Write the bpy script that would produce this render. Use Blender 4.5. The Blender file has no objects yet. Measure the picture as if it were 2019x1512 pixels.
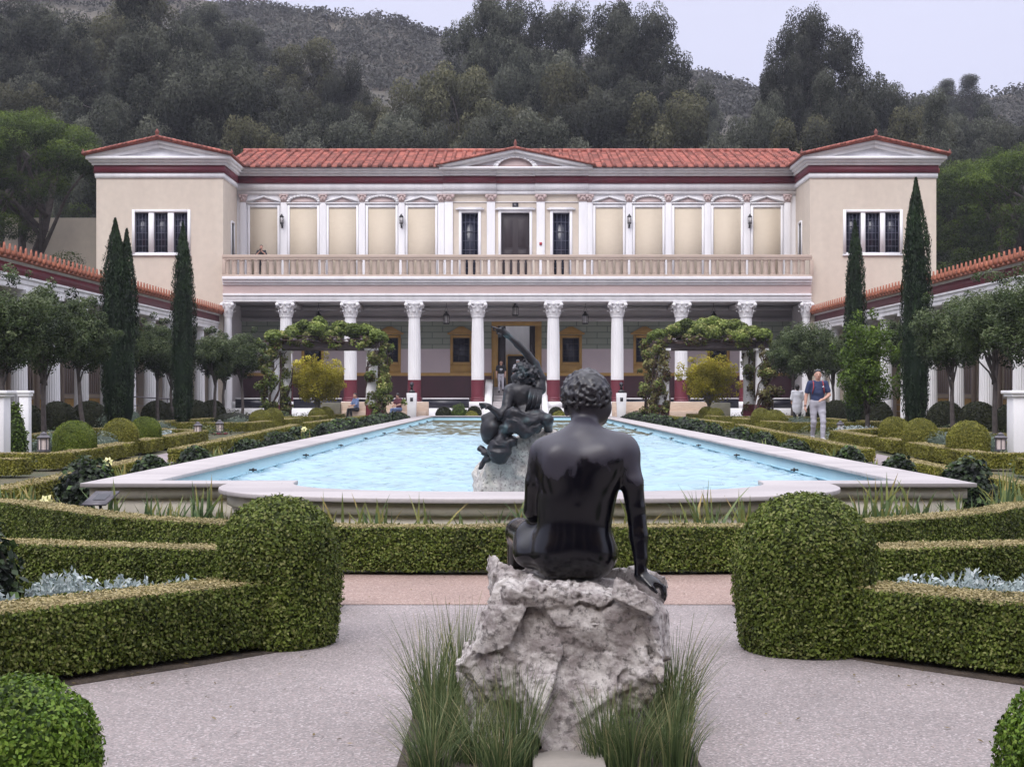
import bpy, math, random
import numpy as np
from mathutils import Vector, Matrix, Euler
PI = math.pi
R = math.radians
sc = bpy.context.scene
COL = sc.collection
# ------------------------------------------------------------------ camera
F = 2950.0; CX = 1009.5; HY = 784.0; CZ = 1.45        # pixels of the 2019 px wide photograph, camera height
cam = bpy.data.cameras.new("camera"); camo = bpy.data.objects.new("camera", cam); COL.objects.link(camo)
cam.sensor_width = 36; cam.lens = 36 * F / 2019; cam.shift_y = (HY - 756) / 2019
cam.clip_start = .1; cam.clip_end = 6000
camo.location = (0, 0, CZ); camo.rotation_euler = (R(90), 0, 0)
sc.camera = camo
# ------------------------------------------------------------------ sky and sun (overcast)
w = bpy.data.worlds.new("World"); sc.world = w; w.use_nodes = True
nt = w.node_tree; N = nt.nodes; L = nt.links; N.clear()
out = N.new('ShaderNodeOutputWorld'); bg = N.new('ShaderNodeBackground'); L.new(bg.outputs[0], out.inputs[0])
sky = N.new('ShaderNodeTexSky'); sky.sky_type = 'NISHITA'; sky.sun_disc = False
sky.sun_elevation = R(52); sky.sun_rotation = R(200); sky.air_density = 1; sky.dust_density = 4
tc = N.new('ShaderNodeTexCoord'); sep = N.new('ShaderNodeSeparateXYZ'); L.new(tc.outputs['Generated'], sep.inputs[0])
ramp = N.new('ShaderNodeValToRGB'); L.new(sep.outputs[2], ramp.inputs[0])
e = ramp.color_ramp.elements
e[0].position = 0; e[0].color = (4.8, 4.9, 6.5, 1)
e[1].position = 1; e[1].color = (19.0, 19.0, 20.5, 1)
k = e.new(.10); k.color = (5.0, 5.1, 6.6, 1)
k = e.new(.33); k.color = (5.5, 5.55, 6.9, 1)
k = e.new(.55); k.color = (11.5, 11.5, 12.8, 1)
nz = N.new('ShaderNodeTexNoise'); nz.inputs['Scale'].default_value = 2.2; nz.inputs['Detail'].default_value = 5
mp = N.new('ShaderNodeMapping'); mp.inputs['Scale'].default_value = (1, 1, 3.5)
L.new(tc.outputs['Generated'], mp.inputs[0]); L.new(mp.outputs[0], nz.inputs['Vector'])
cr = N.new('ShaderNodeMapRange'); cr.inputs[1].default_value = .3; cr.inputs[2].default_value = .7; cr.inputs[3].default_value = .95; cr.inputs[4].default_value = 1.05
L.new(nz.outputs[0], cr.inputs[0])
mul = N.new('ShaderNodeVectorMath'); mul.operation = 'SCALE'; L.new(ramp.outputs[0], mul.inputs[0]); L.new(cr.outputs[0], mul.inputs[3])
mx = N.new('ShaderNodeMix'); mx.data_type = 'RGBA'; mx.inputs[0].default_value = .93
L.new(sky.outputs[0], mx.inputs[6]); L.new(mul.outputs[0], mx.inputs[7])
L.new(mx.outputs[2], bg.inputs[0]); bg.inputs[1].default_value = .1
sun = bpy.data.lights.new("sun", 'SUN'); suno = bpy.data.objects.new("sun", sun); COL.objects.link(suno)
sun.energy = 1.35; sun.angle = R(35); sun.color = (1, .965, .95)
suno.rotation_euler = (R(42), 0, R(-25))     # from behind the camera, high
sc.view_settings.view_transform = 'Standard'; sc.view_settings.look = 'None'
sc.view_settings.exposure = 0.55; sc.view_settings.gamma = 1
sc.cycles.max_bounces = 6; sc.cycles.transparent_max_bounces = 12; sc.cycles.diffuse_bounces = 4; sc.cycles.glossy_bounces = 3
sc.cycles.use_denoising = True
sc.cycles.sample_clamp_indirect = 4
# ------------------------------------------------------------------ measuring helpers
def X(px, Y): return (px - CX) * Y / F
def Z(py, Y): return CZ - (py - HY) * Y / F
def gz(y): return np.clip((np.asarray(y, float) - 16) * .012, 0, .36)
def G(y): return float(gz(y))
AX = .18
# ------------------------------------------------------------------ materials
MATS = {}
def _mix(nt, fac, a, b, mode='MIX'):
    m = nt.nodes.new('ShaderNodeMix'); m.data_type = 'RGBA'; m.blend_type = mode
    for sock, v in ((m.inputs[0], fac), (m.inputs[6], a), (m.inputs[7], b)):
        if hasattr(v, 'links') or isinstance(v, bpy.types.NodeSocket): nt.links.new(v, sock)
        else: sock.default_value = v if not isinstance(v, tuple) else (*v[:3], 1)
    return m.outputs[2]
def _noise(nt, vec, scale, detail=4, rough=.55):
    n = nt.nodes.new('ShaderNodeTexNoise'); n.inputs['Scale'].default_value = scale
    n.inputs['Detail'].default_value = detail; n.inputs['Roughness'].default_value = rough
    nt.links.new(vec, n.inputs['Vector']); return n.outputs[0]
def _rng(nt, v, a, b, c, d):
    m = nt.nodes.new('ShaderNodeMapRange'); nt.links.new(v, m.inputs[0])
    for i, x in enumerate((a, b, c, d)): m.inputs[i + 1].default_value = x
    return m.outputs[0]
def new_mat(name):
    m = bpy.data.materials.new(name); m.use_nodes = True
    nt = m.node_tree; nt.nodes.clear()
    o = nt.nodes.new('ShaderNodeOutputMaterial'); b = nt.nodes.new('ShaderNodeBsdfPrincipled')
    nt.links.new(b.outputs[0], o.inputs[0])
    t = nt.nodes.new('ShaderNodeTexCoord')
    return m, nt, b, t.outputs['Object'], o
def mat(name, c1, c2=None, scale=3, rough=.65, bump=0, bscale=60, metal=0, rnd=0, lo=.35, hi=.65, detail=5, streak=None, fine=0, fscale=200, coat=0, spec=None, rrange=None):
    m, nt, b, v, o = new_mat(name)
    c2 = c2 or tuple(x * .86 for x in c1)
    vec = v
    if streak:
        mp = nt.nodes.new('ShaderNodeMapping'); mp.inputs['Scale'].default_value = streak; nt.links.new(v, mp.inputs[0]); vec = mp.outputs[0]
    n = _noise(nt, vec, scale, detail)
    f = _rng(nt, n, lo, hi, 0, 1)
    c = _mix(nt, f, c1, c2)
    if fine:
        n2 = _noise(nt, v, fscale, 2)
        g = _rng(nt, n2, .3, .7, 1 - fine, 1 + fine)
        vm = nt.nodes.new('ShaderNodeVectorMath'); vm.operation = 'SCALE'; nt.links.new(c, vm.inputs[0]); nt.links.new(g, vm.inputs[3]); c = vm.outputs[0]
    if rnd:
        a = nt.nodes.new('ShaderNodeAttribute'); a.attribute_name = 'rnd'
        g = _rng(nt, a.outputs['Fac'], 0, 1, 1 - rnd, 1 + rnd)
        vm = nt.nodes.new('ShaderNodeVectorMath'); vm.operation = 'SCALE'; nt.links.new(c, vm.inputs[0]); nt.links.new(g, vm.inputs[3]); c = vm.outputs[0]
    nt.links.new(c, b.inputs['Base Color'])
    b.inputs['Roughness'].default_value = rough; b.inputs['Metallic'].default_value = metal
    if rrange: nt.links.new(_rng(nt, n, lo, hi, *rrange), b.inputs['Roughness'])
    if spec is not None: b.inputs['Specular IOR Level'].default_value = spec
    if coat: b.inputs['Coat Weight'].default_value = coat; b.inputs['Coat Roughness'].default_value = .2
    if bump:
        bp = nt.nodes.new('ShaderNodeBump'); bp.inputs['Strength'].default_value = 1; bp.inputs['Distance'].default_value = bump
        nt.links.new(_noise(nt, v, bscale, 4), bp.inputs['Height']); nt.links.new(bp.outputs[0], b.inputs['Normal'])
    MATS[name] = m; return m
def leafmat(name, cols, scale=2.0, rough=.55, trans=.25, patch=.35, objr=0):
    """leaf colour from the per-leaf 'rnd' attribute, with soft patches of tone"""
    m, nt, b, v, o = new_mat(name)
    a = nt.nodes.new('ShaderNodeAttribute'); a.attribute_name = 'rnd'
    r = nt.nodes.new('ShaderNodeValToRGB'); nt.links.new(a.outputs['Fac'], r.inputs[0])
    el = r.color_ramp.elements
    for i, c in enumerate(cols):
        p = i / (len(cols) - 1)
        if i == 0: el[0].color = (*c, 1); el[1].color = (*cols[-1], 1)
        elif i < len(cols) - 1: el.new(p).color = (*c, 1)
    g = _rng(nt, _noise(nt, v, scale, 3), .3, .7, 1 - patch, 1 + patch)
    if objr:
        oi = nt.nodes.new('ShaderNodeObjectInfo'); mm = nt.nodes.new('ShaderNodeMath'); mm.operation = 'MULTIPLY'
        nt.links.new(g, mm.inputs[0]); nt.links.new(_rng(nt, oi.outputs['Random'], 0, 1, 1 - objr, 1 + objr), mm.inputs[1]); g = mm.outputs[0]
    vm = nt.nodes.new('ShaderNodeVectorMath'); vm.operation = 'SCALE'; nt.links.new(r.outputs[0], vm.inputs[0]); nt.links.new(g, vm.inputs[3])
    nt.links.new(vm.outputs[0], b.inputs['Base Color']); b.inputs['Roughness'].default_value = rough
    b.inputs['Specular IOR Level'].default_value = .2
    tr = nt.nodes.new('ShaderNodeBsdfTranslucent'); nt.links.new(vm.outputs[0], tr.inputs[0])
    ms = nt.nodes.new('ShaderNodeMixShader'); ms.inputs[0].default_value = trans
    nt.links.new(b.outputs[0], ms.inputs[1]); nt.links.new(tr.outputs[0], ms.inputs[2]); nt.links.new(ms.outputs[0], o.inputs[0])
    MATS[name] = m; return m
# ------------------------------------------------------------------ mesh builder
class MB:
    def __init__(s): s.V = []; s.n = 0; s.loops = []; s.sizes = []; s.rnd = []
    def add(s, V, Fc, rnd=.5):
        V = np.asarray(V, float).reshape(-1, 3)
        if isinstance(Fc, np.ndarray):
            s.loops.append((Fc + s.n).ravel()); s.sizes.append(np.full(len(Fc), Fc.shape[1])); k = len(Fc)
        else:
            k = len(Fc)
            s.loops.append(np.array([i + s.n for f in Fc for i in f], int)); s.sizes.append(np.array([len(f) for f in Fc], int))
        s.rnd.append(np.full(k, rnd) if np.isscalar(rnd) else np.asarray(rnd, float))
        s.V.append(V); s.n += len(V); return s
    def box(s, x0, x1, y0, y1, z0, z1, rnd=.5):
        V = [(x, y, z) for z in (z0, z1) for y in (y0, y1) for x in (x0, x1)]
        return s.add(V, [(0, 2, 3, 1), (4, 5, 7, 6), (0, 1, 5, 4), (2, 6, 7, 3), (0, 4, 6, 2), (1, 3, 7, 5)], rnd)
    def prism(s, pts, y0, y1, rnd=.5):
        """outline in x,z extruded along y (counterclockwise seen from -y)"""
        n = len(pts); V = [(x, y0, z) for x, z in pts] + [(x, y1, z) for x, z in pts]
        Fc = [tuple(range(n)), tuple(range(2 * n - 1, n - 1, -1))] + [(i, i + n, (i + 1) % n + n, (i + 1) % n) for i in range(n)]
        return s.add(V, Fc, rnd)
    def prismz(s, pts, z0, z1, rnd=.5):
        n = len(pts)
        z0 = z0 if hasattr(z0, '__len__') else [z0] * n; z1 = z1 if hasattr(z1, '__len__') else [z1] * n
        V = [(p[0], p[1], z) for p, z in zip(pts, z0)] + [(p[0], p[1], z) for p, z in zip(pts, z1)]
        Fc = [tuple(range(n - 1, -1, -1)), tuple(range(n, 2 * n))] + [(i, (i + 1) % n, (i + 1) % n + n, i + n) for i in range(n)]
        return s.add(V, Fc, rnd)
    def tube(s, P, r, seg=8, rnd=.5, cap=True):
        P = np.asarray(P, float); n = len(P); r = np.broadcast_to(r, (n,))
        T = np.gradient(P, axis=0); T /= np.linalg.norm(T, axis=1)[:, None] + 1e-9
        up = np.array([0, 0, 1.]) if abs(T[0][2]) < .9 else np.array([1., 0, 0])
        V = []
        for i in range(n):
            a = np.cross(T[i], up); a /= np.linalg.norm(a) + 1e-9; b = np.cross(T[i], a); up = -b if False else up
            for k in range(seg):
                t = 2 * PI * k / seg; V.append(P[i] + r[i] * (math.cos(t) * a + math.sin(t) * b))
        Fc = [(i * seg + k, i * seg + (k + 1) % seg, (i + 1) * seg + (k + 1) % seg, (i + 1) * seg + k) for i in range(n - 1) for k in range(seg)]
        if cap: Fc += [tuple(range(seg - 1, -1, -1)), tuple(range((n - 1) * seg, n * seg))]
        return s.add(V, Fc, rnd)
    def lathe(s, prof, c=(0, 0, 0), seg=24, rnd=.5, flute=0, fn=0, rot=0):
        """prof: list of (radius, z)"""
        V = []
        for r, z in prof:
            for k in range(seg):
                t = 2 * PI * k / seg + rot; rr = r
                if flute and fn: rr = r - flute * abs(math.sin(t * fn / 2)) ** .6
                V.append((c[0] + rr * math.cos(t), c[1] + rr * math.sin(t), c[2] + z))
        n = len(prof)
        Fc = [(i * seg + k, i * seg + (k + 1) % seg, (i + 1) * seg + (k + 1) % seg, (i + 1) * seg + k) for i in range(n - 1) for k in range(seg)]
        Fc += [tuple(range(seg - 1, -1, -1)), tuple(range((n - 1) * seg, n * seg))]
        return s.add(V, Fc, rnd)
    def ell(s, c, r, seg=12, rings=8, rnd=.5):
        V = []; 
        for i in range(rings + 1):
            p = PI * i / rings
            for k in range(seg):
                t = 2 * PI * k / seg; V.append((c[0] + r[0] * math.sin(p) * math.cos(t), c[1] + r[1] * math.sin(p) * math.sin(t), c[2] - r[2] * math.cos(p)))
        Fc = [(i * seg + k, i * seg + (k + 1) % seg, (i + 1) * seg + (k + 1) % seg, (i + 1) * seg + k) for i in range(rings) for k in range(seg)]
        return s.add(V, Fc, rnd)
    def wall(s, x0, x1, z0, z1, y0, y1, holes=(), axis='y'):
        """slab between y0 (front) and y1 with rectangular holes (hx0,hx1,hz0,hz1) that go right through"""
        xs = sorted({x0, x1, *[h[0] for h in holes], *[h[1] for h in holes]}); zs = sorted({z0, z1, *[h[2] for h in holes], *[h[3] for h in holes]})
        xs = [x for x in xs if x0 <= x <= x1]; zs = [z for z in zs if z0 <= z <= z1]
        def hole(i, j):
            if i < 0 or j < 0 or i >= len(xs) - 1 or j >= len(zs) - 1: return True
            cx = (xs[i] + xs[i + 1]) / 2; cz = (zs[j] + zs[j + 1]) / 2
            return any(h[0] < cx < h[1] and h[2] < cz < h[3] for h in holes)
        def P(x, y, z): return (x, y, z) if axis == 'y' else (y, x, z)
        for i in range(len(xs) - 1):
            for j in range(len(zs) - 1):
                if hole(i, j): continue
                a, b, c, d = xs[i], xs[i + 1], zs[j], zs[j + 1]
                q = [[P(a, y0, c), P(b, y0, c), P(b, y0, d), P(a, y0, d)], [P(b, y1, c), P(a, y1, c), P(a, y1, d), P(b, y1, d)]]
                if hole(i - 1, j): q.append([P(a, y1, c), P(a, y0, c), P(a, y0, d), P(a, y1, d)])
                if hole(i + 1, j): q.append([P(b, y0, c), P(b, y1, c), P(b, y1, d), P(b, y0, d)])
                if hole(i, j - 1): q.append([P(a, y1, c), P(b, y1, c), P(b, y0, c), P(a, y0, c)])
                if hole(i, j + 1): q.append([P(a, y0, d), P(b, y0, d), P(b, y1, d), P(a, y1, d)])
                for f in q: s.add(f, [(0, 1, 2, 3)])
        return s
    def xform(s, M):
        A = np.array(M)
        s.V = [v @ A[:3, :3].T + A[:3, 3] for v in s.V]; return s
    def build(s, name, m, parent=None, org=(0, 0, 0), smooth=False, bevel=0, auto=None):
        V = np.concatenate(s.V) - np.asarray(org, float) if s.V else np.zeros((0, 3))
        loops = np.concatenate(s.loops); sizes = np.concatenate(s.sizes); rnd = np.concatenate(s.rnd)
        me = bpy.data.meshes.new(name)
        me.vertices.add(len(V)); me.vertices.foreach_set('co', V.astype(np.float32).ravel())
        me.loops.add(len(loops)); me.loops.foreach_set('vertex_index', loops.astype(np.int32))
        me.polygons.add(len(sizes)); st = np.concatenate([[0], np.cumsum(sizes)[:-1]])
        me.polygons.foreach_set('loop_start', st.astype(np.int32))
        if smooth: me.polygons.foreach_set('use_smooth', np.ones(len(sizes), bool))
        a = me.attributes.new('rnd', 'FLOAT', 'FACE'); a.data.foreach_set('value', rnd.astype(np.float32))
        me.update(calc_edges=True)
        if smooth and auto:
            try: me.set_sharp_from_angle(angle=R(auto))
            except Exception: pass
        for mm in (m if isinstance(m, (list, tuple)) else [m]): me.materials.append(mm)
        o = bpy.data.objects.new(name, me); COL.objects.link(o)
        if parent is not None: o.parent = parent
        if bevel:
            b = o.modifiers.new('bevel', 'BEVEL'); b.width = bevel; b.segments = 2; b.limit_method = 'ANGLE'
        return o
def tag(o, label=None, cat=None, group=None, kind=None):
    if label: o['label'] = label
    if cat: o['category'] = cat
    if group: o['group'] = group
    if kind: o['kind'] = kind
    return o
def thing(name, loc, label, cat, group=None, rz=0):
    o = bpy.data.objects.new(name, None); COL.objects.link(o); o.empty_display_size = .1
    o.location = loc; o.rotation_euler = (0, 0, rz); return tag(o, label, cat, group)
def copy_tree(o, parent=None):
    c = o.copy(); COL.objects.link(c)
    if parent is not None: c.parent = parent
    for ch in list(o.children): copy_tree(ch, c)
    return c
# ------------------------------------------------------------------ numpy value noise
_rs = np.random.RandomState(7); _LAT = _rs.rand(64, 64, 64)
def vnoise(P):
    P = np.asarray(P, float); i = np.floor(P).astype(int); f = P - i; f = f * f * (3 - 2 * f)
    r = 0
    for dx in (0, 1):
        for dy in (0, 1):
            for dz in (0, 1):
                wgt = (f[..., 0] if dx else 1 - f[..., 0]) * (f[..., 1] if dy else 1 - f[..., 1]) * (f[..., 2] if dz else 1 - f[..., 2])
                r = r + wgt * _LAT[(i[..., 0] + dx) % 64, (i[..., 1] + dy) % 64, (i[..., 2] + dz) % 64]
    return r * 2 - 1
def fbm(P, oct=4, g=.5):
    r = 0; a = 1; P = np.asarray(P, float)
    for o in range(oct): r = r + a * vnoise(P + 17.3 * o); a *= g; P = P * 2.03
    return r
# ------------------------------------------------------------------ signed distance bodies -> one continuous mesh
class SDF:
    """primitives blended with a smooth union, polygonised with surface nets"""
    def __init__(s): s.prims = []
    def cap(s, a, b, ra, rb=None, k=.03, op=0): s.prims.append(('c', np.array(a, float), np.array(b, float), ra, ra if rb is None else rb, k, op)); return s
    def ell(s, c, r, rot=(0, 0, 0), k=.03, op=0): s.prims.append(('e', np.array(c, float), np.array(r, float), np.array(Euler([R(x) for x in rot]).to_matrix().transposed()), None, k, op)); return s
    def chain(s, pts, rs, k=.03, op=0):
        for i in range(len(pts) - 1): s.cap(pts[i], pts[i + 1], rs[i], rs[i + 1], k if i == 0 else k * .3, op)
        return s
    def ev(s, prim, P):
        if prim[0] == 'c':
            _, a, b, ra, rb, k, op = prim; ab = b - a; t = np.clip(((P - a) @ ab) / (ab @ ab + 1e-12), 0, 1)
            return np.linalg.norm(P - a - t[..., None] * ab, axis=-1) - (ra + (rb - ra) * t)
        _, c, r, M, _, k, op = prim
        q = (P - c) @ M.T; k0 = np.linalg.norm(q / r, axis=-1); k1 = np.linalg.norm(q / (r * r), axis=-1) + 1e-9
        return k0 * (k0 - 1) / k1
    def bb(s, prim):
        if prim[0] == 'c':
            m = max(prim[3], prim[4]); return np.minimum(prim[1], prim[2]) - m, np.maximum(prim[1], prim[2]) + m
        m = prim[2].max(); return prim[1] - m, prim[1] + m
    def mesh(s, h, disp=None, infl=0, clip=None, pad=.02, smooth_it=0):
        lo = np.min([s.bb(p)[0] for p in s.prims if not p[6]], 0) - pad - infl - h * 2; hi = np.max([s.bb(p)[1] for p in s.prims if not p[6]], 0) + pad + infl + h * 2
        n = np.ceil((hi - lo) / h).astype(int) + 1
        ax = [lo[i] + np.arange(n[i]) * h for i in range(3)]
        D = np.full(n, 9.0)
        for p in s.prims:
            a, b = s.bb(p); k = p[5]; mrg = k + infl + h * 2.5 + pad
            i0 = np.clip(((a - mrg - lo) / h).astype(int), 0, n - 1); i1 = np.clip(np.ceil((b + mrg - lo) / h).astype(int) + 1, 1, n)
            sl = tuple(slice(i0[i], i1[i]) for i in range(3))
            P = np.stack(np.meshgrid(*[ax[i][sl[i]] for i in range(3)], indexing='ij'), -1)
            d = s.ev(p, P); o = D[sl]
            if p[6] == 0:
                hh = np.maximum(k - np.abs(o - d), 0) / k; D[sl] = np.minimum(o, d) - hh * hh * k * .25
            else:
                d = -d; hh = np.maximum(k - np.abs(o - d), 0) / k; D[sl] = np.maximum(o, d) + hh * hh * k * .25
        D -= infl
        if disp is not None or clip is not None:
            near = np.abs(D) < .25
            P = np.stack(np.meshgrid(*ax, indexing='ij'), -1)
            if disp is not None: D[near] += disp(P[near])
            if clip is not None: D = np.maximum(D, clip(P))
        return surfnet(D, lo, h)
def surfnet(D, lo, h):
    ins = D < 0; n = np.array(D.shape) - 1
    c = sum(ins[dx:dx + n[0], dy:dy + n[1], dz:dz + n[2]].astype(int) for dx in (0, 1) for dy in (0, 1) for dz in (0, 1))
    act = (c > 0) & (c < 8); ids = np.argwhere(act); idx = -np.ones(n, int); idx[act] = np.arange(len(ids))
    acc = np.zeros((len(ids), 3)); cnt = np.zeros(len(ids))
    for a in range(3):
        for u in (0, 1):
            for v in (0, 1):
                o0 = np.zeros(3, int); o0[(a + 1) % 3] = u; o0[(a + 2) % 3] = v; o1 = o0.copy(); o1[a] = 1
                p0 = ids + o0; p1 = ids + o1
                d0 = D[p0[:, 0], p0[:, 1], p0[:, 2]]; d1 = D[p1[:, 0], p1[:, 1], p1[:, 2]]
                cr = (d0 < 0) != (d1 < 0); t = np.where(cr, d0 / np.where(cr, d0 - d1, 1), 0)
                pos = o0 + t[:, None] * (o1 - o0); acc[cr] += pos[cr]; cnt[cr] += 1
    V = lo + h * (ids + acc / cnt[:, None])
    Q = []
    for a in range(3):
        b, c2 = (a + 1) % 3, (a + 2) % 3
        s0 = [slice(None)] * 3; s1 = [slice(None)] * 3; s0[a] = slice(0, -1); s1[a] = slice(1, None)
        i0 = ins[tuple(s0)]; i1 = ins[tuple(s1)]; e = np.argwhere(i0 != i1)
        e = e[(e[:, b] > 0) & (e[:, c2] > 0) & (e[:, b] < n[b]) & (e[:, c2] < n[c2])]
        fl = i0[e[:, 0], e[:, 1], e[:, 2]]
        def g(db, dc):
            q = e.copy(); q[:, b] -= db; q[:, c2] -= dc; return idx[q[:, 0], q[:, 1], q[:, 2]]
        q = np.stack([g(1, 1), g(0, 1), g(0, 0), g(1, 0)], 1)
        q[~fl] = q[~fl][:, ::-1]; Q.append(q)
    return V, np.concatenate(Q)
# ------------------------------------------------------------------ leaves
def leafquads(mb, C, Nn, size, rs, aspect=.55, jit=.6, up=None, rnd=None, bend=0):
    """rhombic leaves at C, roughly facing Nn (jit: how much they scatter); up: preferred long axis"""
    n = len(C); Nn = Nn + rs.normal(0, jit, (n, 3)); Nn /= np.linalg.norm(Nn, axis=1)[:, None] + 1e-9
    A = rs.normal(0, 1, (n, 3)) if up is None else (up if np.ndim(up) == 2 else np.tile(np.array(up, float), (n, 1))) + rs.normal(0, .35, (n, 3))
    A -= (A * Nn).sum(1)[:, None] * Nn; A /= np.linalg.norm(A, axis=1)[:, None] + 1e-9
    B = np.cross(Nn, A); s = size * rs.uniform(.65, 1.3, n) if np.isscalar(size) else size
    s = s[:, None]; w = s * aspect
    V = np.stack([C - A * s * .5, C + B * w * .5 + Nn * bend * s, C + A * s * .5, C - B * w * .5 + Nn * bend * s], 1).reshape(-1, 3)
    Fc = np.arange(4 * n).reshape(-1, 4)
    mb.add(V, Fc, rs.rand(n) if rnd is None else rnd); return mb
# ================================================================== materials of the setting
mat('path', (.27, .225, .23), (.22, .19, .20), scale=1.2, rough=.85, bump=.004, bscale=90)
m, nt, b, v, o = new_mat('aggregate')            # exposed aggregate paving: pale and dark chips
vo = nt.nodes.new('ShaderNodeTexVoronoi'); vo.inputs['Scale'].default_value = 105; nt.links.new(v, vo.inputs['Vector'])
rp = nt.nodes.new('ShaderNodeValToRGB'); nt.links.new(vo.outputs['Color'], rp.inputs[0])
el = rp.color_ramp.elements; el[0].color = (.17, .145, .145, 1); el[1].color = (.47, .42, .42, 1); el[1].position = .9
k = el.new(.45); k.color = (.262, .235, .232, 1); k = el.new(.7); k.color = (.31, .255, .25, 1)
big = _rng(nt, _noise(nt, v, .9, 5), .25, .75, .74, 1.0)
vm = nt.nodes.new('ShaderNodeVectorMath'); vm.operation = 'SCALE'; nt.links.new(rp.outputs[0], vm.inputs[0]); nt.links.new(big, vm.inputs[3])
nt.links.new(vm.outputs[0], b.inputs['Base Color']); b.inputs['Roughness'].default_value = .8
bp = nt.nodes.new('ShaderNodeBump'); bp.inputs['Distance'].default_value = .003; nt.links.new(vo.outputs['Distance'], bp.inputs['Height']); nt.links.new(bp.outputs[0], b.inputs['Normal'])
AGG = m
m2 = m.copy(); m2.name = 'aggregate_terracotta'
for n_ in m2.node_tree.nodes:
    if n_.type == 'VALTORGB':
        for q, c in zip(n_.color_ramp.elements, ((.19, .125, .11), (.31, .215, .185), (.36, .25, .21), (.50, .40, .35))): q.color = (*c, 1)
AGGT = m2
mat('soil', (.035, .026, .02), (.07, .052, .038), scale=9, rough=.95, bump=.03, bscale=25)
mat('bed', (.045, .055, .025), (.10, .085, .05), scale=2.5, rough=.95, bump=.03, bscale=12)
mat('stucco', (.625, .55, .46), (.57, .495, .415), scale=1.0, streak=(1.1, 1.1, .22), rough=.85, bump=.004, bscale=30, fine=.04, fscale=3, lo=.3, hi=.7)
mat('stucco_panel', (.60, .515, .40), (.57, .485, .38), scale=.8, rough=.85, bump=.003, bscale=30)
mat('white', (.81, .80, .81), (.71, .70, .715), scale=1.0, streak=(2.2, 2.2, .45), rough=.6, fine=.02, fscale=20)
mat('white_marble', (.82, .81, .82), (.68, .67, .70), scale=2.2, rough=.5)
mat('maroon', (.15, .021, .036), (.12, .018, .03), scale=1.5, rough=.5)
mat('maroon_dado', (.065, .018, .028), (.05, .014, .022), scale=1.5, rough=.45)
mat('pink', (.55, .43, .41), (.515, .405, .385), scale=1, rough=.8)
mat('tan', (.50, .40, .335), (.46, .365, .30), scale=1.2, rough=.75, fine=.03)
mat('ochre', (.47, .28, .075), (.40, .235, .07), scale=3, rough=.7)
mat('lilac', (.55, .46, .475), (.50, .42, .44), scale=1, rough=.7)
mat('grey', (.52, .49, .50), (.46, .44, .45), scale=1, rough=.8)
mat('black_stone', (.012, .013, .022), (.02, .02, .032), scale=2, rough=.35)
mat('dark', (.02, .015, .018), (.035, .025, .028), scale=4, rough=.6)
mat('door_wood', (.03, .019, .021), (.022, .014, .016), scale=2, rough=.45, streak=(6, 6, 1))
mat('bronze_dark', (.03, .03, .032), (.05, .05, .052), scale=4, rough=.45, metal=.3)
mat('lamp_glass', (.62, .60, .60), (.5, .48, .48), scale=10, rough=.3)
mat('tile', (.33, .105, .075), (.23, .068, .052), scale=1.4, rough=.75, rnd=.38, fine=.12, fscale=18)
mat('tile_orange', (.34, .12, .065), (.24, .075, .045), scale=2, rough=.75, rnd=.35, fine=.1, fscale=18)
mat('tile_dark', (.20, .065, .05), (.15, .05, .042), scale=4, rough=.8, rnd=.3)
mat('coping', (.43, .395, .395), (.33, .30, .305), scale=1.3, rough=.55, streak=(.4, 1, 1), fine=.05, fscale=30, bump=.002, bscale=20)
m = MATS['coping'].copy(); m.name = 'coping_slabs'; nt = m.node_tree; MATS['coping_slabs'] = m     # slab joints every 1.25 m
b = next(n for n in nt.nodes if n.type == 'BSDF_PRINCIPLED'); t_ = next(n for n in nt.nodes if n.type == 'TEX_COORD')
sp = nt.nodes.new('ShaderNodeSeparateXYZ'); nt.links.new(t_.outputs['Object'], sp.inputs[0])
md = nt.nodes.new('ShaderNodeMath'); md.operation = 'PINGPONG'; md.inputs[1].default_value = .625; nt.links.new(sp.outputs[1], md.inputs[0])
jf = _rng(nt, md.outputs[0], .004, .012, .55, 0)
c_ = b.inputs['Base Color'].links[0].from_socket; nt.links.new(_mix(nt, jf, c_, (.12, .11, .11)), b.inputs['Base Color'])
mat('pool_wall', (.66, .61, .51), (.55, .51, .44), scale=2.2, rough=.85, bump=.004, bscale=18, fine=.06, fscale=12)
mat('pool_paint', (.46, .74, .86), (.40, .68, .82), scale=1.4, rough=.5)
mat('pool_floor', (.42, .76, .92), (.52, .82, .93), scale=1.0, rough=.5)
mat('red_plastic', (.45, .03, .04), rough=.4)
m, nt, b, v, o = new_mat('green_blocks')
br = nt.nodes.new('ShaderNodeTexBrick'); br.inputs['Color1'].default_value = (.22, .25, .20, 1); br.inputs['Color2'].default_value = (.26, .285, .23, 1)
br.inputs['Mortar'].default_value = (.11, .13, .11, 1); br.inputs['Scale'].default_value = 1; br.inputs['Mortar Size'].default_value = .025
br.inputs['Brick Width'].default_value = 1.15; br.inputs['Row Height'].default_value = .34
mp = nt.nodes.new('ShaderNodeMapping'); mp.inputs['Rotation'].default_value = (R(90), 0, 0); nt.links.new(v, mp.inputs[0]); nt.links.new(mp.outputs[0], br.inputs[0])
nt.links.new(br.outputs[0], b.inputs['Base Color']); b.inputs['Roughness'].default_value = .7; MATS['green_blocks'] = m
m, nt, b, v, o = new_mat('panel_blocks')
br = nt.nodes.new('ShaderNodeTexBrick'); br.inputs['Color1'].default_value = (.60, .52, .405, 1); br.inputs['Color2'].default_value = (.575, .495, .385, 1)
br.inputs['Mortar'].default_value = (.47, .40, .32, 1); br.inputs['Mortar Size'].default_value = .02; br.inputs['Brick Width'].default_value = .9; br.inputs['Row Height'].default_value = .3
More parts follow.
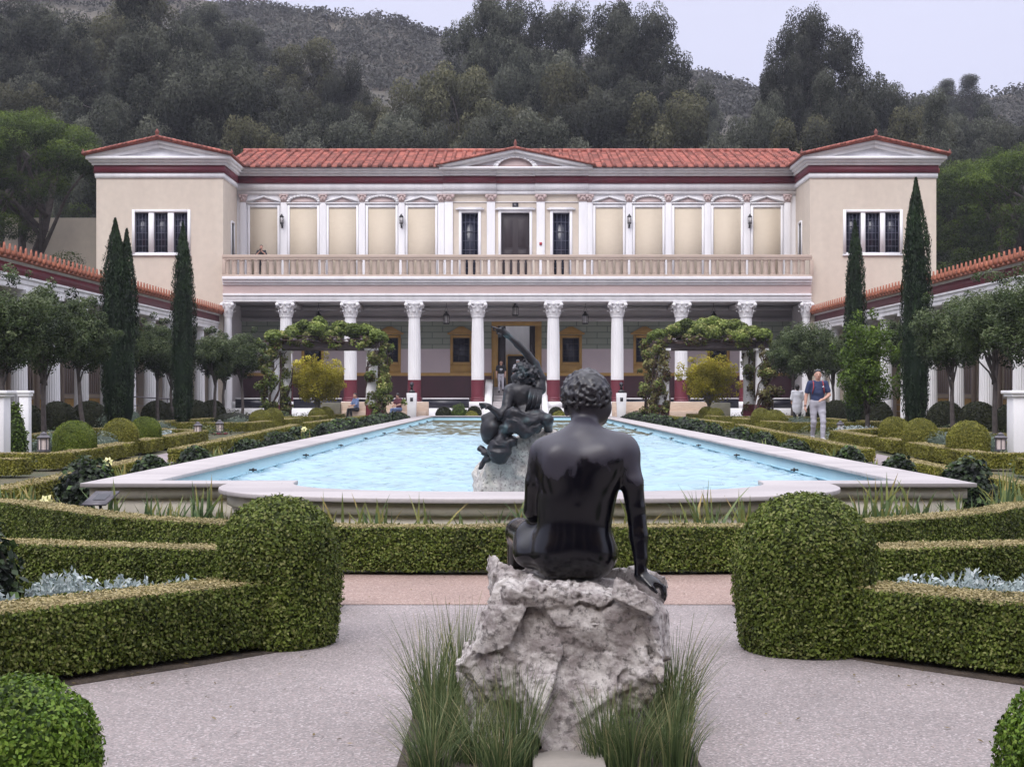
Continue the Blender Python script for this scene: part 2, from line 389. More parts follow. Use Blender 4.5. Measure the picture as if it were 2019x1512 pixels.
mp = nt.nodes.new('ShaderNodeMapping'); mp.inputs['Rotation'].default_value = (R(90), 0, 0); nt.links.new(v, mp.inputs[0]); nt.links.new(mp.outputs[0], br.inputs[0])
nt.links.new(br.outputs[0], b.inputs['Base Color']); b.inputs['Roughness'].default_value = .8; MATS['panel_blocks'] = m
m, nt, b, v, o = new_mat('pane_glass')
b.inputs['Base Color'].default_value = (.012, .014, .03, 1); b.inputs['Roughness'].default_value = .22; MATS['pane_glass'] = m
# ================================================================== ground, plaza, beds
def sheet(name, xs, ys, dz, m, kind='structure'):
    mb = MB(); xs = np.asarray(xs, float); ys = np.asarray(ys, float)
    gx, gy = np.meshgrid(xs, ys, indexing='ij'); V = np.stack([gx, gy, gz(gy) + dz], -1).reshape(-1, 3)
    nx, ny = len(xs), len(ys); i, j = np.meshgrid(np.arange(nx - 1), np.arange(ny - 1), indexing='ij'); a = (i * ny + j).ravel()
    mb.add(V, np.stack([a, a + ny, a + ny + 1, a + 1], 1)); o = mb.build(name, m); return tag(o, kind=kind)
YS = [-60, -20, 0, 12.4, 16, 30, 46, 70, 79, 90, 96, 100]
tag(sheet('ground', [-220, -60, -20, 0, 20, 60, 220], YS, -.004, MATS['bed']), 'dark planted garden soil between the hedges')
tag(sheet('plaza_paving', [-8, 8], [-12, 12.35], .004, AGG), 'grey pink exposed aggregate paving around the rock')
tag(sheet('terracotta_paving_band', [-1.75, 2.1], [10.45, 12.3], .008, AGGT), 'orange tinted paving band in front of the long low hedge')
def raised(y): return .004 + float(np.interp(y, [24, 28, 36, 46], [0, .12, .12, .0]))
for s, l in ((-1, 'left'), (1, 'right')):
    tag(sheet('garden_path', [AX + s * 7.9, AX + s * 6.9][::s], [13.5, 16, 24, 28, 36, 46, 70, 74], .004, MATS['path']), 'narrow paved path along the ' + l + ' side of the pool beds')
    tag(sheet('garden_path', [AX + s * 15.3, AX + s * 14.4][::s], [20, 30, 46, 70, 78], .004, MATS['path']), 'paved walk beside the ' + l + ' colonnade')
tag(sheet('forecourt_paving', [-13, 13.3], [73.6, 78.4], .006, MATS['path']), 'pale paving between the pool and the villa steps')
bm_ = MB()
bm_.prismz([(-.45, 4.7), (.74, 4.7), (.74, 7.35), (-.45, 7.35)], .005, .012)
tag(bm_.build('planting_bed', MATS['soil']), 'dark soil bed around the statue rock', kind='structure')
# ================================================================== pool
pc = .17
def sup(hw, dep, y0, n=2.7, k=40):
    P = []
    for i in range(k + 1):
        t = PI * i / k; c, s_ = math.cos(t), math.sin(t)
        P.append((pc - hw * np.sign(c) * abs(c) ** (2 / n), y0 - dep * abs(s_) ** (2 / n)))
    return P
def pool_outline(hw, y0, bw, dep, y1, k=40):
    return [(pc - hw, y1), (pc - hw, y0)] + sup(bw, dep, y0, k=k) + [(pc + hw, y0), (pc + hw, y1)]
pool = thing('pool', (pc, 15.4, 0), 'long raised garden pool with pale stone coping and curved near end', 'pool')
po = (pc, 15.4, 0)
OUT = pool_outline(4.62, 15.4, 3.1, 2.35, 73.2); INN = pool_outline(3.95, 15.95, 2.45, 1.9, 72.3)
def ring(A, B, z0, z1, mb):
    n = len(A); V = [(x, y, z1) for x, y in A] + [(x, y, z1) for x, y in B] + [(x, y, z0) for x, y in A] + [(x, y, z0) for x, y in B]
    Fc = []
    for i in range(n):
        j = (i + 1) % n
        Fc += [(i, j, n + j, n + i), (2 * n + i, 3 * n + i, 3 * n + j, 2 * n + j), (i, 2 * n + i, 2 * n + j, j), (n + i, n + j, 3 * n + j, 3 * n + i)]
    mb.add(V, Fc); return mb
ring(OUT, INN, .525, .57, MB()).build('coping', MATS['coping_slabs'], pool, po, bevel=.008)
mb = MB(); W0 = pool_outline(4.54, 15.48, 3.03, 2.35, 73.1)
ring(W0, pool_outline(4.35, 15.62, 2.85, 2.2, 72.9), .41, .525, mb)
W1 = pool_outline(4.50, 15.53, 2.99, 2.35, 73.05); ring(W1, pool_outline(4.35, 15.62, 2.85, 2.2, 72.9), .10, .41, mb)
W2 = pool_outline(4.56, 15.46, 3.05, 2.35, 73.1); ring(W2, pool_outline(4.35, 15.62, 2.85, 2.2, 72.9), -.3, .10, mb)
mb.build('outer_wall', MATS['pool_wall'], pool, po)
mb = MB(); IW = pool_outline(4.0, 15.9, 2.5, 1.95, 72.35)
ring(pool_outline(4.3, 15.65, 2.8, 2.15, 72.8), IW, -.45, .525, mb); ring(pool_outline(4.1, 15.85, 2.6, 2.0, 72.4), pool_outline(3.97, 15.93, 2.47, 1.92, 72.32), .36, .375, mb)
mb.build('inner_wall', MATS['pool_paint'], pool, po)
mb = MB(); mb.prismz(pool_outline(4.2, 15.7, 2.7, 2.1, 72.7), -.5, -.42); mb.build('basin_floor', MATS['pool_floor'], pool, po)
for s in (-1, 1):
    for y in (21.8, 27.4, 33.0, 38.6, 44.2, 49.8, 55.4, 61, 66.6):
        mb = MB(); x = pc + s * 3.94; mb.tube([(x + s * .06, y, .40), (x - s * .05, y, .40)], .013, 10); mb.box(x - .012, x + .012, y - .02, y + .02, .375, .425)
        mb.build('pool_jet', MATS['grey'] if s > 9 else MATS['bronze_dark'], pool, po)
m, nt, b, v, o = new_mat('water')
nt.nodes.remove(b)
tr = nt.nodes.new('ShaderNodeBsdfTransparent'); tr.inputs[0].default_value = (.72, .93, .98, 1)
gl = nt.nodes.new('ShaderNodeBsdfGlossy'); gl.inputs['Roughness'].default_value = .04; gl.inputs[0].default_value = (.92, .96, 1, 1)
fr = nt.nodes.new('ShaderNodeFresnel'); fr.inputs[0].default_value = 1.33
ms = nt.nodes.new('ShaderNodeMixShader'); bp = nt.nodes.new('ShaderNodeBump'); bp.inputs['Strength'].default_value = 1; bp.inputs['Distance'].default_value = .006
mp = nt.nodes.new('ShaderNodeMapping'); mp.inputs['Scale'].default_value = (1.0, .8, 1); nt.links.new(v, mp.inputs[0])
n1 = _noise(nt, mp.outputs[0], 3.2, 3, .5); n2 = _noise(nt, mp.outputs[0], 9, 2, .5)
ad = nt.nodes.new('ShaderNodeMath'); ad.operation = 'MULTIPLY_ADD'; nt.links.new(n2, ad.inputs[0]); ad.inputs[1].default_value = .3; nt.links.new(n1, ad.inputs[2])
nt.links.new(ad.outputs[0], bp.inputs['Height'])
for q in (gl, fr): nt.links.new(bp.outputs[0], q.inputs['Normal'])
nt.links.new(_rng(nt, fr.outputs[0], 0, 1, 0, .42), ms.inputs[0]); nt.links.new(tr.outputs[0], ms.inputs[1]); nt.links.new(gl.outputs[0], ms.inputs[2]); df = nt.nodes.new('ShaderNodeBsdfDiffuse'); df.inputs[0].default_value = (.58, .77, .87, 1)
m4 = nt.nodes.new('ShaderNodeMixShader'); m4.inputs[0].default_value = .45; nt.links.new(tr.outputs[0], m4.inputs[1]); nt.links.new(df.outputs[0], m4.inputs[2]); nt.links.new(m4.outputs[0], ms.inputs[1])
nt.links.new(ms.outputs[0], o.inputs[0])
WATER = m
# rippled surface: real little waves
def inside(poly, x, y):
    c = np.zeros(x.shape, bool); n = len(poly)
    for i in range(n):
        (x1, y1), (x2, y2) = poly[i], poly[(i + 1) % n]
        if y1 == y2: continue
        c ^= ((y1 > y) != (y2 > y)) & (x < (x2 - x1) * (y - y1) / (y2 - y1) + x1)
    return c
xs = np.arange(-4.05, 4.4, .075); ys = np.concatenate([np.arange(13.9, 34, .06), np.arange(34, 72.6, .12)])
gx, gy = np.meshgrid(xs, ys, indexing='ij')
h = fbm(np.stack([gx * 2.4, gy * 4.6, gx * 0 + 3], -1), 3, .62) * .044 + vnoise(np.stack([gx * 6.5 + gy, gy * 8, gx * 0 + 9], -1)) * .014
V = np.stack([gx, gy, .33 + h * np.clip((73 - gy) / 10, .3, 1)], -1).reshape(-1, 3); nx, ny = gx.shape
i, j = np.meshgrid(np.arange(nx - 1), np.arange(ny - 1), indexing='ij'); a = (i * ny + j).ravel()
Q = np.stack([a, a + ny, a + ny + 1, a + 1], 1); cc = V[Q].mean(1); Q = Q[inside(pool_outline(4.12, 15.78, 2.62, 2.07, 72.5), cc[:, 0], cc[:, 1])]
mb = MB(); mb.add(V, Q)
wo = mb.build('pool_water', WATER, smooth=True); tag(wo, 'rippled pale blue pool water', kind='structure')
# ================================================================== hills behind
def lerp(x, xs, ys): return np.interp(x, xs, ys)
RPX = [-3000, -1200, -400, 0, 300, 560, 700, 800, 840, 905, 1000, 1340, 1400, 1470, 1560, 1900, 1990, 2100, 2600, 5000]
RPY = [-60, -150, -110, -60, -15, 14, 29, 44, 64, 72, 90, 150, 160, 186, 205, 200, 182, 180, 150, 60]
def hillz(x, y):
    x = np.asarray(x, float); y = np.asarray(y, float)
    px = CX + x * F / np.maximum(y, 50); ry = lerp(px, RPX, RPY)
    top = CZ + (HY - ry) * 300 / F
    t = np.clip((y - 97) / (300 - 97), 0, 1)
    h = .4 + (top - .4) * (t ** 1.15) * (1.0 + .0 * t)
    h = np.where(y > 300, top - (y - 300) * .12, h)
    n = fbm(np.stack([x * .02, y * .02, x * 0], -1), 4) * 5 * t * np.clip((300 - y) / 60 + .15, .15, 1)
    return h + n
xs = np.linspace(-420, 420, 240); ys = np.concatenate([np.linspace(95.5, 310, 150), np.linspace(318, 600, 20)])
gx, gy = np.meshgrid(xs, ys, indexing='ij'); gx = gx * (gy / 300) ** .7
V = np.stack([gx, gy, hillz(gx, gy) - .1], -1).reshape(-1, 3); nx, ny = gx.shape
i, j = np.meshgrid(np.arange(nx - 1), np.arange(ny - 1), indexing='ij'); a = (i * ny + j).ravel()
mat('hill', (.05, .047, .036), (.10, .085, .066), scale=.06, rough=.95, detail=8, bump=.3, bscale=.8)
tag(MB().add(V, np.stack([a, a + ny, a + ny + 1, a + 1], 1)).build('hills', MATS['hill'], smooth=True), 'scrub covered hillside rising behind the villa', kind='structure')
# ================================================================== villa
YF, YB = 79.0, 83.0                      # portico front and recessed upper wall
vo_ = (.15, YF, 0)
villa = thing('villa', vo_, 'two storey cream villa with red tiled roof, balcony and columned porch', 'building')
def vp(mb, name, m, parent=None, **k): return mb.build(name, MATS[m] if isinstance(m, str) else m, parent or villa, vo_, **k)
LX0, LX1 = X(190, YF), X(440, YF); RX0, RX1 = X(1597, YF), X(1846, YF)
G0 = G(YF)
ZW = (13.03, 13.30, 13.70, 14.13)        # white strip, maroon band, cornice, eave
ZF = 7.78                                # balcony floor
def window(holes, y, frame='dark', grid=(4, 5), parent=None, depth=.12, fw=.05, axis='y', xc=None):
    """each window: frame + pane sub-part; hole (x0,x1,z0,z1), plane y"""
    for (a, b_, c, d) in holes:
        f = MB()
        f.box(a, a + fw, y, y + .05, c, d); f.box(b_ - fw, b_, y, y + .05, c, d)
        f.box(a + fw, b_ - fw, y, y + .05, c, c + fw); f.box(a + fw, b_ - fw, y, y + .05, d - fw, d)
        nx_, nz_ = grid
        for i in range(1, nx_):
            x = a + (b_ - a) * i / nx_; f.box(x - .011, x + .011, y + .012, y + .04, c + fw, d - fw)
        for j in range(1, nz_):
            z = c + (d - c) * j / nz_; f.box(a + fw, b_ - fw, y + .008, y + .038, z - .011, z + .011)
        p = MB(); p.box(a + fw * .4, b_ - fw * .4, y + .055, y + .07, c + fw * .4, d - fw * .4)
        if axis == 'x':
            for q in (f, p):
                q.V = [np.stack([v_[:, 1] - y + xc, v_[:, 0], v_[:, 2]], 1) for v_ in q.V]
                q.loops = [l_ for l_ in q.loops]
        fo = vp(f, 'window', frame, parent); vp(p, 'pane', 'pane_glass', fo)
def surround(mb, a, b_, c, d, t, y0, y1):
    mb.box(a - t, a, y0, y1, c - t, d + t); mb.box(b_, b_ + t, y0, y1, c - t, d + t)
    mb.box(a, b_, y0, y1, d, d + t); mb.box(a, b_, y0, y1, c - t, c)
MATS['door_wood']; mat('muntin', (.11, .11, .16), rough=.5)
# ---- the two pavilions
for side, x0, x1, wpx in ((-1, LX0, LX1, ((266, 293), (304, 331), (343, 370))), (1, RX0, RX1, ((1668, 1697), (1706, 1735), (1745, 1774)))):
    hs = [(X(a, YF), X(b_, YF), 9.10, 11.22) for a, b_ in wpx]
    mb = MB(); mb.wall(x0, x1, G0 - .4, ZW[0], YF, YF + .3, hs)
    ix = x1 if side < 0 else x0; oxx = x0 if side < 0 else x1
    # side walls, inner one with a small window
    sh = [(81.2, 82.0, 9.1, 10.95)]
    mb.wall(YF + .3, 90, G0 - .4, ZW[0], ix - .3 * (side < 0), ix + .3 * (side > 0), sh, axis='x')
    mb.wall(YF + .3, 92, G0 - .4, ZW[0], oxx - .3 * (side > 0), oxx + .3 * (side < 0), (), axis='x')
    pav = vp(mb, 'pavilion', 'stucco')
    mb = MB(); a, b_ = hs[0][0], hs[-1][1]
    surround(mb, a, b_, 9.10, 11.22, .15, YF - .05, YF + .06)
    for i in range(2): mb.box(hs[i][1], hs[i + 1][0], YF - .03, YF + .1, 9.10, 11.22)
    mb.box(a - .2, b_ + .2, YF - .1, YF - .05, 8.93, 9.0)
    vp(mb, 'window_surround', 'white', pav); mb = MB()
    sx = ix; q = .05 if side < 0 else -.05
    for (s0, s1, z0, z1) in ((81.08, 81.2, 9.0, 11.05), (82.0, 82.12, 9.0, 11.05), (81.2, 82.0, 10.95, 11.07)):
        mb.box(min(sx, sx + q), max(sx, sx + q), s0, s1, z0, z1)
    vp(mb, 'window_surround', 'white', pav)
    f = MB()
    for (c0, c1, z0, z1) in hs: f.box(c0 + .01, c1 - .01, YF + .2, YF + .26, z0 + .01, z1 - .01)
    vp(f, 'shade', 'dark', pav)
    vp(MB().box(min(ix, ix + side * .22), max(ix, ix + side * .22), 81.25, 81.95, 9.15, 10.9), 'side_window', 'pane_glass', pav)
    window(hs, YF + .1, 'muntin', (4, 6))
    # entablature round the pavilion
    e0, e1 = x0, x1
    for (z0, z1, o_, mm, nm) in ((ZW[0], ZW[1], .06, 'white', 'white_band'), (ZW[1], ZW[2], .10, 'maroon', 'maroon_band'), (ZW[2], ZW[2] + .14, .2, 'white', 'cornice'), (ZW[2] + .14, ZW[2] + .27, .32, 'white', 'cornice'), (ZW[2] + .27, ZW[3], .45, 'white', 'cornice')):
        if nm == 'white_band' or nm == 'maroon_band' or z0 == ZW[2]: mb = MB()
        mb.box(e0 - o_, e1 + o_, YF - o_, 91, z0, z1)
        if nm != 'cornice' or z1 == ZW[3]: vp(mb, nm, mm, pav)
    # gable: raking cornice, tympanum, tiled roof with its ridge running back
    xc = (x0 + x1) / 2; hw = (x1 - x0) / 2 + .45; zr = Z(279, YF); zb = ZW[3]
    t = MB(); t.prism([(xc - hw + .9, zb), (xc + hw - .9, zb), (xc, zr - .32)], YF - .02, YF + .1)
    vp(t, 'tympanum', 'white_marble', pav)
    r_ = MB()
    for k_, (th0, th1, yy) in enumerate(((0, .16, YF - .45), (.16, .34, YF - .3))):
        for s in (-1, 1):
            P = [(xc + s * hw, zb - th0 + .02), (xc, zr - th0), (xc, zr - th1), (xc + s * (hw - (th1) * 4.2), zb + .005)]
            if s > 0: P = P[::-1]
            r_.prism(P, yy, YF + .3)
    vp(r_, 'raking_cornice', 'white', pav)
    rf = MB()
    for s in (-1, 1):
        P = [(xc + s * (hw + .12), zb + .03), (xc + s * (hw + .12), zb + .13), (xc, zr + .16), (xc, zr + .02)]
        if s < 0: P = P[::-1]
        rf.prism(P, YF - .6, 91, .5)
        n = 15
        for i in range(n):       # verge tiles along the rake
            u0, u1 = i / n, (i + 1) / n
            p0 = np.array([xc + s * (hw + .15) * (1 - u0), YF - .58, zb + .10 + (zr + .05 - zb) * u0]); p1 = np.array([xc + s * (hw + .15) * (1 - u1), YF - .58, zb + .13 + (zr + .05 - zb) * u1])
            rf.tube([p0, p1], [.085, .065], 8, rnd=random.Random(i * 7 + s).random())
            for yy in np.arange(YF, 90, .6) if s == -side else ():
                pass
        for yy in np.arange(YF - .15, 91, .56):   # cover tiles down the slope
            m_ = 9
            for i in range(m_):
                u0, u1 = i / m_, (i + 1) / m_
                rf.tube([(xc + s * hw * (1 - u0), yy, zb + .14 + (zr + .02 - zb) * u0), (xc + s * hw * (1 - u1), yy, zb + .16 + (zr + .02 - zb) * u1)], [.09, .07], 6, rnd=random.Random(i * 31 + yy).random(), cap=False)
    rf.tube([(xc, YF - .65, zr + .14), (xc, 91, zr + .14)], .12, 8)
    vp(rf, 'roof', 'tile', pav)
    fn = MB(); fn.lathe([(.10, 0), (.12, .08), (.06, .14), (.09, .22), (.12, .3), (.05, .4), (.01, .46)], (xc, YF - .6, zr + .1), 10)
    for s in (-1, 1): vp(MB().lathe([(.08, 0), (.1, .08), (.04, .16), (.01, .26)], (xc + s * (hw + .1), YF - .55, zb + .1), 8), 'corner_finial', 'tile_dark', pav)
    vp(fn, 'roof_finial', 'tile_dark', pav)
# ---- rear wings standing back beside the pavilions
for nm, m_, L_, R_ in (('rear_wing', 'stucco', (-29.5, LX0 + .3, 87, 90, 0, 11.9), (RX1 - .3, RX1 + .8, 84, 90, 0, 12.6)),
        ('corner_pier', 'white', (LX0 - .42, LX0 - .02, 82.6, 83, 0, 12.5), (RX1, RX1 + .42, 82.6, 83, 0, 12.5)),
        ('side_eave', 'white', (LX0 - .95, LX0 - .1, 82, 90, 13.6, 13.75), (RX1 + .1, RX1 + .95, 82, 90, 13.6, 13.75)),
        ('side_eave_roof', 'tile', (LX0 - 1.0, LX0 - .05, 81.9, 90, 13.75, 14.0), (RX1 + .05, RX1 + 1.0, 81.9, 90, 13.75, 14.0)),
        ('side_frieze', 'maroon', (LX0 - .8, LX0 - .1, 82.2, 90, 12.5, 13.6), (RX1 + .1, RX1 + .8, 82.2, 90, 12.5, 13.6))):
    for q in (L_, R_): vp(MB().box(*q), nm, m_)
# ---- upper recessed wall
x0, x1 = LX1, RX0
pil = [480, 560, 637, 714, 792, 870]; pil = [X(p, YB) for p in pil]; xcen = X(1016, YB)
pilR = [2 * xcen - p for p in pil]
big = [X(p, YB) for p in (885, 968, 1066, 1149)]
doorh = (X(988, YB), X(1044, YB), ZF + .02, Z(420, YB))
wins = [(X(910, YB), X(943, YB), ZF + .35, Z(420, YB)), (X(1090, YB), X(1123, YB), ZF + .35, Z(420, YB))]
ZA = Z(384, YB)                         # underside of the architrave
mb = MB(); mb.wall(x0, x1, ZF, ZW[1], YB, YB + .3, [doorh] + wins)
vp(mb, 'upper_wall', 'white')
mb = MB()
for a, b_ in ((big[0], big[1]), (big[1], big[2]), (big[2], big[3])):
    hh = [h for h in [doorh] + wins if a < h[0] < b_]
    mb.wall(a + .1, b_ - .1, ZF, ZA, YB - .04, YB - .003, hh)
vp(mb, 'centre_bay_wall', 'stucco')
panels = []
for P in (pil, pilR[::-1]):
    for i in range(5): panels.append((P[i] + .0, P[i + 1], i if P is pil else i))
for k_, (a, b_, i) in enumerate(panels):
    pm = MB(); fm = MB(); pd = MB()
    c = (a + b_) / 2; hw = .76; zt = Z(410, YB)
    pm.box(c - hw, c + hw, YB - .02, YB - .002, ZF, zt)
    surround(fm, c - hw, c + hw, ZF + .3, zt, .13, YB - .07, YB - .0)
    zz = Z(400, YB); zp = Z(388, YB)
    if i % 2 == 0:
        pd.prism([(c - .62, zz + .03), (c + .62, zz + .03), (c, zp - .06)], YB - .03, YB - .004)
        for s in (-1, 1):
            Q = [(c + s * .95, zz), (c + s * .95, zz + .09), (c, zp + .05), (c, zp - .05)]
            fm.prism(Q if s > 0 else Q[::-1], YB - .14, YB)
    else:
        arc = [(c + .74 * math.cos(t), zz + .03 + .27 * math.sin(t)) for t in np.linspace(0, PI, 13)]
        pd.prism(arc, YB - .03, YB - .004)
        for j in range(12):
            t0, t1 = PI * j / 12, PI * (j + 1) / 12
            fm.prism([(c + .78 * math.cos(t0), zz + .03 + .30 * math.sin(t0)), (c + .93 * math.cos(t0), zz + .03 + .40 * math.sin(t0)), (c + .93 * math.cos(t1), zz + .03 + .40 * math.sin(t1)), (c + .78 * math.cos(t1), zz + .03 + .30 * math.sin(t1))], YB - .14, YB)
    fm.box(c - .95, c + .95, YB - .12, YB - .0, zz - .07, zz + .0)
    po_ = vp(pm, 'wall_panel', 'panel_blocks'); vp(pd, 'pediment_field', 'pink', po_); vp(fm, 'panel_frame', 'white', po_)
def upper_pilaster(x, w_, z1, y0, capz, big_=False):
    mb = MB(); mb.box(x - w_ / 2, x + w_ / 2, y0 - .1, y0 - .045 if big_ else y0, ZF, capz); mb.box(x - w_ / 2 - .04, x + w_ / 2 + .04, y0 - .14, y0 - .05, ZF, ZF + .3)
    o_ = vp(mb, 'pilaster', 'white', bevel=.01)
    c = MB(); h = z1 - capz; c.box(x - w_ * .5, x + w_ * .5, y0 - .13, y0, capz, capz + h * .12)
    c.prism([(x - w_ * .42, capz + h * .12), (x + w_ * .42, capz + h * .12), (x + w_ * .62, z1 - h * .18), (x - w_ * .62, z1 - h * .18)], y0 - .15, y0)
    c.box(x - w_ * .68, x + w_ * .68, y0 - .19, y0, z1 - h * .18, z1)
    for s in (-1, 1):
        c.ell((x + s * w_ * .5, y0 - .17, z1 - h * .28), (.07, .05, .07) if not big_ else (.1, .07, .1), 8, 6)
        c.ell((x + s * w_ * .22, y0 - .17, capz + h * .35), (.05, .04, h * .2), 8, 6)
    c.ell((x, y0 - .18, z1 - h * .45), (.06, .05, h * .25), 8, 6)
    vp(c, 'capital', 'pink', o_)
for x in pil + pilR: upper_pilaster(x, .36, ZA - .0, YB, Z(399, YB))
for x in big: upper_pilaster(x, .46, ZA + .0, YB - .04, Z(398, YB) - .0, True)
# entablature of the recessed wall
ZE = ZA
for (z0, z1, o_, mm, nm) in ((ZE, ZE + .22, .1, 'white', 'architrave'), (ZE + .22, ZW[1], .16, 'white', 'architrave'), (ZW[1], ZW[2], .22, 'maroon', 'maroon_band'), (ZW[2], ZW[2] + .14, .34, 'white', 'cornice'), (ZW[2] + .14, ZW[2] + .27, .5, 'white', 'cornice'), (ZW[2] + .27, ZW[3] - .02, .62, 'white', 'cornice')):
    mb = MB(); mb.box(x0, x1, YB - o_, YB + .5, z0, z1)
    for a, b_ in ((big[0] - .3, big[1] + .3), (big[2] - .3, big[3] + .3)):
        mb.box(a, b_, YB - o_ - .12, YB - o_, z0, z1)
    if nm == 'cornice' and z1 > 14.05: mb.box(big[0] - .5, big[3] + .5, YB - o_ - .3, YB - o_ - .12, z0 + .02, z1 + .02)
    vp(mb, nm, mm)
# centre gable with the round-headed niche
zb = ZW[3]; zr = Z(300, YB); a, b_ = X(864, YB), X(1168, YB); xc = (a + b_) / 2; hw = (b_ - a) / 2
mb = MB(); mb.prism([(a + .8, zb), (b_ - .8, zb), (xc, zr - .3)], YB - .55, YB + 2.5); vp(mb, 'centre_tympanum', 'white_marble')
mb = MB()
for th0, th1, yy in ((0, .17, YB - 1.0), (.17, .33, YB - .82)):
    for s in (-1, 1):
        P = [(xc + s * hw, zb - th0 + .03), (xc, zr - th0), (xc, zr - th1), (xc + s * (hw - th1 * 4.6), zb + .005)]
        mb.prism(P[::-1] if s > 0 else P, yy, YB - .3)
for j in range(14):
    t0, t1 = PI * j / 14, PI * (j + 1) / 14
    for (r0, r1, yy) in ((1.0, 1.12, YB - .8), (1.12, 1.26, YB - .72)):
        zz = zb - .12
        mb.prism([(xc + r0 * math.cos(t0), zz + .62 * r0 * math.sin(t0)), (xc + r1 * math.cos(t0), zz + .62 * r1 * math.sin(t0)), (xc + r1 * math.cos(t1), zz + .62 * r1 * math.sin(t1)), (xc + r0 * math.cos(t1), zz + .62 * r0 * math.sin(t1))], yy, YB - .55)
vp(mb, 'centre_gable_cornice', 'white')
mb = MB(); mb.prism([(xc + 1.0 * math.cos(t), zb - .1 + .62 * math.sin(t)) for t in np.linspace(0, PI, 15)], YB - .6, YB - .56); vp(mb, 'lunette', 'pink')
mb = MB()
for s in (-1, 1):
    P = [(xc + s * (hw + .1), zb + .04), (xc + s * (hw + .1), zb + .1), (xc, zr + .13), (xc, zr + .01)]
    mb.prism(P[::-1] if s < 0 else P, YB - 1.1, YB + 4, .4)
    for i in range(16):
        u0, u1 = i / 16, (i + 1) / 16
        mb.tube([(xc + s * (hw + .1) * (1 - u0), YB - 1.05, zb + .08 + (zr - zb) * u0), (xc + s * (hw + .1) * (1 - u1), YB - 1.05, zb + .1 + (zr - zb) * u1)], [.075, .06], 8, rnd=random.Random(i * 3 + s).random())
vp(mb, 'centre_gable_roof', 'tile')
mb = MB(); mb.lathe([(.10, 0), (.12, .1), (.06, .16), (.1, .24), (.05, .4), (.01, .48)], (xc, YB - 1.0, zr + .05), 10); vp(mb, 'roof_finial', 'tile_dark')
# main tiled roof
ye, yr = YB - .75, YB + 5.4; ze = ZW[3] + .03; zr = Z(300, yr)
mb = MB(); mb.prism([(0, 0)] * 3, 0, 0) if 0 else None
mb.add([(x0 - .6, ye, ze), (x1 + .6, ye, ze), (x1 + .6, yr, zr), (x0 - .6, yr, zr), (x0 - .6, ye, ze - .05), (x1 + .6, ye, ze - .05), (x1 + .6, yr + 6, ze), (x0 - .6, yr + 6, ze)], [(0, 1, 2, 3), (4, 5, 1, 0), (3, 2, 6, 7)], .3)
rng = random.Random(5); ends = MB()
nrow = int((x1 - x0 + 1) / .56)
for i in range(nrow + 1):
    x = x0 - .4 + i * .56; m_ = 12; gab = abs(x - xc) < hw - .25
    for j in range(1 if gab else 0, m_):
        u0, u1 = j / m_, (j + 1) / m_; 
        p0 = (x + rng.uniform(-.015, .015), ye + (yr - ye) * u0 - .06, ze + (zr - ze) * u0 + .05); p1 = (x, ye + (yr - ye) * u1, ze + (zr - ze) * u1 + .05)
        mb.tube([p0, p1], [.115, .085], 8, rnd=rng.random())
        # pan tiles between
        mb.add([(x + .1, ye + (yr - ye) * u0, ze + (zr - ze) * u0 + .05), (x + .46, ye + (yr - ye) * u0, ze + (zr - ze) * u0 + .05), (x + .46, ye + (yr - ye) * u1, ze + (zr - ze) * u1 + .015), (x + .1, ye + (yr - ye) * u1, ze + (zr - ze) * u1 + .015),
                (x + .1, ye + (yr - ye) * u0, ze + (zr - ze) * u0), (x + .46, ye + (yr - ye) * u0, ze + (zr - ze) * u0)], [(0, 1, 2, 3), (4, 5, 1, 0)], rng.random())
    if not gab: ends.lathe([(.125, -.05), (.135, .02), (.11, .1), (.05, .17), (.01, .2)], (x, ye - .07, ze + .0), 10, rnd=rng.random())
for i in range(70): mb.tube([(x0 - .6 + i * .46, yr, zr + .06), (x0 - .6 + (i + 1) * .46, yr, zr + .08)], [.15, .12], 8, rnd=rng.random())
ro = vp(mb, 'roof', 'tile'); vp(ends, 'eave_tile_ends', 'tile_dark', ro)
# upper door and windows
a, b_, c, d = doorh
mb = MB(); mb.box(a, b_, YB + .12, YB + .18, c, d)
for x0_, x1_ in ((a + .06, (a + b_) / 2 - .04), ((a + b_) / 2 + .04, b_ - .06)):
    for z0_, z1_ in ((c + .25, c + 1.15), (c + 1.3, c + 1.85), (c + 2.0, d - .35)):
        mb.box(x0_ + .12, x1_ - .12, YB + .095, YB + .12, z0_, z1_); mb.box(x0_ + .2, x1_ - .2, YB + .08, YB + .095, z0_ + .08, z1_ - .08)
dr = vp(mb, 'upper_door', 'door_wood', bevel=.008)
mb = MB()
for s in (-1, 1): mb.ell(((a + b_) / 2 + s * .12, YB + .06, c + 1.05), (.03, .03, .03), 8, 6)
vp(mb, 'door_knob', 'bronze_dark', dr)
for h in [doorh] + wins:
    mb = MB(); t = .15; mb.box(h[0] - t, h[0], YB - .1, YB + .05, ZF, h[3] + t); mb.box(h[1], h[1] + t, YB - .1, YB + .05, ZF, h[3] + t); mb.box(h[0], h[1], YB - .1, YB + .05, h[3], h[3] + t)
    mb.box(h[0] - .32, h[1] + .32, YB - .18, YB, h[3] + t, h[3] + t + .09); mb.box(h[0] - .2, h[1] + .2, YB - .13, YB, h[3] + t + .09, h[3] + t + .15)
    if h[2] > ZF + .2: mb.box(h[0], h[1], YB - .06, YB + .05, ZF, h[2])
    vp(mb, 'door_surround' if h is doorh else 'window_surround', 'white')
mb = MB(); mb.box(big[0] + .1, big[3] - .1, YB - .09, YB - .03, Z(399, YB) - .02, Z(399, YB) + .02)
vp(mb, 'string_course', 'white')
window(wins, YB + .08, 'muntin', (4, 7))
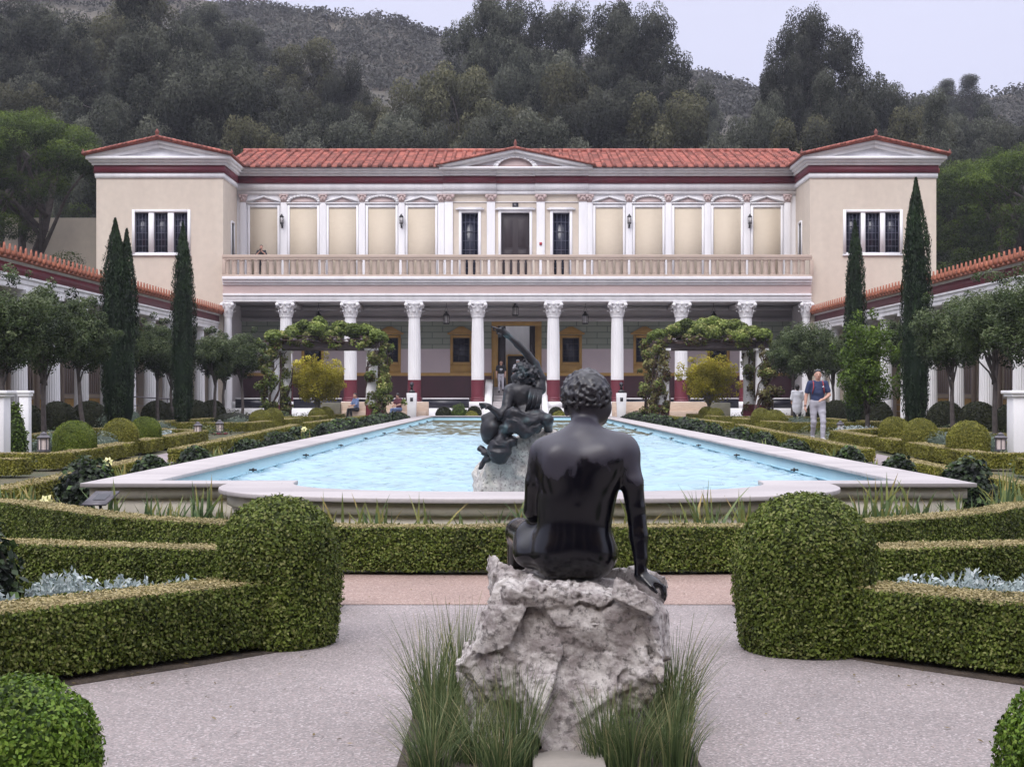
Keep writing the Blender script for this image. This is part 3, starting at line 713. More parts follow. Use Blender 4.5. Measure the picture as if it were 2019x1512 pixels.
mb = MB(); cx_ = xcen; mb.box(cx_ - .16, cx_ + .16, YB - .12, YB - .04, Z(410, YB), Z(401, YB)); pq = vp(mb, 'number_plaque', 'black_stone')
mb = MB(); mb.tube([(cx_ - .07, YB - .122, Z(405.5, YB)), (cx_ + .07, YB - .122, Z(405.5, YB))], .012, 6); mb.tube([(cx_ - .07, YB - .122, Z(403, YB)), (cx_ + .02, YB - .122, Z(403, YB))], .01, 6); vp(mb, 'plaque_mark', 'grey', pq)
mb = MB(); mb.box(big[2] - .07, big[2] + .07, YB - .19, YB - .14, Z(484, YB), Z(478.5, YB)); vp(mb, 'fire_alarm', 'red_plastic')
# wall lanterns
def wall_lantern(x, z):
    mb = MB(); y = YB - .1
    mb.tube([(x, y, z - .3), (x, y - .1, z - .36), (x, y - .2, z - .3), (x, y - .2, z - .2)], .022, 6); mb.ell((x, y - .2, z - .27), (.06, .06, .05), 8, 6); mb.box(x - .05, x + .05, y - .03, y, z - .4, z - .2)
    mb.lathe([(.10, .18), (.13, .2), (.05, .3), (.02, .36)], (x, y - .2, z), 8); mb.lathe([(.09, -.2), (.11, -.17), (.11, -.14)], (x, y - .2, z), 8)
    for k_ in range(6):
        t = k_ * PI / 3; mb.tube([(x + .1 * math.cos(t), y - .2 + .1 * math.sin(t), z - .15), (x + .115 * math.cos(t), y - .2 + .115 * math.sin(t), z + .19)], .01, 4)
    o_ = vp(mb, 'wall_lantern', 'bronze_dark'); g = MB(); g.lathe([(.075, -.13), (.09, .17)], (x, y - .2, z), 8); vp(g, 'lantern_glass', 'lamp_glass', o_)
for p in (557, 792, 1240, 1477): wall_lantern(X(p, YB), Z(436, YB))
# ---- balcony: slab, entablature, balustrade
x0, x1 = X(442, YF), X(1597, YF); yb = YF - .35
mb = MB(); mb.box(x0, x1, yb + .4, YB, 7.37, ZF); vp(mb, 'balcony_floor', 'grey')
for (z0, z1, o_, mm, nm) in ((6.50, 6.62, .0, 'white', 'portico_architrave'), (6.62, 6.80, .03, 'white', 'portico_architrave'), (6.80, 6.92, .10, 'white', 'portico_architrave'), (6.92, 7.37, .0, 'pink', 'frieze'), (7.37, 7.50, .08, 'white', 'portico_cornice'), (7.50, 7.64, .2, 'white', 'portico_cornice'), (7.64, 7.80, .3, 'white', 'portico_cornice')):
    mb = MB(); mb.box(x0, x1, yb - o_, yb + .7, z0, z1); vp(mb, nm, mm, bevel=.015)
yb2 = yb - .12
mb = MB(); mb.box(x0, x1, yb2 - .12, yb2 + .12, 8.78, 8.94); mb.box(x0, x1, yb2 - .1, yb2 + .1, 8.68, 8.78); mb.box(x0, x1, yb2 - .1, yb2 + .1, 7.80, 7.90)
for p in (442, 1593): mb.box(X(p, YF), X(p, YF) + (.2 if p < 1000 else -.2) if 0 else X(p, YF) + .18, yb2 - .1, yb2 + .1, 7.90, 8.68)
bal = vp(mb, 'balustrade', 'tan', bevel=.01)
bx = .387; nb = int((x1 - x0) / bx)
def bal_mesh():
    mb = MB(); mb.box(-.13, .13, -.08, .08, 7.90, 7.97); mb.box(-.13, .13, -.08, .08, 8.60, 8.68)
    mb.prism([(-.13, 7.97), (.13, 7.97), (.122, 8.02), (.122, 8.52), (.15, 8.60), (-.15, 8.60), (-.122, 8.52), (-.122, 8.02)][0:8], -.06, .06); return mb
b0 = bal_mesh().build('baluster', MATS['tan'], bal); b0.location = (x0 + .25 - vo_[0], yb2 - vo_[1], 0)
for i in range(1, nb):
    c = b0.copy(); COL.objects.link(c); c.parent = bal; c.location = (x0 + .25 + i * bx - vo_[0], yb2 - vo_[1], 0)
# ---- columns
def capital_mesh(r=.30, h=.78, w_=.50):
    mb = MB(); mb.lathe([(r * 1.12, 0), (r * 1.12, .05), (r * .95, .06), (r * .98, h * .45), (r * 1.25, h * .8), (r * 1.35, h * .86)], seg=24)
    for row, (n_, z0, z1, rr, off) in enumerate(((8, .05, h * .42, r * 1.05, 0), (8, h * .2, h * .68, r * 1.1, .5))):
        for i in range(n_):
            t = 2 * PI * (i + off) / n_; c, s_ = math.cos(t), math.sin(t); tx, ty = -s_, c; ww = rr * .36
            prof = [(0, z0, ww), (.03, (z0 + z1) / 2, ww * 1.15), (.10, z1 - .03, ww * .9), (.17, z1, ww * .6), (.18, z1 - .06, ww * .3)]
            V = []
            for (o_, z, wd) in prof:
                for q in (-1, 0, 1): V.append(((rr + o_ + (.03 if q == 0 else 0)) * c + q * wd * tx, (rr + o_ + (.03 if q == 0 else 0)) * s_ + q * wd * ty, z))
            mb.add(V, [(i_ * 3 + j_, i_ * 3 + j_ + 1, i_ * 3 + j_ + 4, i_ * 3 + j_ + 3) for i_ in range(4) for j_ in range(2)])
    for i in range(4):
        t = PI / 4 + i * PI / 2; c, s_ = math.cos(t), math.sin(t)
        P = [((r * 1.05 + q * .06) * c, (r * 1.05 + q * .06) * s_, h * .6 + q * .045) for q in range(5)]; mb.tube(P, .05, 6)
        mb.ell(((r * 1.9) * c, (r * 1.9) * s_, h * .8), (.1, .1, .1), 10, 8)
    for i in range(4):
        t = i * PI / 2; mb.ell((w_ * .85 * math.cos(t), w_ * .85 * math.sin(t), h * .86), (.08, .08, .09), 8, 6)
    A = []
    for i in range(4):
        t = PI / 4 + i * PI / 2; a = np.array([math.cos(t), math.sin(t)]) * w_ * 1.33; t2 = t + PI / 2; b = np.array([math.cos(t2), math.sin(t2)]) * w_ * 1.33
        mid = np.array([math.cos(t + PI / 4), math.sin(t + PI / 4)]) * w_ * .80
        tn = np.array([-math.sin(t), math.cos(t)]) * .05
        A += [tuple(a + tn), tuple((a + mid) / 2 * .97), tuple(mid), tuple((b + mid) / 2 * .97), tuple(b - np.array([-math.sin(t2), math.cos(t2)]) * .05)]
    mb.prismz(A, h * .86, h); return mb
cpx = [564, 691, 817, 942, 1091, 1217, 1343, 1471]
ZP = 1.24; zc = 6.50 - .80; zr_ = Z(749, YF)
mb = MB(); mb.lathe([(.335, zr_), (.335, zr_ + 1.2), (.325, 4.6), (.30, zc - .1), (.30, zc)], seg=80, flute=.022, fn=20)
col0 = mb.build('column', MATS['white'], villa, smooth=True, auto=35); col0.location = (X(cpx[0], YF) - vo_[0], 0, 0)
mb = MB(); mb.lathe([(.40, ZP), (.42, ZP + .05), (.38, ZP + .12), (.40, ZP + .18), (.352, ZP + .24), (.352, zr_ - .002)], seg=40); c1 = mb.build('column_base', MATS['maroon'], col0, smooth=True, auto=35)
c2 = capital_mesh(.31, .80, .46); c2.V = [v_ + [0, 0, zc] for v_ in c2.V]; capo = c2.build('capital', MATS['white'], col0, smooth=True, auto=40)
for p in cpx[1:]:
    c = copy_tree(col0, villa); c.location = (X(p, YF) - vo_[0], 0, 0)
for p in (450, 1589):                    # slimmer engaged columns at the pavilion corners
    mb = MB(); xx = X(p, YF); mb.lathe([(.23, .9), (.225, 3), (.20, zc)], (xx, YF - .1, 0), 40, flute=.015, fn=16); o_ = vp(mb, 'corner_column', 'white', smooth=True, auto=35)
    c2 = capital_mesh(.21, .80, .27); c2.V = [v_ * [1, 1, 1] + [xx, YF - .1, zc] for v_ in c2.V]; vp(c2, 'capital', 'white', o_, smooth=True, auto=40)
# ---- portico: podium, parapets, back wall, ceiling
mb = MB()
sx0, sx1 = X(970, 79), X(1068, 79)
mb.box(x0, sx0, YF - .5, YB + .5, G0 - .4, ZP - .34); mb.box(sx1, x1, YF - .5, YB + .5, G0 - .4, ZP - .34)
mb.box(x0, sx0, YF + .1, YB + .5, ZP - .34, ZP); mb.box(sx1, x1, YF + .1, YB + .5, ZP - .34, ZP); mb.box(sx0, sx1, YF + .3, YB + .5, ZP - .3, ZP)
for p in cpx: mb.box(X(p, YF) - .45, X(p, YF) + .45, YF - .46, YF + .45, ZP - .34, ZP + .002)
vp(mb, 'podium', 'white')
allc = [450] + cpx + [1589]
for i in range(len(allc) - 1):
    if allc[i] == 942: continue
    a, b_ = X(allc[i], YF) + .45, X(allc[i + 1], YF) - .45
    bw = vp(MB().box(a, b_, YF - .4, YF - .1, ZP - .34, 1.37), 'porch_parapet', 'black_stone'); vp(MB().box(a, b_, YF - .44, YF - .06, 1.37, 1.43), 'parapet_cap', 'white', bw)
mb = MB(); n_ = 7
for i in range(n_): mb.box(sx0, sx1, YF - 2.9 + i * .42, YF + .6, G0 - .3 + (ZP - G0) * i / n_, G0 + (ZP - G0) * (i + 1) / n_ - (.0 if i < n_ - 1 else .002))
for i in range(5): mb.box(sx0, sx1, YF + 1.7 + i * .42, YB + .6, ZP - .002 if i == 0 else ZP + .16 * i, ZP + .16 * (i + 1))
vp(mb, 'stairs', 'coping', bevel=.015)
for s, pa, pb in ((-1, 956, 970), (1, 1068, 1079)):
    a, b_ = X(pa, YF), X(pb, YF)
    mb = MB(); mb.V = []; mb.add([(a, YF - 2.9, G0), (b_, YF - 2.9, G0), (b_, YF + 3.4, G0), (a, YF + 3.4, G0), (a, YF - 2.9, .55), (b_, YF - 2.9, .55), (b_, YF - .6, 1.35), (a, YF - .6, 1.35), (a, YF + 1.0, 2.15), (b_, YF + 1.0, 2.15), (b_, YF + 3.4, 2.45), (a, YF + 3.4, 2.45)],
        [(0, 1, 5, 4), (4, 5, 6, 7), (7, 6, 9, 8), (8, 9, 10, 11), (3, 11, 10, 2), (0, 4, 7, 8, 11, 3), (1, 2, 10, 9, 6, 5)])
    ck = vp(mb, 'stair_wall', 'white')
    h = MB(); xx = b_ + .06 if s < 0 else a - .06
    h.tube([(xx, YF - 3.0, G0 + .85), (xx, YF - .4, ZP + .85), (xx, YF + 1.2, ZP + .9), (xx, YF + 3.3, 2.9)], .022, 8)
    for yy, z0_, z1_ in ((YF - 2.9, G0, G0 + .87), (YF - .4, ZP, ZP + .85), (YF + 1.2, ZP, ZP + .9), (YF + 3.3, 2.0, 2.9)): h.tube([(xx, yy, z0_), (xx, yy, z1_)], .018, 6)
    vp(h, 'handrail', 'bronze_dark')
ywb = YB + .5
dh = (X(982, ywb), X(1055, ywb), 2.04, Z(643, ywb))
gw = [(X(a, ywb), X(b_, ywb), Z(714, ywb), Z(666, ywb)) for a, b_ in ((893, 926), (1109, 1142), (752, 785), (1254, 1287), (600, 633), (1400, 1433))]
def band(z0, z1, m_, nm, y0, hs, th=.1):
    mb = MB(); mb.wall(x0 - .0, x1 + .0, z0, z1, y0, y0 + th, [h for h in hs if h[2] < z1 and h[3] > z0]); return vp(mb, nm, m_)
hs = [dh] + gw
band(Z(688, ywb), Z(634, ywb), 'green_blocks', 'green_block_wall', ywb, hs)
band(Z(735, ywb), Z(688, ywb), 'lilac', 'lilac_wall', ywb, hs)
band(Z(741, ywb), Z(735, ywb), 'ochre', 'ochre_band', ywb - .03, [dh])
band(ZP, Z(741, ywb), 'maroon_dado', 'maroon_wall', ywb, [dh])
mb = MB(); mb.box(x0, x1, ywb - .25, ywb + .1, Z(634, ywb), Z(627, ywb)); mb.box(x0, x1, ywb - .1, ywb + .1, Z(627, ywb), 6.52); mb.box(x0, x1, ywb - .4, ywb - .1, 6.3, 6.52); vp(mb, 'porch_inner_cornice', 'grey')
mb = MB(); mb.box(x0, x1, YF + .3, ywb + .1, 6.56, 6.7)
for p in cpx: mb.box(X(p, YF) - .3, X(p, YF) + .3, YF + .36, ywb - .42, 6.3, 6.56)
vp(mb, 'porch_ceiling', 'grey')
for h in gw:
    mb = MB(); a, b_, c, d = h; surround(mb, a, b_, c, d, .15, ywb - .05, ywb + .04)
    mb.box(a - .3, b_ + .3, ywb - .1, ywb, d + .18, d + .28); mb.prism([(a - .24, d + .28), (b_ + .24, d + .28), ((a + b_) / 2 + .12, d + .62), ((a + b_) / 2 - .12, d + .62)], ywb - .08, ywb)
    mb.box(a - .15, b_ + .15, ywb - .04, ywb, Z(735, ywb), c - .15)
    vp(mb, 'window_surround', 'ochre')
window(gw, ywb + .03, 'dark', (3, 4))
mb = MB(); a, b_, c, d = dh; mb.box(a - .36, a, ywb - .06, ywb + .1, 2.0, d + .02); mb.box(b_, b_ + .36, ywb - .06, ywb + .1, 2.0, d + .02); mb.box(a - .36, b_ + .36, ywb - .06, ywb + .1, d + .02, d + .3)
vp(mb, 'door_surround', 'ochre')
# open doorway: dark leaves folded inside, bright court beyond with a second door
for q in ((a, a + .42), (b_ - .3, b_)): vp(MB().box(*q, ywb + .1, ywb + .6, 2.04, d), 'door_leaf', 'door_wood')
mb = MB(); mb.box(a - 1.5, b_ + 1.5, ywb + .6, ywb + 14, 1.90, 2.04); mb.box(a - 6, b_ + 6, ywb + 14, ywb + 14.2, 0.5, 9.5)
mb.wall(ywb + .6, ywb + 11, 2.04, 7.2, a - 1.6, a - 1.5, (), axis='x'); mb.wall(ywb + .6, ywb + 11, 2.04, 7.2, b_ + 1.5, b_ + 1.6, (), axis='x'); vp(mb, 'vestibule', 'white')
for pa, pb in ((985, 990), (1042, 1049)):
    mb = MB(); mb.box(X(pa, 95.5), X(pb, 95.5), 95.4, 95.7, 2.04, 8); vp(mb, 'vestibule_pier', 'white')
mb = MB(); mb.box(X(1001, ywb + 14), X(1036, ywb + 14), ywb + 13.9, ywb + 13.99, 2.04, Z(702, ywb + 14)); vp(mb, 'inner_door', 'dark')
mb = MB(); mb.box(X(998, ywb + 14), X(1001, ywb + 14), ywb + 13.85, ywb + 13.99, 2.04, Z(700, ywb + 14)); mb.box(X(1001, ywb + 14), X(1036, ywb + 14), ywb + 13.85, ywb + 13.99, Z(702, ywb + 14), Z(699, ywb + 14)); vp(mb, 'inner_door_frame', 'ochre')
# blind side niches at the ends of the porch
for xx in (x0 + .02, x1 - .12): vp(MB().wall(YF + .4, ywb, ZP, 6.5, xx, xx + .1, (), axis='x'), 'porch_end_wall', 'grey')
# ---- lanterns hanging in the porch (things of their own)
def hanging_lantern(x, y, z, m_, lab, ceil=6.56):
    t = thing('hanging_lantern', (x, y, z), lab, 'lantern', 'lanterns hanging in the porch')
    mb = MB(); mb.tube([(0, 0, ceil - z), (0, 0, .62)], .012, 6)
    for s in (-1, 1): mb.tube([(0, 0, .62), (s * .14, 0, .2)], .008, 4)
    mb.build('chain', MATS['bronze_dark'], t)
    mb = MB(); mb.lathe([(.17, .08), (.18, .12), (.12, .2), (.07, .24), (.07, .3), (.03, .34)], seg=12); mb.lathe([(.16, -.36), (.17, -.33), (.16, -.3)], seg=12)
    for k_ in range(6):
        a = k_ * PI / 3; mb.tube([(.16 * math.cos(a), .16 * math.sin(a), -.32), (.16 * math.cos(a), .16 * math.sin(a), .1)], .014, 4)
    mb.build('frame', MATS['bronze_dark'], t); g = MB(); g.lathe([(.14, -.3), (.14, .08)], seg=12); g.build('glass', MATS[m_], t)
names = ['round lantern on a chain above the vines of the left pergola', 'round lantern on a chain between the third and fourth porch columns from the left', 'square dark lantern on a chain over the porch doorway', 'round lantern on a chain between the fifth and sixth porch columns from the left', 'round lantern on a chain above the vines of the right pergola']
for p, py, nm in zip((628, 880, 1016, 1154, 1407), (626, 626, 610, 626, 626), names): hanging_lantern(X(p, 81), 81, Z(py, 81), 'lamp_glass', nm)
# ================================================================== the two side colonnades
def colonnade(s, label):
    xe = AX + .08 + s * 15.6             # eave line
    org = (xe, 60, G(60)); t = thing('colonnade', org, label, 'colonnade')
    def xx(d): return xe + s * d         # d metres away from the garden
    y0, y1 = 34.0, 79.2
    sl = .0049
    def zz(z): return lambda y: z + sl * (y - 44.8)
    def beam(mb, d0, d1, z0, z1, ya=y0, yb=y1, rnd=.5):
        a, b = sorted((xx(d0), xx(d1))); f0, f1 = zz(z0), zz(z1)
        mb.add([(a, ya, f0(ya)), (b, ya, f0(ya)), (b, yb, f0(yb)), (a, yb, f0(yb)), (a, ya, f1(ya)), (b, ya, f1(ya)), (b, yb, f1(yb)), (a, yb, f1(yb))],
               [(3, 2, 1, 0), (4, 5, 6, 7), (0, 1, 5, 4), (2, 3, 7, 6), (1, 2, 6, 5), (0, 4, 7, 3)], rnd); return mb
    def p(mb, nm, m, par=None, **k): return mb.build(nm, MATS[m], par or t, org, **k)
    mb = MB(); beam(mb, -.02, .6, 5.67, 5.74); beam(mb, .05, .6, 5.60, 5.67); p(mb, 'cornice', 'white', bevel=.01)
    p(beam(MB(), .12, .6, 5.27, 5.60), 'maroon_band', 'maroon')
    mb = MB(); beam(mb, .07, .62, 5.19, 5.27); beam(mb, .13, .60, 5.03, 5.19); beam(mb, .17, .62, 4.86, 5.03); p(mb, 'architrave', 'white', bevel=.01)
    # roof
    mb = MB(); a, b = (xx(-.1), 0), (xx(4.9), 0)
    f = lambda d, y: zz(5.76 + (d + .1) * .287)(y)
    V = [(xx(-.1), y0, f(-.1, y0)), (xx(4.9), y0, f(4.9, y0)), (xx(4.9), y1, f(4.9, y1)), (xx(-.1), y1, f(-.1, y1))]
    V += [(x_, y_, z_ - .12) for x_, y_, z_ in V]
    mb.add(V, [(0, 1, 2, 3), (7, 6, 5, 4), (0, 3, 7, 4), (1, 5, 6, 2)], .3)
    rng = random.Random(3 + s); teeth = []; y = y0 + .2
    while y < y1 - .2:
        for j in range(8):
            d0, d1 = -.16 + j * .63, -.16 + (j + 1) * .63
            mb.tube([(xx(d0), y, f(d0, y) + .05), (xx(d1), y, f(d1, y) + .04)], [.105, .085], 6, rnd=rng.random(), cap=(j == 0))
        r0 = rng.random(); zt = f(-.16, y)
        P = [(-.07, 0), (.07, 0), (.075, .12), (.04, .24), (.0, .36), (-.04, .24), (-.075, .12)]
        V = [(xx(-.2), y + q, zt + h) for q, h in P] + [(xx(-.14), y + q, zt + h) for q, h in P]
        n = len(P)
        if not teeth: teeth.append((MB().add([(a_ - org[0], b_ - y, c_ - zt) for a_, b_, c_ in V], [tuple(range(n)), tuple(range(2 * n - 1, n - 1, -1))] + [(i, i + n, (i + 1) % n + n, (i + 1) % n) for i in range(n)], .5), []))
        teeth[0][1].append((y - org[1], zt - org[2]))
        y += .50
    ro = p(mb, 'roof', 'tile_orange'); a0 = teeth[0][0].build('antefix', MATS['tile_orange'], ro)
    for k, (dy, dz) in enumerate(teeth[0][1]):
        o = a0 if k == 0 else a0.copy()
        if k: COL.objects.link(o); o.parent = ro
        o.location = (0, dy, dz)
    # columns, a row of white fluted shafts
    c0 = None; y = 51.3 - 3.45 * 5
    while y < 79:
        zt = zz(4.86)(y) - G(y)
        mb = MB(); mb.lathe([(.27, 0), (.262, 1.2), (.225, zt - .32), (.225, zt - .28)], seg=80, flute=.024, fn=20)
        o = mb.build('column', MATS['white'], t, smooth=True, auto=35); o.location = (xx(.42) - org[0], y - org[1], G(y) - org[2])
        mb = MB(); mb.lathe([(.24, zt - .28), (.25, zt - .26), (.24, zt - .22), (.31, zt - .12)], seg=24); mb.box(-.32, .32, -.32, .32, zt - .12, zt + .003); mb.build('capital', MATS['white'], o, smooth=True, auto=30)
        y += 3.45
    # floor, back wall with painted panels
    p(beam(MB(), -.1, 4.9, -.1, .13), 'walkway_floor', 'coping')
    mb = MB(); beam(mb, 4.5, 4.9, -.1, 6.6); p(mb, 'back_wall', 'stucco_panel')
    p(beam(MB(), .7, 4.5, 4.95, 5.05), 'walkway_ceiling', 'grey')
    y = y0 + .6; k = 0
    while y < y1 - 3:
        oc = MB(); li = MB(); pl = MB()
        beam(oc, 4.44, 4.5, .2, 1.35, y + .3, y + 3.1); beam(li, 4.46, 4.5, 1.5, 4.4, y + .45, y + 2.95); beam(pl, 4.36, 4.5, .13, 4.7, y - .05, y + .22)
        for q in np.arange(y + .7, y + 2.9, .36): beam(pl, 4.41, 4.46, 1.55, 4.3, q, q + .09)
        for q in (.2, .55, .9, 1.3): beam(pl, 4.41, 4.44, q, q + .05, y + .3, y + 3.1)
        p(oc, 'ochre_panel', 'ochre'); p(li, 'lilac_panel', 'lilac'); p(pl, 'painted_pilaster', 'tan')
        y += 3.45; k += 1
    return t
colonnade(-1, 'tile roofed white colonnade along the left side of the garden')
colonnade(1, 'tile roofed white colonnade along the right side of the garden')
# ================================================================== foliage materials
leafmat('box_near', [(.016, .022, .005), (.060, .085, .013), (.098, .134, .021), (.145, .182, .038), (.22, .225, .085)], scale=2.5, patch=.35)
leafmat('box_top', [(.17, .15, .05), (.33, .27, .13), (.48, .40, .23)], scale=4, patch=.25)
leafmat('box_mid', [(.07, .075, .012), (.19, .19, .028), (.30, .28, .06)], scale=2.0, patch=.35)
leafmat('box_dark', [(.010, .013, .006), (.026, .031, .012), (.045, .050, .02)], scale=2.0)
leafmat('ball_bright', [(.05, .075, .01), (.12, .165, .02), (.19, .23, .035)], scale=2.0, patch=.4)
leafmat('near_ball', [(.02, .04, .006), (.08, .15, .015), (.15, .25, .03), (.22, .30, .06)], scale=3, rough=.45)
leafmat('cypress', [(.008, .018, .008), (.02, .038, .014), (.035, .058, .022)], scale=2.5, patch=.4)
leafmat('bay', [(.016, .026, .011), (.045, .068, .025), (.085, .115, .042), (.16, .19, .10)], scale=1.2, patch=.35, rough=.45)
leafmat('lime', [(.03, .05, .008), (.07, .12, .014), (.14, .20, .03)], scale=1.5, patch=.4)
leafmat('gold', [(.26, .24, .02), (.56, .50, .05), (.76, .68, .13)], scale=1.2, patch=.45)
leafmat('vine', [(.045, .065, .014), (.12, .165, .035), (.21, .265, .065), (.36, .34, .13)], scale=1.0, patch=.35)
leafmat('vine_dry', [(.07, .03, .02), (.12, .10, .04), (.20, .20, .07), (.36, .29, .13)], scale=1.5, patch=.3)
leafmat('ivy', [(.008, .012, .009), (.02, .03, .018), (.045, .07, .03), (.10, .17, .04)], scale=2, rough=.35)
leafmat('iris', [(.07, .12, .055), (.14, .20, .09), (.24, .26, .08), (.42, .32, .13)], scale=3, patch=.2, rough=.4)
leafmat('silver', [(.26, .32, .32), (.40, .46, .46), (.52, .56, .57)], scale=3, patch=.2)
leafmat('lavender', [(.05, .07, .05), (.13, .17, .13), (.24, .27, .22)], scale=2)
leafmat('ornamental_grass', [(.03, .05, .022), (.08, .12, .05), (.16, .20, .085), (.34, .31, .17)], scale=3, patch=.2, rough=.45)
leafmat('pine', [(.010, .019, .005), (.040, .068, .009), (.115, .165, .018)], scale=.5, patch=.4)
leafmat('euc', [(.014, .018, .013), (.050, .056, .040), (.13, .135, .10)], scale=.12, patch=.3, rough=.8, objr=.42)
leafmat('euc_olive', [(.018, .020, .010), (.064, .066, .032), (.14, .135, .07)], scale=.12, patch=.3, objr=.3)
leafmat('scrub', [(.024, .026, .022), (.050, .050, .042), (.095, .09, .078)], scale=.03, patch=.35)
mat('bark', (.10, .085, .08), (.05, .04, .038), scale=6, rough=.9, bump=.01, bscale=30)
mat('bark_pale', (.30, .27, .25), (.16, .14, .13), scale=5, rough=.9, bump=.01, bscale=20)
mat('core', (.012, .016, .006), (.02, .026, .01), scale=6, rough=.9)
RS = np.random.RandomState(11)
# ------------------------------------------------------------------ clipped hedges
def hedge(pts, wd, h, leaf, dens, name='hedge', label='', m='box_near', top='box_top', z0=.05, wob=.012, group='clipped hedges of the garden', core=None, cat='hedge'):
    pts = [np.array(p, float) for p in pts]; rs = np.random.RandomState(int(abs(pts[0][0] * 97 + pts[0][1] * 31)) % 9999)
    # smooth centre line
    P = [pts[0]]
    for a, b in zip(pts[:-1], pts[1:]):
        n = max(1, int(np.linalg.norm(b - a) / .5)); P += [a + (b - a) * (i + 1) / n for i in range(n)]
    P = np.array(P); T = np.gradient(P, axis=0); T /= np.linalg.norm(T, axis=1)[:, None]; Nn = np.stack([-T[:, 1], T[:, 0]], 1)
    g = gz(P[:, 1]); cw = wd / 2 - .02
    root = thing(name, (P[0][0], P[0][1], g[0]), label, cat, group); org = (P[0][0], P[0][1], g[0])
    V = []
    for i in range(len(P)):
        for s_, z in ((-1, z0), (-1, h - .02), (1, h - .02), (1, z0)): V.append((*(P[i] + Nn[i] * s_ * cw), g[i] + z))
    n = len(P); Fc = [(i * 4 + k, i * 4 + (k + 1) % 4, i * 4 + 4 + (k + 1) % 4, i * 4 + 4 + k) for i in range(n - 1) for k in range(4)] + [(0, 1, 2, 3), ((n - 1) * 4 + 3, (n - 1) * 4 + 2, (n - 1) * 4 + 1, (n - 1) * 4)]
    leaves = MB(); leaves.add(V, Fc, .12 if core is None else core); tops = MB()
    seg = np.linalg.norm(np.diff(P, axis=0), axis=1); Ltot = seg.sum(); cum = np.concatenate([[0], np.cumsum(seg)])
    def at(u):
        k = np.clip(np.searchsorted(cum, u) - 1, 0, n - 2); f = (u - cum[k]) / seg[k]
        return P[k] + (P[k + 1] - P[k]) * f[:, None], Nn[k] * (1 - f[:, None]) + Nn[k + 1] * f[:, None], g[k] + (g[k + 1] - g[k]) * f, T[k]
    # sides
    for s_ in (-1, 1):
        k = int(Ltot * h * dens); u = rs.rand(k) * Ltot; c, nn, gg, _ = at(u); z = z0 - .01 + rs.rand(k) * (h - z0 + .01)
        kp = vnoise(np.stack([u * 7, z * 9, u * 0 + 2.5 * s_], -1)) < rs.uniform(.25, 1.1, k); u, c, nn, gg, z = u[kp], c[kp], nn[kp], gg[kp], z[kp]; k = len(u)
        off = wd / 2 + rs.normal(0, .010, k) + wob * vnoise(np.stack([u * 3.1, z * 6, u * 0 + s_], -1)) - .02 * np.clip((.10 - z) / .1, 0, 1)
        C = np.concatenate([c + nn * (s_ * off)[:, None], (gg + z)[:, None]], 1); leafquads(leaves, C, np.concatenate([nn * s_, np.full((k, 1), .25)], 1), leaf, rs, .62, .55)
    # ends
    for e_, sg in ((0, -1), (-1, 1)):
        k = int(wd * h * dens); q = (rs.rand(k) - .5) * wd; z = z0 + rs.rand(k) * (h - z0)
        c = P[e_] + Nn[e_] * q[:, None] + T[e_] * (sg * (.02 + rs.normal(0, .01, k)))[:, None]
        leafquads(leaves, np.concatenate([c, (g[e_] + z)[:, None]], 1), np.tile([T[e_][0] * sg, T[e_][1] * sg, .2], (k, 1)), leaf, rs, .62, .55)
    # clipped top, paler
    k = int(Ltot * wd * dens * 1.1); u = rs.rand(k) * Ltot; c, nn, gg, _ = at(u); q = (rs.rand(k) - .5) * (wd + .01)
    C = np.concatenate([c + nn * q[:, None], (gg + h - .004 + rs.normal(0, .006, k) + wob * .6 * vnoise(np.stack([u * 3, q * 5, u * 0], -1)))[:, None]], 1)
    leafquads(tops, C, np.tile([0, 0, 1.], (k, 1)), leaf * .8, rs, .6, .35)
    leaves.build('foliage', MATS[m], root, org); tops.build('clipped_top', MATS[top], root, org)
    return root
def dome(c, r, h, leaf, dens, label, m='box_near', name='topiary_ball', hc=None, core=.12, group='clipped topiary balls', cyl=0, cat='topiary'):
    """dome: straight-sided below hc, rounded above"""
    x, y = c; g = G(y); rs = np.random.RandomState(int(abs(x * 131 + y * 71)) % 9999); hc = h - r * .95 if hc is None else hc
    mb = MB(); prof = [(r * .86, .04), (r - .02, max(.1, hc * .35)), (r - .02, hc)] + [((r - .02) * math.cos(t), hc + (h - .02 - hc) * math.sin(t)) for t in np.linspace(.15, PI / 2, 8)]
    mb.lathe(prof, (x, y, g), 28, core)
    area = 2 * PI * r * hc + 2 * PI * r * (h - hc); k = int(area * dens); kc = int(k * hc / h)
    t = rs.rand(k) * 2 * PI; z = np.empty(k); z[:kc] = rs.rand(kc) * hc; s_ = rs.rand(k - kc); z[kc:] = hc + (h - hc) * s_
    rr = np.where(z < hc, r * (1 - .12 * np.clip(1 - z / max(.12, hc * .4), 0, 1) ** 2), r * np.sqrt(np.clip(1 - ((z - hc) / (h - hc)) ** 2, 0, 1)))
    nzv = np.where(z < hc, .1, (z - hc) / (h - hc)); nr = np.sqrt(np.clip(1 - nzv ** 2, 0, 1))
    Nn = np.stack([np.cos(t) * nr, np.sin(t) * nr, nzv], 1); jt = rs.normal(0, .008, k) + .012 * vnoise(np.stack([np.cos(t) * 3, np.sin(t) * 3, z * 5], -1))
    C = np.stack([x + rr * np.cos(t), y + rr * np.sin(t), g + z], 1) + Nn * jt[:, None]
    kp = vnoise(np.stack([np.cos(t) * r * 7, np.sin(t) * r * 7, z * 9], -1)) < rs.uniform(.25, 1.1, k); C, Nn = C[kp], Nn[kp]
    leafquads(mb, C, Nn, leaf, rs, .62, .5)
    o = mb.build(name, MATS[m], None, (x, y, g)); o.location = (x, y, g); return tag(o, label, cat, group)
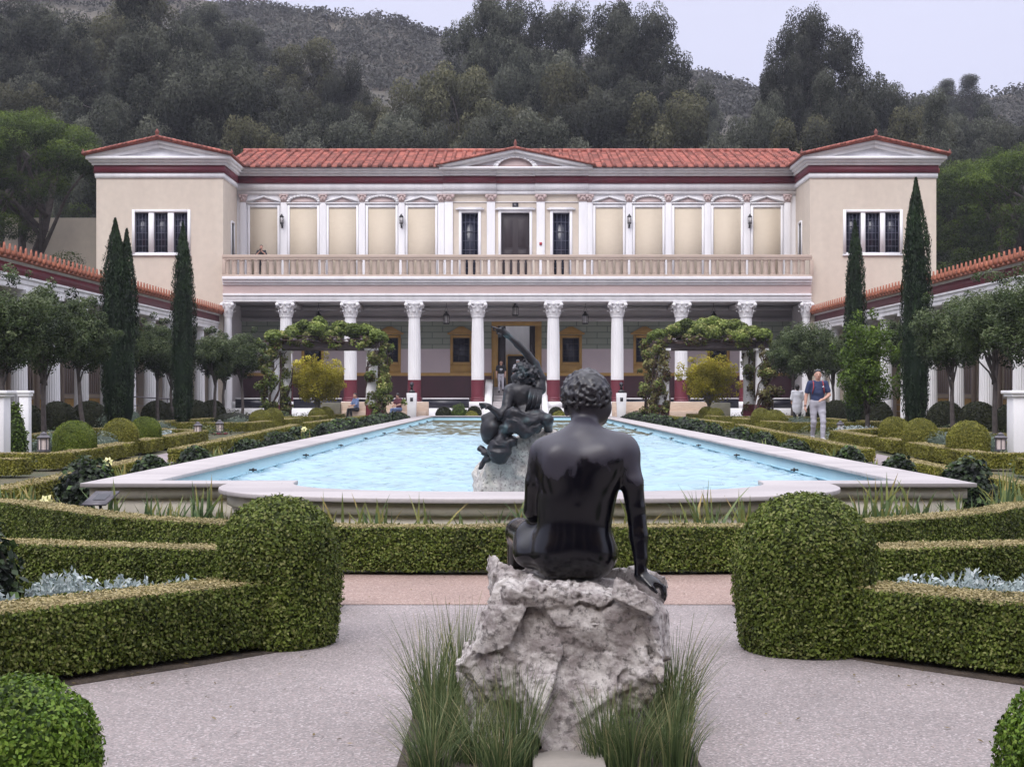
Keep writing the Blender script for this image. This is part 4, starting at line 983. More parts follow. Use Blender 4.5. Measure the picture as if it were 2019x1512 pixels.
# near hedges
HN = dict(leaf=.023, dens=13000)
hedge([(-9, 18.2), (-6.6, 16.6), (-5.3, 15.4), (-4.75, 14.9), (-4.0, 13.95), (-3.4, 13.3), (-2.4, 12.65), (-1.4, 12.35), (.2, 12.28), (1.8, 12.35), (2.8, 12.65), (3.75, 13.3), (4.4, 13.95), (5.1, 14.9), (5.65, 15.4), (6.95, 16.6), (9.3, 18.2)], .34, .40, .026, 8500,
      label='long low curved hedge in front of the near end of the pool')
soil_strips = []
for s in (-1, 1):
    def q(L_): return [(AX + s * (x), y) for x, y in L_]
    w_ = 'left' if s < 0 else 'right'
    hedge(q([(1.44 if s < 0 else 1.42, 10.12), (2.25, 10.45), (3.8, 10.88), (5.5, 11.15), (7.2, 11.3)]), .38, .41, label='rear arm of the hedge pair behind the big topiary ball on the ' + w_, **HN)
    hedge(q([(1.45, 8.95), (2.02, 8.32), (2.55, 7.78), (3.2, 7.0), (3.7, 6.2)] if s < 0 else [(1.45, 8.75), (1.92, 8.35), (2.55, 7.8), (3.2, 7.05), (3.7, 6.2)]), .40, .40, label='front hedge arm curving from the big topiary ball out of the picture on the ' + w_, **HN)
    c = (-1.375, 8.83) if s < 0 else (1.69, 8.60)
    dome(c, .352 if s < 0 else .39, .86 if s < 0 else .895, .023, 13000, 'big dome shaped box ball at the tip of the ' + w_ + ' hedge pair by the paving', name='topiary_ball', hc=.52)
    strip = MB(); P = q([(1.5, 9.0), (1.5, 8.52), (1.86, 8.08), (2.38, 7.53), (3.0, 6.8), (3.5, 5.9), (6, 5.6), (8, 11.8), (1.35, 10.4), (1.4, 9.9)])
    strip.prismz(P if s > 0 else P[::-1], .003, .010); tag(strip.build('planting_bed', MATS['soil']), 'dark soil bed between the hedge arms on the ' + w_, kind='structure')
dome((-1.72, 5.2), .285, .475, .02, 16000, 'bright green clipped box dome at the near left corner', m='near_ball', hc=.2)
dome((1.99, 5.2), .29, .485, .02, 16000, 'bright green clipped box dome cut by the near right edge of the picture', m='near_ball', hc=.2)
# ------------------------------------------------------------------ middle distance hedges, both sides alike
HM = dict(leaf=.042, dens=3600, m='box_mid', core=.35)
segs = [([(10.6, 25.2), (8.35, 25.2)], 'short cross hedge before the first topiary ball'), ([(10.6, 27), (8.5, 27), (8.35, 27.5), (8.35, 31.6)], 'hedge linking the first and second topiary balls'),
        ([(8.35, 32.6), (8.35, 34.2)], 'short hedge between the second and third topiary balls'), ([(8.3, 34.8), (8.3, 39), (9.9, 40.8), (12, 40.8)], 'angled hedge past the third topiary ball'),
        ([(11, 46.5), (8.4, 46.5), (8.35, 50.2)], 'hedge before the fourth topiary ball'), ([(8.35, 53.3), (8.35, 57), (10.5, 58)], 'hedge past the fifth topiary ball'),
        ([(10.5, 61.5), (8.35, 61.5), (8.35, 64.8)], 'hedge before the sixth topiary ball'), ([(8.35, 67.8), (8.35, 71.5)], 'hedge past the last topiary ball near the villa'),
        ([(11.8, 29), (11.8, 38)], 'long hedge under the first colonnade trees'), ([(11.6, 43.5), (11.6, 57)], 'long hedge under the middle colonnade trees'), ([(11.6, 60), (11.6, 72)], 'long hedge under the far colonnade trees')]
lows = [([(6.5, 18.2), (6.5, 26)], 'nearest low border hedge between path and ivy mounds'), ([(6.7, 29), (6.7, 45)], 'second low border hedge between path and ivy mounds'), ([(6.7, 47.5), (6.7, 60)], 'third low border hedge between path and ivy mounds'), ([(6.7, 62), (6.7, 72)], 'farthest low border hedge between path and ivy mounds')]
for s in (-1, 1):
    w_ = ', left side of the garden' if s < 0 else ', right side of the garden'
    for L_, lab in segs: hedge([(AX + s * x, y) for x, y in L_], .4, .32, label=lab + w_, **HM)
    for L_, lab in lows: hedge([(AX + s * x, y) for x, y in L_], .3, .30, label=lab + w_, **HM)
    names = ['nearest', 'second', 'third', 'fourth', 'fifth', 'sixth', 'seventh']
    for k, (y, r, h) in enumerate(((29, .41, .84), (32.4, .38, .80), (34.6, .36, .78), (50.4, .38, .68), (53.1, .36, .72), (65, .38, .64), (68, .38, .68))):
        dome((AX + s * 8.66, y), r, h, .036, 4600, names[k] + ' clipped ball along the hedge line on the ' + ('left' if s < 0 else 'right'), m='ball_bright' if (s < 0 and k in (0, 2)) else 'box_mid', core=.35)
    for k, (d, y) in enumerate(((13.9, 42), (13.9, 45.2), (13.9, 48.6), (13.7, 57), (13.7, 60.5), (13.7, 64), (13.7, 67.5))):
        dome((AX + s * d, y), .62, .98, .06, 1800, names[k] + ' dark clipped dome in front of the ' + ('left' if s < 0 else 'right') + ' colonnade', m='box_dark', core=.4, hc=.3)  # shade of the trees above is put into the dark leaf colour
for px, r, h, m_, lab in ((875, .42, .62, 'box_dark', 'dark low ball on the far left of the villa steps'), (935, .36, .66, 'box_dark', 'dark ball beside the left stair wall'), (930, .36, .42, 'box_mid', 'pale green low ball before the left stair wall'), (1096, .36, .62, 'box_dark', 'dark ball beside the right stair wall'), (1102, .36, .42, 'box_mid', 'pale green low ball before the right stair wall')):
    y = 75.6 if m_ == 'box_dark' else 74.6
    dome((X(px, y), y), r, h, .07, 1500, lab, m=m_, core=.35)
# ------------------------------------------------------------------ leafy mounds and plants
def sph(n, rs, lo=-.3):
    v = rs.normal(0, 1, (n * 2, 3)); v /= np.linalg.norm(v, axis=1)[:, None]; v = v[v[:, 2] > lo][:n]; return v
def mound(c, r, h, leaf, n, m, name, label, cat, group=None, core='core', asp=.8, jit=.5, lump=.12, z=None):
    x, y = c; g = G(y) if z is None else z; rs = np.random.RandomState(int(abs(x * 173 + y * 59)) % 9999)
    mb = MB(); v = sph(n, rs, -.15); k = len(v); ph = 1 + lump * vnoise(v * 2.6 + x)
    rad = rs.uniform(.82, 1.04, k) ** .6 * ph; C = np.stack([x + v[:, 0] * r * rad, y + v[:, 1] * r * rad, g + .04 + np.maximum(v[:, 2], 0) * h * rad + np.where(v[:, 2] < 0, .02, 0)], 1)
    lowm = rs.rand(k) < .35; C[lowm, 2] = g + .03 + rs.rand(lowm.sum()) * h * .5
    qq = np.hypot(v[:, 0], v[:, 1]) + 1e-6; C[lowm, 0] = x + v[lowm, 0] / qq[lowm] * r * rad[lowm]; C[lowm, 1] = y + v[lowm, 1] / qq[lowm] * r * rad[lowm]
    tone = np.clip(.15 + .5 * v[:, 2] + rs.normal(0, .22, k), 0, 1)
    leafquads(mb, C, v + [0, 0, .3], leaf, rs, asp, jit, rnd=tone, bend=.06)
    mb.ell((x, y, g + h * .25), (r * .86, r * .86, h * .66), 14, 8, .0)
    o = mb.build(name, MATS[m], None, (x, y, g)); o.location = (x, y, g); return tag(o, label, cat, group)
IVZ = [18.4, 22.1, 25.8, 29.6, 34.2, 38.2, 42.3, 46.4, 50.5, 55, 59, 63, 67, 70.6]
onm = ['nearest', 'second', 'third', 'fourth', 'fifth', 'sixth', 'seventh', 'eighth', 'ninth', 'tenth', 'eleventh', 'twelfth', 'thirteenth', 'last']
for s in (-1, 1):
    for k, y in enumerate(IVZ):
        r = (.40, .33, .33, .38, .42, .40, .45, .45, .5, .5, .5, .5, .5, .5)[k]; h = (.66, .50, .46, .44, .42, .4, .4, .4, .4, .4, .4, .4, .38, .36)[k]
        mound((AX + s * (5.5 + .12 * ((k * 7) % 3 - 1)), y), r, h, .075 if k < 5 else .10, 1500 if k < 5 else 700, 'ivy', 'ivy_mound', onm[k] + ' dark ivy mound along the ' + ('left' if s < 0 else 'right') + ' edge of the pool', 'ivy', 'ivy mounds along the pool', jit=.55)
mound((-3.36, 9.1), .36, .82, .07, 1700, 'ivy', 'ivy_mound', 'tall glossy ivy mound at the left edge beside the silver plants', 'ivy')
for px, y, r, h, m_, lab in ((905, 75.4, .48, .78, 'lime', 'loose bright green shrub left of the villa steps'), (467, 50.5, .55, .42, 'lavender', 'grey green lavender before the fourth ball on the left'), (1580, 51, .55, .42, 'lavender', 'grey green lavender behind the walking man'),
        (200, 31.8, .55, .5, 'lavender', 'grey green lavender between the nearest two balls on the left'), (110, 33, .6, .5, 'lavender', 'pale feathery shrub behind the lantern on the left'), (1860, 32, .5, .5, 'lavender', 'grey green lavender between the nearest two balls on the right'), (1940, 32, .6, .5, 'lavender', 'pale feathery shrub behind the lantern on the right'),
        (300, 44, .7, .45, 'lavender', 'silvery spreading shrub between cypress and third ball on the left'), (1690, 42, .8, .32, 'silver', 'silver ground plant under the right cypress'), (340, 40, .6, .28, 'silver', 'silver ground plant inside the angled hedge on the left'),
        (550, 62, .7, .5, 'bay', 'green shrub at the foot of the left pergola'), (29, 30.6, .26, 1.15, 'lime', 'leafy green shrub between the two white posts on the left'), (1260, 70, .8, .45, 'ivy', 'dark shrub at the near foot of the right pergola'), (780, 70, .6, .4, 'ivy', 'dark shrub at the right foot of the left pergola'), (460, 56, .9, .6, 'box_dark', 'dark shrub below the fifth tree on the left'), (240, 48, .8, .85, 'lavender', 'tall grey shrub at the foot of the double cypress')):
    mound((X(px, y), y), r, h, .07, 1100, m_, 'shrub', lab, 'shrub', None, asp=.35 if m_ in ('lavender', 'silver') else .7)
# silver plants in the near beds: upright furry sprigs
def silver_plant(c, r, h, label):
    x, y = c; rs = np.random.RandomState(int(abs(x * 977) + y * 13) % 9999); mb = MB()
    for i in range(int(330 * r / .2)):
        a = rs.rand() * 2 * PI; q = r * math.sqrt(rs.rand()); bx, by = x + q * math.cos(a), y + q * math.sin(a)
        hh = h * rs.uniform(.55, 1.05) * (1 - .35 * (q / r) ** 2); lean = np.array([math.cos(a), math.sin(a)]) * q * .35
        k = 11; u = np.linspace(.25, 1, k); C = np.stack([bx + lean[0] * u, by + lean[1] * u, .02 + hh * u], 1) + rs.normal(0, .006, (k, 3))
        leafquads(mb, C, rs.normal(0, 1, (k, 3)), .044, rs, .45, .4, up=(lean[0] * 2, lean[1] * 2, .6))
    mb.ell((x, y, h * .3), (r * .85, r * .85, h * .4), 12, 6, .0)
    o = mb.build('silver_plant', MATS['silver'], None, (x, y, 0)); o.location = (x, y, 0); return tag(o, label, 'plant', 'silver leaved plants in the hedge beds')
for x, y, r, h, lab in ((-2.77, 9.2, .17, .37, 'silver plant beside the tall ivy mound'), (-2.38, 9.2, .20, .33, 'silver plant in the middle of the left bed'), (-2.02, 9.3, .18, .31, 'silver plant nearest the big ball on the left'), (-3.0, 8.7, .14, .3, 'silver plant in front of the tall ivy mound'),
        (2.52, 9.25, .17, .33, 'silver plant nearest the big ball on the right'), (2.86, 9.25, .22, .36, 'silver plant in the middle of the right bed'), (3.25, 9.2, .22, .34, 'silver plant at the right edge of the picture'), (3.7, 9.2, .2, .34, 'silver plant just beyond the right edge')):
    silver_plant((x, y), r, h, lab)
# iris clumps
def iris(c, n, h, label, z=None, flower=None):
    x, y = c; g = G(y) if z is None else z; rs = np.random.RandomState(int(abs(x * 733) + y * 37) % 9999); mb = MB()
    for i in range(n):
        a = rs.rand() * 2 * PI; f = rs.normal(0, .10); bx, by = x + rs.normal(0, .07), y + rs.normal(0, .05); hh = h * rs.uniform(.55, 1.15); lean = rs.uniform(.0, .5) * (1 if rs.rand() < .8 else 1.6)
        wd = rs.uniform(.017, .031); d = np.array([math.cos(a), math.sin(a)]); sd = np.array([-d[1], d[0]])
        fa = rs.rand() * PI; sd = np.array([math.cos(fa), math.sin(fa)]) * .9
        V = []; K = 5
        for k in range(K + 1):
            u = k / K; p = np.array([bx, by]) + d * lean * hh * u * u; zz_ = g + hh * (u - .22 * lean * u * u); ww = wd * (1 - u ** 2.2) + .001
            V += [(*(p - sd * ww), zz_), (*(p + sd * ww), zz_)]
        t = rs.rand() * .6
        mb.add(V, [(2 * k, 2 * k + 1, 2 * k + 3, 2 * k + 2) for k in range(K)], [t, t, t, t + (.1 if rs.rand() < .6 else .3), min(1, t + (.5 if rs.rand() < .35 else .1))])
    root = mb.build('iris_clump', MATS['iris'], None, (x, y, g)); root.location = (x, y, g); tag(root, label, 'iris', 'iris clumps round the pool')
    if flower:
        fl = MB(); fc = np.array([0 + flower[0], -.05, flower[1]])
        for k in range(7):
            a = k * 2 * PI / 7 + .3; leafquads(fl, np.array([fc + [.045 * math.cos(a), .02 * math.sin(a), .045 * math.sin(a)]]), np.array([[0, -1., .2]]), flower[2], rs, .7, .3, up=(math.cos(a), 0, math.sin(a)))
        fl.build('flower', MATS['petal'], root)
        MB().tube([(flower[0], -.03, 0), (flower[0], -.04, flower[1])], .006, 5).build('stem', MATS['iris'], root)
mat('petal', (.75, .72, .30), (.70, .66, .38), scale=30, rough=.5)
fx = [222, 300, 345, 395, 440, 520, 640, 668, 735, 765, 845, 905, 985, 1035, 1225, 1255, 1325, 1350, 1385, 1420, 1465, 1500, 1700, 1730, 1780, 1815, 1850, 1905]
for k, px in enumerate(fx):
    y = 14.2 if 560 < px < 1520 else 15.0
    if 640 < px < 1400: y = 12.85
    elif 560 < px < 1520: y = 13.1
    iris((X(px, y), y), 17 + (k * 5) % 7, (.58, .46, .52, .62, .48)[k % 5] + (.08 if px in (668, 1730, 1780, 1385) else 0), 'clump of iris blades before the pool wall, number %s from the left' % (['one', 'two', 'three', 'four', 'five', 'six', 'seven', 'eight', 'nine', 'ten', 'eleven', 'twelve', 'thirteen', 'fourteen', 'fifteen', 'sixteen', 'seventeen', 'eighteen', 'nineteen', 'twenty', 'twenty one', 'twenty two', 'twenty three', 'twenty four', 'twenty five', 'twenty six', 'twenty seven', 'twenty eight'][k]), z=0)
for k, (px, y, n, h, fl) in enumerate(((10, 16.4, 16, .50, None), (60, 16.8, 18, .60, None), (93, 16.2, 10, .42, (0, .32, .10)), (30, 17.2, 12, .5, None), (235, 20.5, 16, .48, (-.14, .52, .06)), (335, 24, 14, .42, None), (425, 28, 12, .42, None), (600, 36, 12, .4, (0, .45, .07)), (1725, 23.8, 12, .4, None), (1850, 20.2, 12, .4, None), (1990, 17.6, 22, .62, None), (1960, 17.0, 16, .45, None), (2012, 16.4, 14, .45, None), (1640, 27.6, 12, .4, None), (1510, 31.5, 12, .4, None))):
    iris((X(px, y), y), n, h, 'clump of iris leaves ' + ('with a yellow flower ' if fl else '') + ['at the left edge', 'second from the left edge', 'left of the sign and bushes', 'behind the left edge', 'between first and second left ivy mounds', 'between second and third left ivy mounds', 'between third and fourth left ivy mounds', 'between fifth and sixth left ivy mounds', 'between second and third right ivy mounds', 'between first and second right ivy mounds', 'tall at the right edge', 'beside the nearest right ivy mound', 'low at the right edge', 'between third and fourth right ivy mounds', 'between fourth and fifth right ivy mounds'][k], flower=fl)
# ground cover in the beds
mb = MB(); rs = np.random.RandomState(4); C = []
def scat(n, x0, x1, y0, y1, hh):
    x = rs.uniform(x0, x1, n); y = rs.uniform(y0, y1, n); d = vnoise(np.stack([x * 1.2, y * 1.2, x * 0], -1)); k = d > -.25; x, y, d = x[k], y[k], d[k]
    return np.stack([x, y, gz(y) + .01 + rs.rand(len(x)) * hh * (.4 + np.clip(d, 0, 1))], 1)
for s in (-1, 1):
    for a, b_, n, y0, y1, hh in ((4.6, 6.5, 9000, 15.6, 72, .16), (8.6, 14.2, 30000, 20, 75, .30)):
        C.append(scat(n, *sorted((AX + s * a, AX + s * b_)), y0, y1, hh))
    C.append(scat(4000, *sorted((AX + s * 3.2, AX + s * 6)), 13.6, 15.4, .09))
C.append(scat(3500, AX - 3, AX + 3, 12.5, 13.2, .07)); C = np.concatenate(C)
leafmat('cover', [(.025, .035, .018), (.05, .075, .03), (.09, .115, .05), (.17, .18, .12)], scale=.8, patch=.5)
leafquads(mb, C, np.tile([0, 0, 1.], (len(C), 1)), .075, rs, .6, .7)
tag(mb.build('ground_cover', MATS['cover']), 'low mixed green ground cover in the garden beds', kind='stuff')

# fallen leaves on the paving
rs = np.random.RandomState(31); C = []
for (x0_, y0_, x1_, y1_) in ((-2.3, 7.5, -1.1, 8.45), (1.5, 8.2, 2.7, 7.6), (-1.1, 10.2, 1.4, 12.2), (-1.5, 6, -.5, 8), (.9, 6, 2.2, 8), (-3.2, 6.2, -2.2, 7.4)):
    n = 26; C.append(np.stack([rs.uniform(x0_, x1_, n), rs.uniform(min(y0_, y1_), max(y0_, y1_), n) - rs.rand(n) ** 2 * .25, np.full(n, .014)], 1))
C = np.concatenate(C); mb = MB(); leafquads(mb, C, np.tile([0, 0, 1.], (len(C), 1)), .026, rs, .5, .2)
leafmat('litter', [(.05, .035, .02), (.14, .10, .045), (.24, .19, .09)]); tag(mb.build('fallen_leaves', MATS['litter']), 'small dry leaves scattered on the paving', kind='stuff')
# ================================================================== trees
def clumps(mb, cl, n, leaf, rs, asp=.6, jit=.6, up=None, inner=.55, flat=1.0, zt=.27):
    """cl: array rows (x,y,z,r); n leaves in all, shared by r^2"""
    cl = np.asarray(cl, float); wts = cl[:, 3] ** 2; wts /= wts.sum(); k = rs.choice(len(cl), n, p=wts)
    v = rs.normal(0, 1, (n, 3)); v /= np.linalg.norm(v, axis=1)[:, None]
    rad = (inner + (1.08 - inner) * rs.rand(n) ** .6)
    C = cl[k, :3] + v * (cl[k, 3] * rad)[:, None] * [1, 1, flat]
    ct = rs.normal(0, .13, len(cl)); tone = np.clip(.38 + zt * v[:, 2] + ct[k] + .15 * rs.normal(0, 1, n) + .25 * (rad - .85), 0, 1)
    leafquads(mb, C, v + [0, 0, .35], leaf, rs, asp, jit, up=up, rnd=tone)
def limbs(mb, base, top, targets, r0, rs, seg=7, kink=.12):
    base = np.array(base, float); top = np.array(top, float); L_ = np.linalg.norm(top - base)
    P = [base + (top - base) * u + rs.normal(0, kink * .25, 3) * [1, 1, 0] * L_ * .2 * math.sin(u * PI) for u in np.linspace(0, 1, 6)]
    mb.tube(P, np.linspace(r0, r0 * .62, 6), seg)
    for t in targets:
        t = np.array(t, float); u = rs.uniform(.7, 1); s = base + (top - base) * u; d = t - s
        P = [s + d * q + np.array([0, 0, .12 * np.linalg.norm(d) * math.sin(q * PI)]) + rs.normal(0, .02, 3) * np.linalg.norm(d) for q in np.linspace(0, 1, 5)]
        mb.tube(P, np.linspace(r0 * .42, r0 * .10, 5), 5)
def round_tree(x, y, label, h0=1.75, cr=1.1, ch=1.15, leaf=.072, n=23000, m='bay', tr=.075, bk='bark', seed=0, name='clipped_tree', group='round headed trees along the colonnades', cat='tree'):
    rs = np.random.RandomState(seed + int(abs(x * 11 + y * 3))); g = G(y); t = thing(name, (x, y, g), label, cat, group)
    cz = h0 + ch * .85; cl = []
    for i in range(46):
        v = rs.normal(0, 1, 3); v /= np.linalg.norm(v); q = rs.rand() ** .35
        cl.append((v[0] * cr * .74 * q, v[1] * cr * .74 * q, cz + v[2] * ch * .70 * q, cr * rs.uniform(.22, .36)))
    for i in range(22):      # sprigs that break the outline
        v = rs.normal(0, 1, 3); v[2] = abs(v[2]) * .9 - .3; v /= np.linalg.norm(v); q = rs.uniform(.9, 1.12); cl.append((v[0] * cr * q, v[1] * cr * q, cz + v[2] * ch * q, cr * rs.uniform(.09, .17)))
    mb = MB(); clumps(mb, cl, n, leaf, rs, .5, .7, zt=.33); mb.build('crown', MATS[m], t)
    mb = MB(); limbs(mb, (rs.normal(0, .03), 0, -.05), (rs.normal(0, .06), 0, h0 + .15), [c[:3] for c in cl[:16]], tr, rs); mb.build('trunk', MATS[bk], t, smooth=True)
    return t
LT = [(85, 36.7, 1.12, 1.2), (165, 41.5, .95, 1.1), (8, 34.2, 1.15, 1.2), (250, 53, 1.0, 1.1), (312, 54, 1.0, 1.15), (337, 57, .95, 1.1), (424, 58.5, .88, 1.05), (478, 63.5, .98, 1.2), (440, 68, .9, 1.1)]
for k, (px, y, cr, ch) in enumerate(LT):
    round_tree(X(px, y), y, ['round tree with dark trunk nearest the left edge lantern', 'round tree behind the dark clipped domes on the left', 'round tree cut by the left edge of the picture', 'round tree hidden behind the double cypress', 'round tree between the two left cypresses', 'round tree just behind the second left cypress', 'round tree with curved trunk right of the second left cypress', 'round tree at the left foot of the left pergola', 'farthest round tree before the left end of the porch'][k], 1.85 if k else 1.9, cr, ch, seed=k)
RT = [(1958, 36.7, 1.2, 1.3), (1880, 40.5, 1.1, 1.2), (2048, 34, 1.2, 1.3), (1600, 58, 1.2, 1.2), (1560, 63, 1.0, 1.15), (1640, 66, 1.0, 1.1), (1790, 52, 1.0, 1.1)]
for k, (px, y, cr, ch) in enumerate(RT):
    round_tree(X(px, y), y, ['big round tree with dark trunk near the right edge lantern', 'round tree behind the thick right cypress', 'round tree cut by the right edge of the picture', 'dark round tree behind the walking man', 'round tree beside the right pergola', 'round tree behind the slim right cypress', 'round tree between the two right cypresses'][k], 1.9, cr, ch, seed=30 + k)
t = round_tree(X(1712, 46), 46, 'bushy lime green citrus tree between the right cypresses', .6, 1.15, 1.75, m='lime', n=11000, leaf=.10, tr=.09, seed=77, name='citrus_tree', group=None)
for px, y, lab in ((628, 70.6, 'golden yellow tree seen through the left pergola'), (1398, 70.6, 'golden yellow tree seen through the right pergola')):
    round_tree(X(px, y), y, lab, .75, 1.35, 1.35, m='gold', n=13000, leaf=.11, tr=.10, bk='bark_pale', seed=int(px), name='golden_tree', group='golden trees behind the pergolas')
def cypress(x, y, tips, label, wd):
    g = G(y); rs = np.random.RandomState(int(abs(x * 7 + y))); t = thing('cypress', (x, y, g), label, 'cypress', 'slim cypress trees')
    mb = MB()
    for (dx, h, r) in tips:
        n = int(17000 * h / 8 * r / .5); u = rs.rand(n) ** .9; a = rs.rand(n) * 2 * PI
        prof = np.interp(u, [0, .04, .12, .3, .55, .75, .88, .96, 1], [.5, .66, .86, 1, 1, .78, .42, .15, .04]) * r
        ridge = 1 + .28 * vnoise(np.stack([np.cos(a) * 3.2 + dx, np.sin(a) * 3.2, u * h * .55], -1)) + .07 * vnoise(np.stack([np.cos(a) * 7, np.sin(a) * 7, u * h * 2.2], -1))
        rr = prof * ridge * rs.uniform(.80, 1.05, n); C = np.stack([dx * np.minimum(1, .35 + u * 1.1) + rr * np.cos(a), rr * np.sin(a), .25 + u * (h - .25)], 1)
        Nn = np.stack([np.cos(a), np.sin(a), a * 0 + .1], 1)
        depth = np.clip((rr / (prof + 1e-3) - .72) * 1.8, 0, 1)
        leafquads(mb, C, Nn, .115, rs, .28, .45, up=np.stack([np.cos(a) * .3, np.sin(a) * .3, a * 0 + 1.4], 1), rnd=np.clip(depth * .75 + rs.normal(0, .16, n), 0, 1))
        mb.lathe([(r * .42, .3), (r * .72, h * .12), (r * .80, h * .35), (r * .76, h * .55), (r * .52, h * .75), (r * .2, h * .9), (.02, h * .985)], (dx * .8, 0, 0), 14, .0)
    mb.build('crown', MATS['cypress'], t)
    mb = MB(); mb.tube([(0, 0, -.1), (0, 0, 1.2)], .12, 8); mb.build('trunk', MATS['bark'], t)
Y_ = 44; cypress(X(234, Y_), Y_, [(-.10, Z(432, Y_) - G(Y_), .47), (.24, Z(452, Y_) - G(Y_), .34)], 'dark cypress with two tips before the left pavilion', 1.1)
Y_ = 50; cypress(X(361, Y_), Y_, [(0, Z(440, Y_) - G(Y_), .41)], 'single dark cypress in front of the left pavilion windows', .9)
Y_ = 50.5; cypress(X(1686, Y_), Y_, [(0, Z(434, Y_) - G(Y_), .37)], 'slim dark cypress in front of the right pavilion windows', .8)
Y_ = 43.5; cypress(X(1806, Y_), Y_, [(0, Z(352, Y_) - G(Y_), .44)], 'tallest dark cypress beside the right pavilion', 1)
# ------------------------------------------------------------------ umbrella pines behind the colonnades
def pine(x, y, cz, rx, rz_, label, seed, trunks=True, skirt=0):
    rs = np.random.RandomState(seed); t = thing('umbrella_pine', (x, y, 0), label, 'pine tree', 'umbrella pines beside the villa'); cl = []
    for i in range(150):
        a = rs.rand() * 2 * PI; q = math.sqrt(rs.rand()) ; hgt = math.sqrt(max(0, 1 - q * q))
        zz_ = cz + rz_ * (hgt * rs.uniform(.45, 1.0)) - rz_ * .25 * q
        cl.append((rx * q * math.cos(a), rx * q * math.sin(a), zz_, rx * rs.uniform(.11, .17)))
    for i in range(skirt):
        a = rs.rand() * 2 * PI; q = rs.uniform(.3, 1); cl.append((rx * q * math.cos(a), rx * q * math.sin(a), cz - rs.rand() * rz_ * 2.2, rx * rs.uniform(.1, .17)))
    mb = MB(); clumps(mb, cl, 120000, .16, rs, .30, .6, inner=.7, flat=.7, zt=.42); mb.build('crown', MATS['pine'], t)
    mb = MB(); 
    for k in range(3):
        limbs(mb, (rs.normal(0, .5), rs.normal(0, .5), 0), (rs.normal(0, 1.6), rs.normal(0, 1.5), cz - rz_ * .3), [c[:3] for c in cl[k * 9:k * 9 + 9]], .32, rs, kink=.5)
    mb.build('trunk', MATS['bark'], t, smooth=True)
pine(X(20, 86), 84.5, Z(330, 86), 6.3, 2.9, 'wide bright green umbrella pine behind the left colonnade', 5, skirt=40)
pine(X(-170, 80), 78, Z(330, 80), 5.5, 3, 'umbrella pine just beyond the left edge of the picture', 8, skirt=20)
pine(X(2000, 92), 92, Z(380, 92), 5.6, 2.6, 'dense green pine behind the right colonnade', 6, skirt=190)
# ------------------------------------------------------------------ wooded slope: tree kinds, then copies
def big_tree(kind, seed):
    rs = np.random.RandomState(seed); cl = []; H = 1.0
    def blob(cx, cy, cz, R_, n, r0, r1, fl=1.0):
        for i in range(n):
            v = rs.normal(0, 1, 3); v /= np.linalg.norm(v); q = rs.rand() ** .4; cl.append((cx + v[0] * R_ * q, cy + v[1] * R_ * q, cz + v[2] * R_ * q * fl, rs.uniform(r0, r1)))
    if kind == 'eucalyptus':
        for i in range(20):
            a = rs.rand() * 2 * PI; z = rs.uniform(.25, .93); q = rs.uniform(.05, .26) * (1.15 - abs(z - .6)); blob(q * math.cos(a), q * math.sin(a), z, rs.uniform(.08, .14), 16, .03, .06, 1.1)
        leaf, n, asp, m_, bk = .012, 90000, .5, 'euc', 'bark_pale'
    elif kind == 'round':
        blob(0, 0, .57, .33, 60, .05, .10, 1.15); blob(0, 0, .33, .28, 24, .05, .10, .7); leaf, n, asp, m_, bk = .014, 85000, .55, 'euc', 'bark'
    elif kind == 'olive':
        blob(0, 0, .55, .33, 56, .05, .10, 1.15); blob(.1, 0, .3, .28, 30, .06, .10, .7); leaf, n, asp, m_, bk = .014, 85000, .55, 'euc_olive', 'bark'
    elif kind == 'conifer':
        for i in range(90):
            z = rs.uniform(.12, .97); a = rs.rand() * 2 * PI; R_ = .24 * (1.02 - z) ** .8; q = rs.uniform(.5, 1) * R_; cl.append((q * math.cos(a), q * math.sin(a), z - .04 * q / .2, .045 + .03 * (1 - z)))
        leaf, n, asp, m_, bk = .012, 40000, .35, 'euc', 'bark'
    elif kind == 'bush':
        blob(0, 0, .42, .42, 60, .10, .18, .9); leaf, n, asp, m_, bk = .035, 11000, .5, 'euc_olive', 'bark'
    root = bpy.data.objects.new(kind, None); COL.objects.link(root)
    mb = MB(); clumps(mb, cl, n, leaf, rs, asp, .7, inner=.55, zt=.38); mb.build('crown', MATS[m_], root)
    mb = MB(); limbs(mb, (0, 0, -.05), (rs.normal(0, .02), rs.normal(0, .02), .62 if kind != 'bush' else .4), [c[:3] for c in cl[::max(1, len(cl) // 14)]], .016, rs, seg=6, kink=.2); mb.build('trunk', MATS[bk], root, smooth=True)
    return root
protos = {k: [big_tree(k, sd + 100 * i) for i in range(nv)] for k, sd, nv in (('eucalyptus', 1, 3), ('round', 2, 2), ('olive', 3, 2), ('conifer', 4, 1), ('bush', 5, 2))}
used = set()
NAMES = {'eucalyptus': 'eucalyptus_tree', 'round': 'evergreen_tree', 'olive': 'olive_green_tree', 'conifer': 'conifer', 'bush': 'hillside_bush'}
def far_tree(kind, px, top, width, y, label, k, aspect=None):
    P = protos[kind]; pr = P[k % len(P)]; x = X(px, y); zb = float(hillz(x, y)) if y > 97 else G(y); H = Z(top, y) - zb
    o = pr if pr.name not in used and id(pr) not in used else copy_tree(pr)
    used.add(id(pr)); o.name = NAMES[kind]
    sx = (1.25 if kind == 'eucalyptus' else 1.5) * (width * y / F) / {'eucalyptus': .62, 'round': .78, 'olive': .80, 'conifer': .5, 'bush': 1.0}[kind]
    o.location = (x, y, zb); o.rotation_euler = (0, 0, k * 2.4); o.scale = (sx, sx, H / (.97 if kind != 'bush' else .9))
    tag(o, label, 'tree' if kind != 'bush' else 'bush', 'trees and bushes on the slope behind the villa')
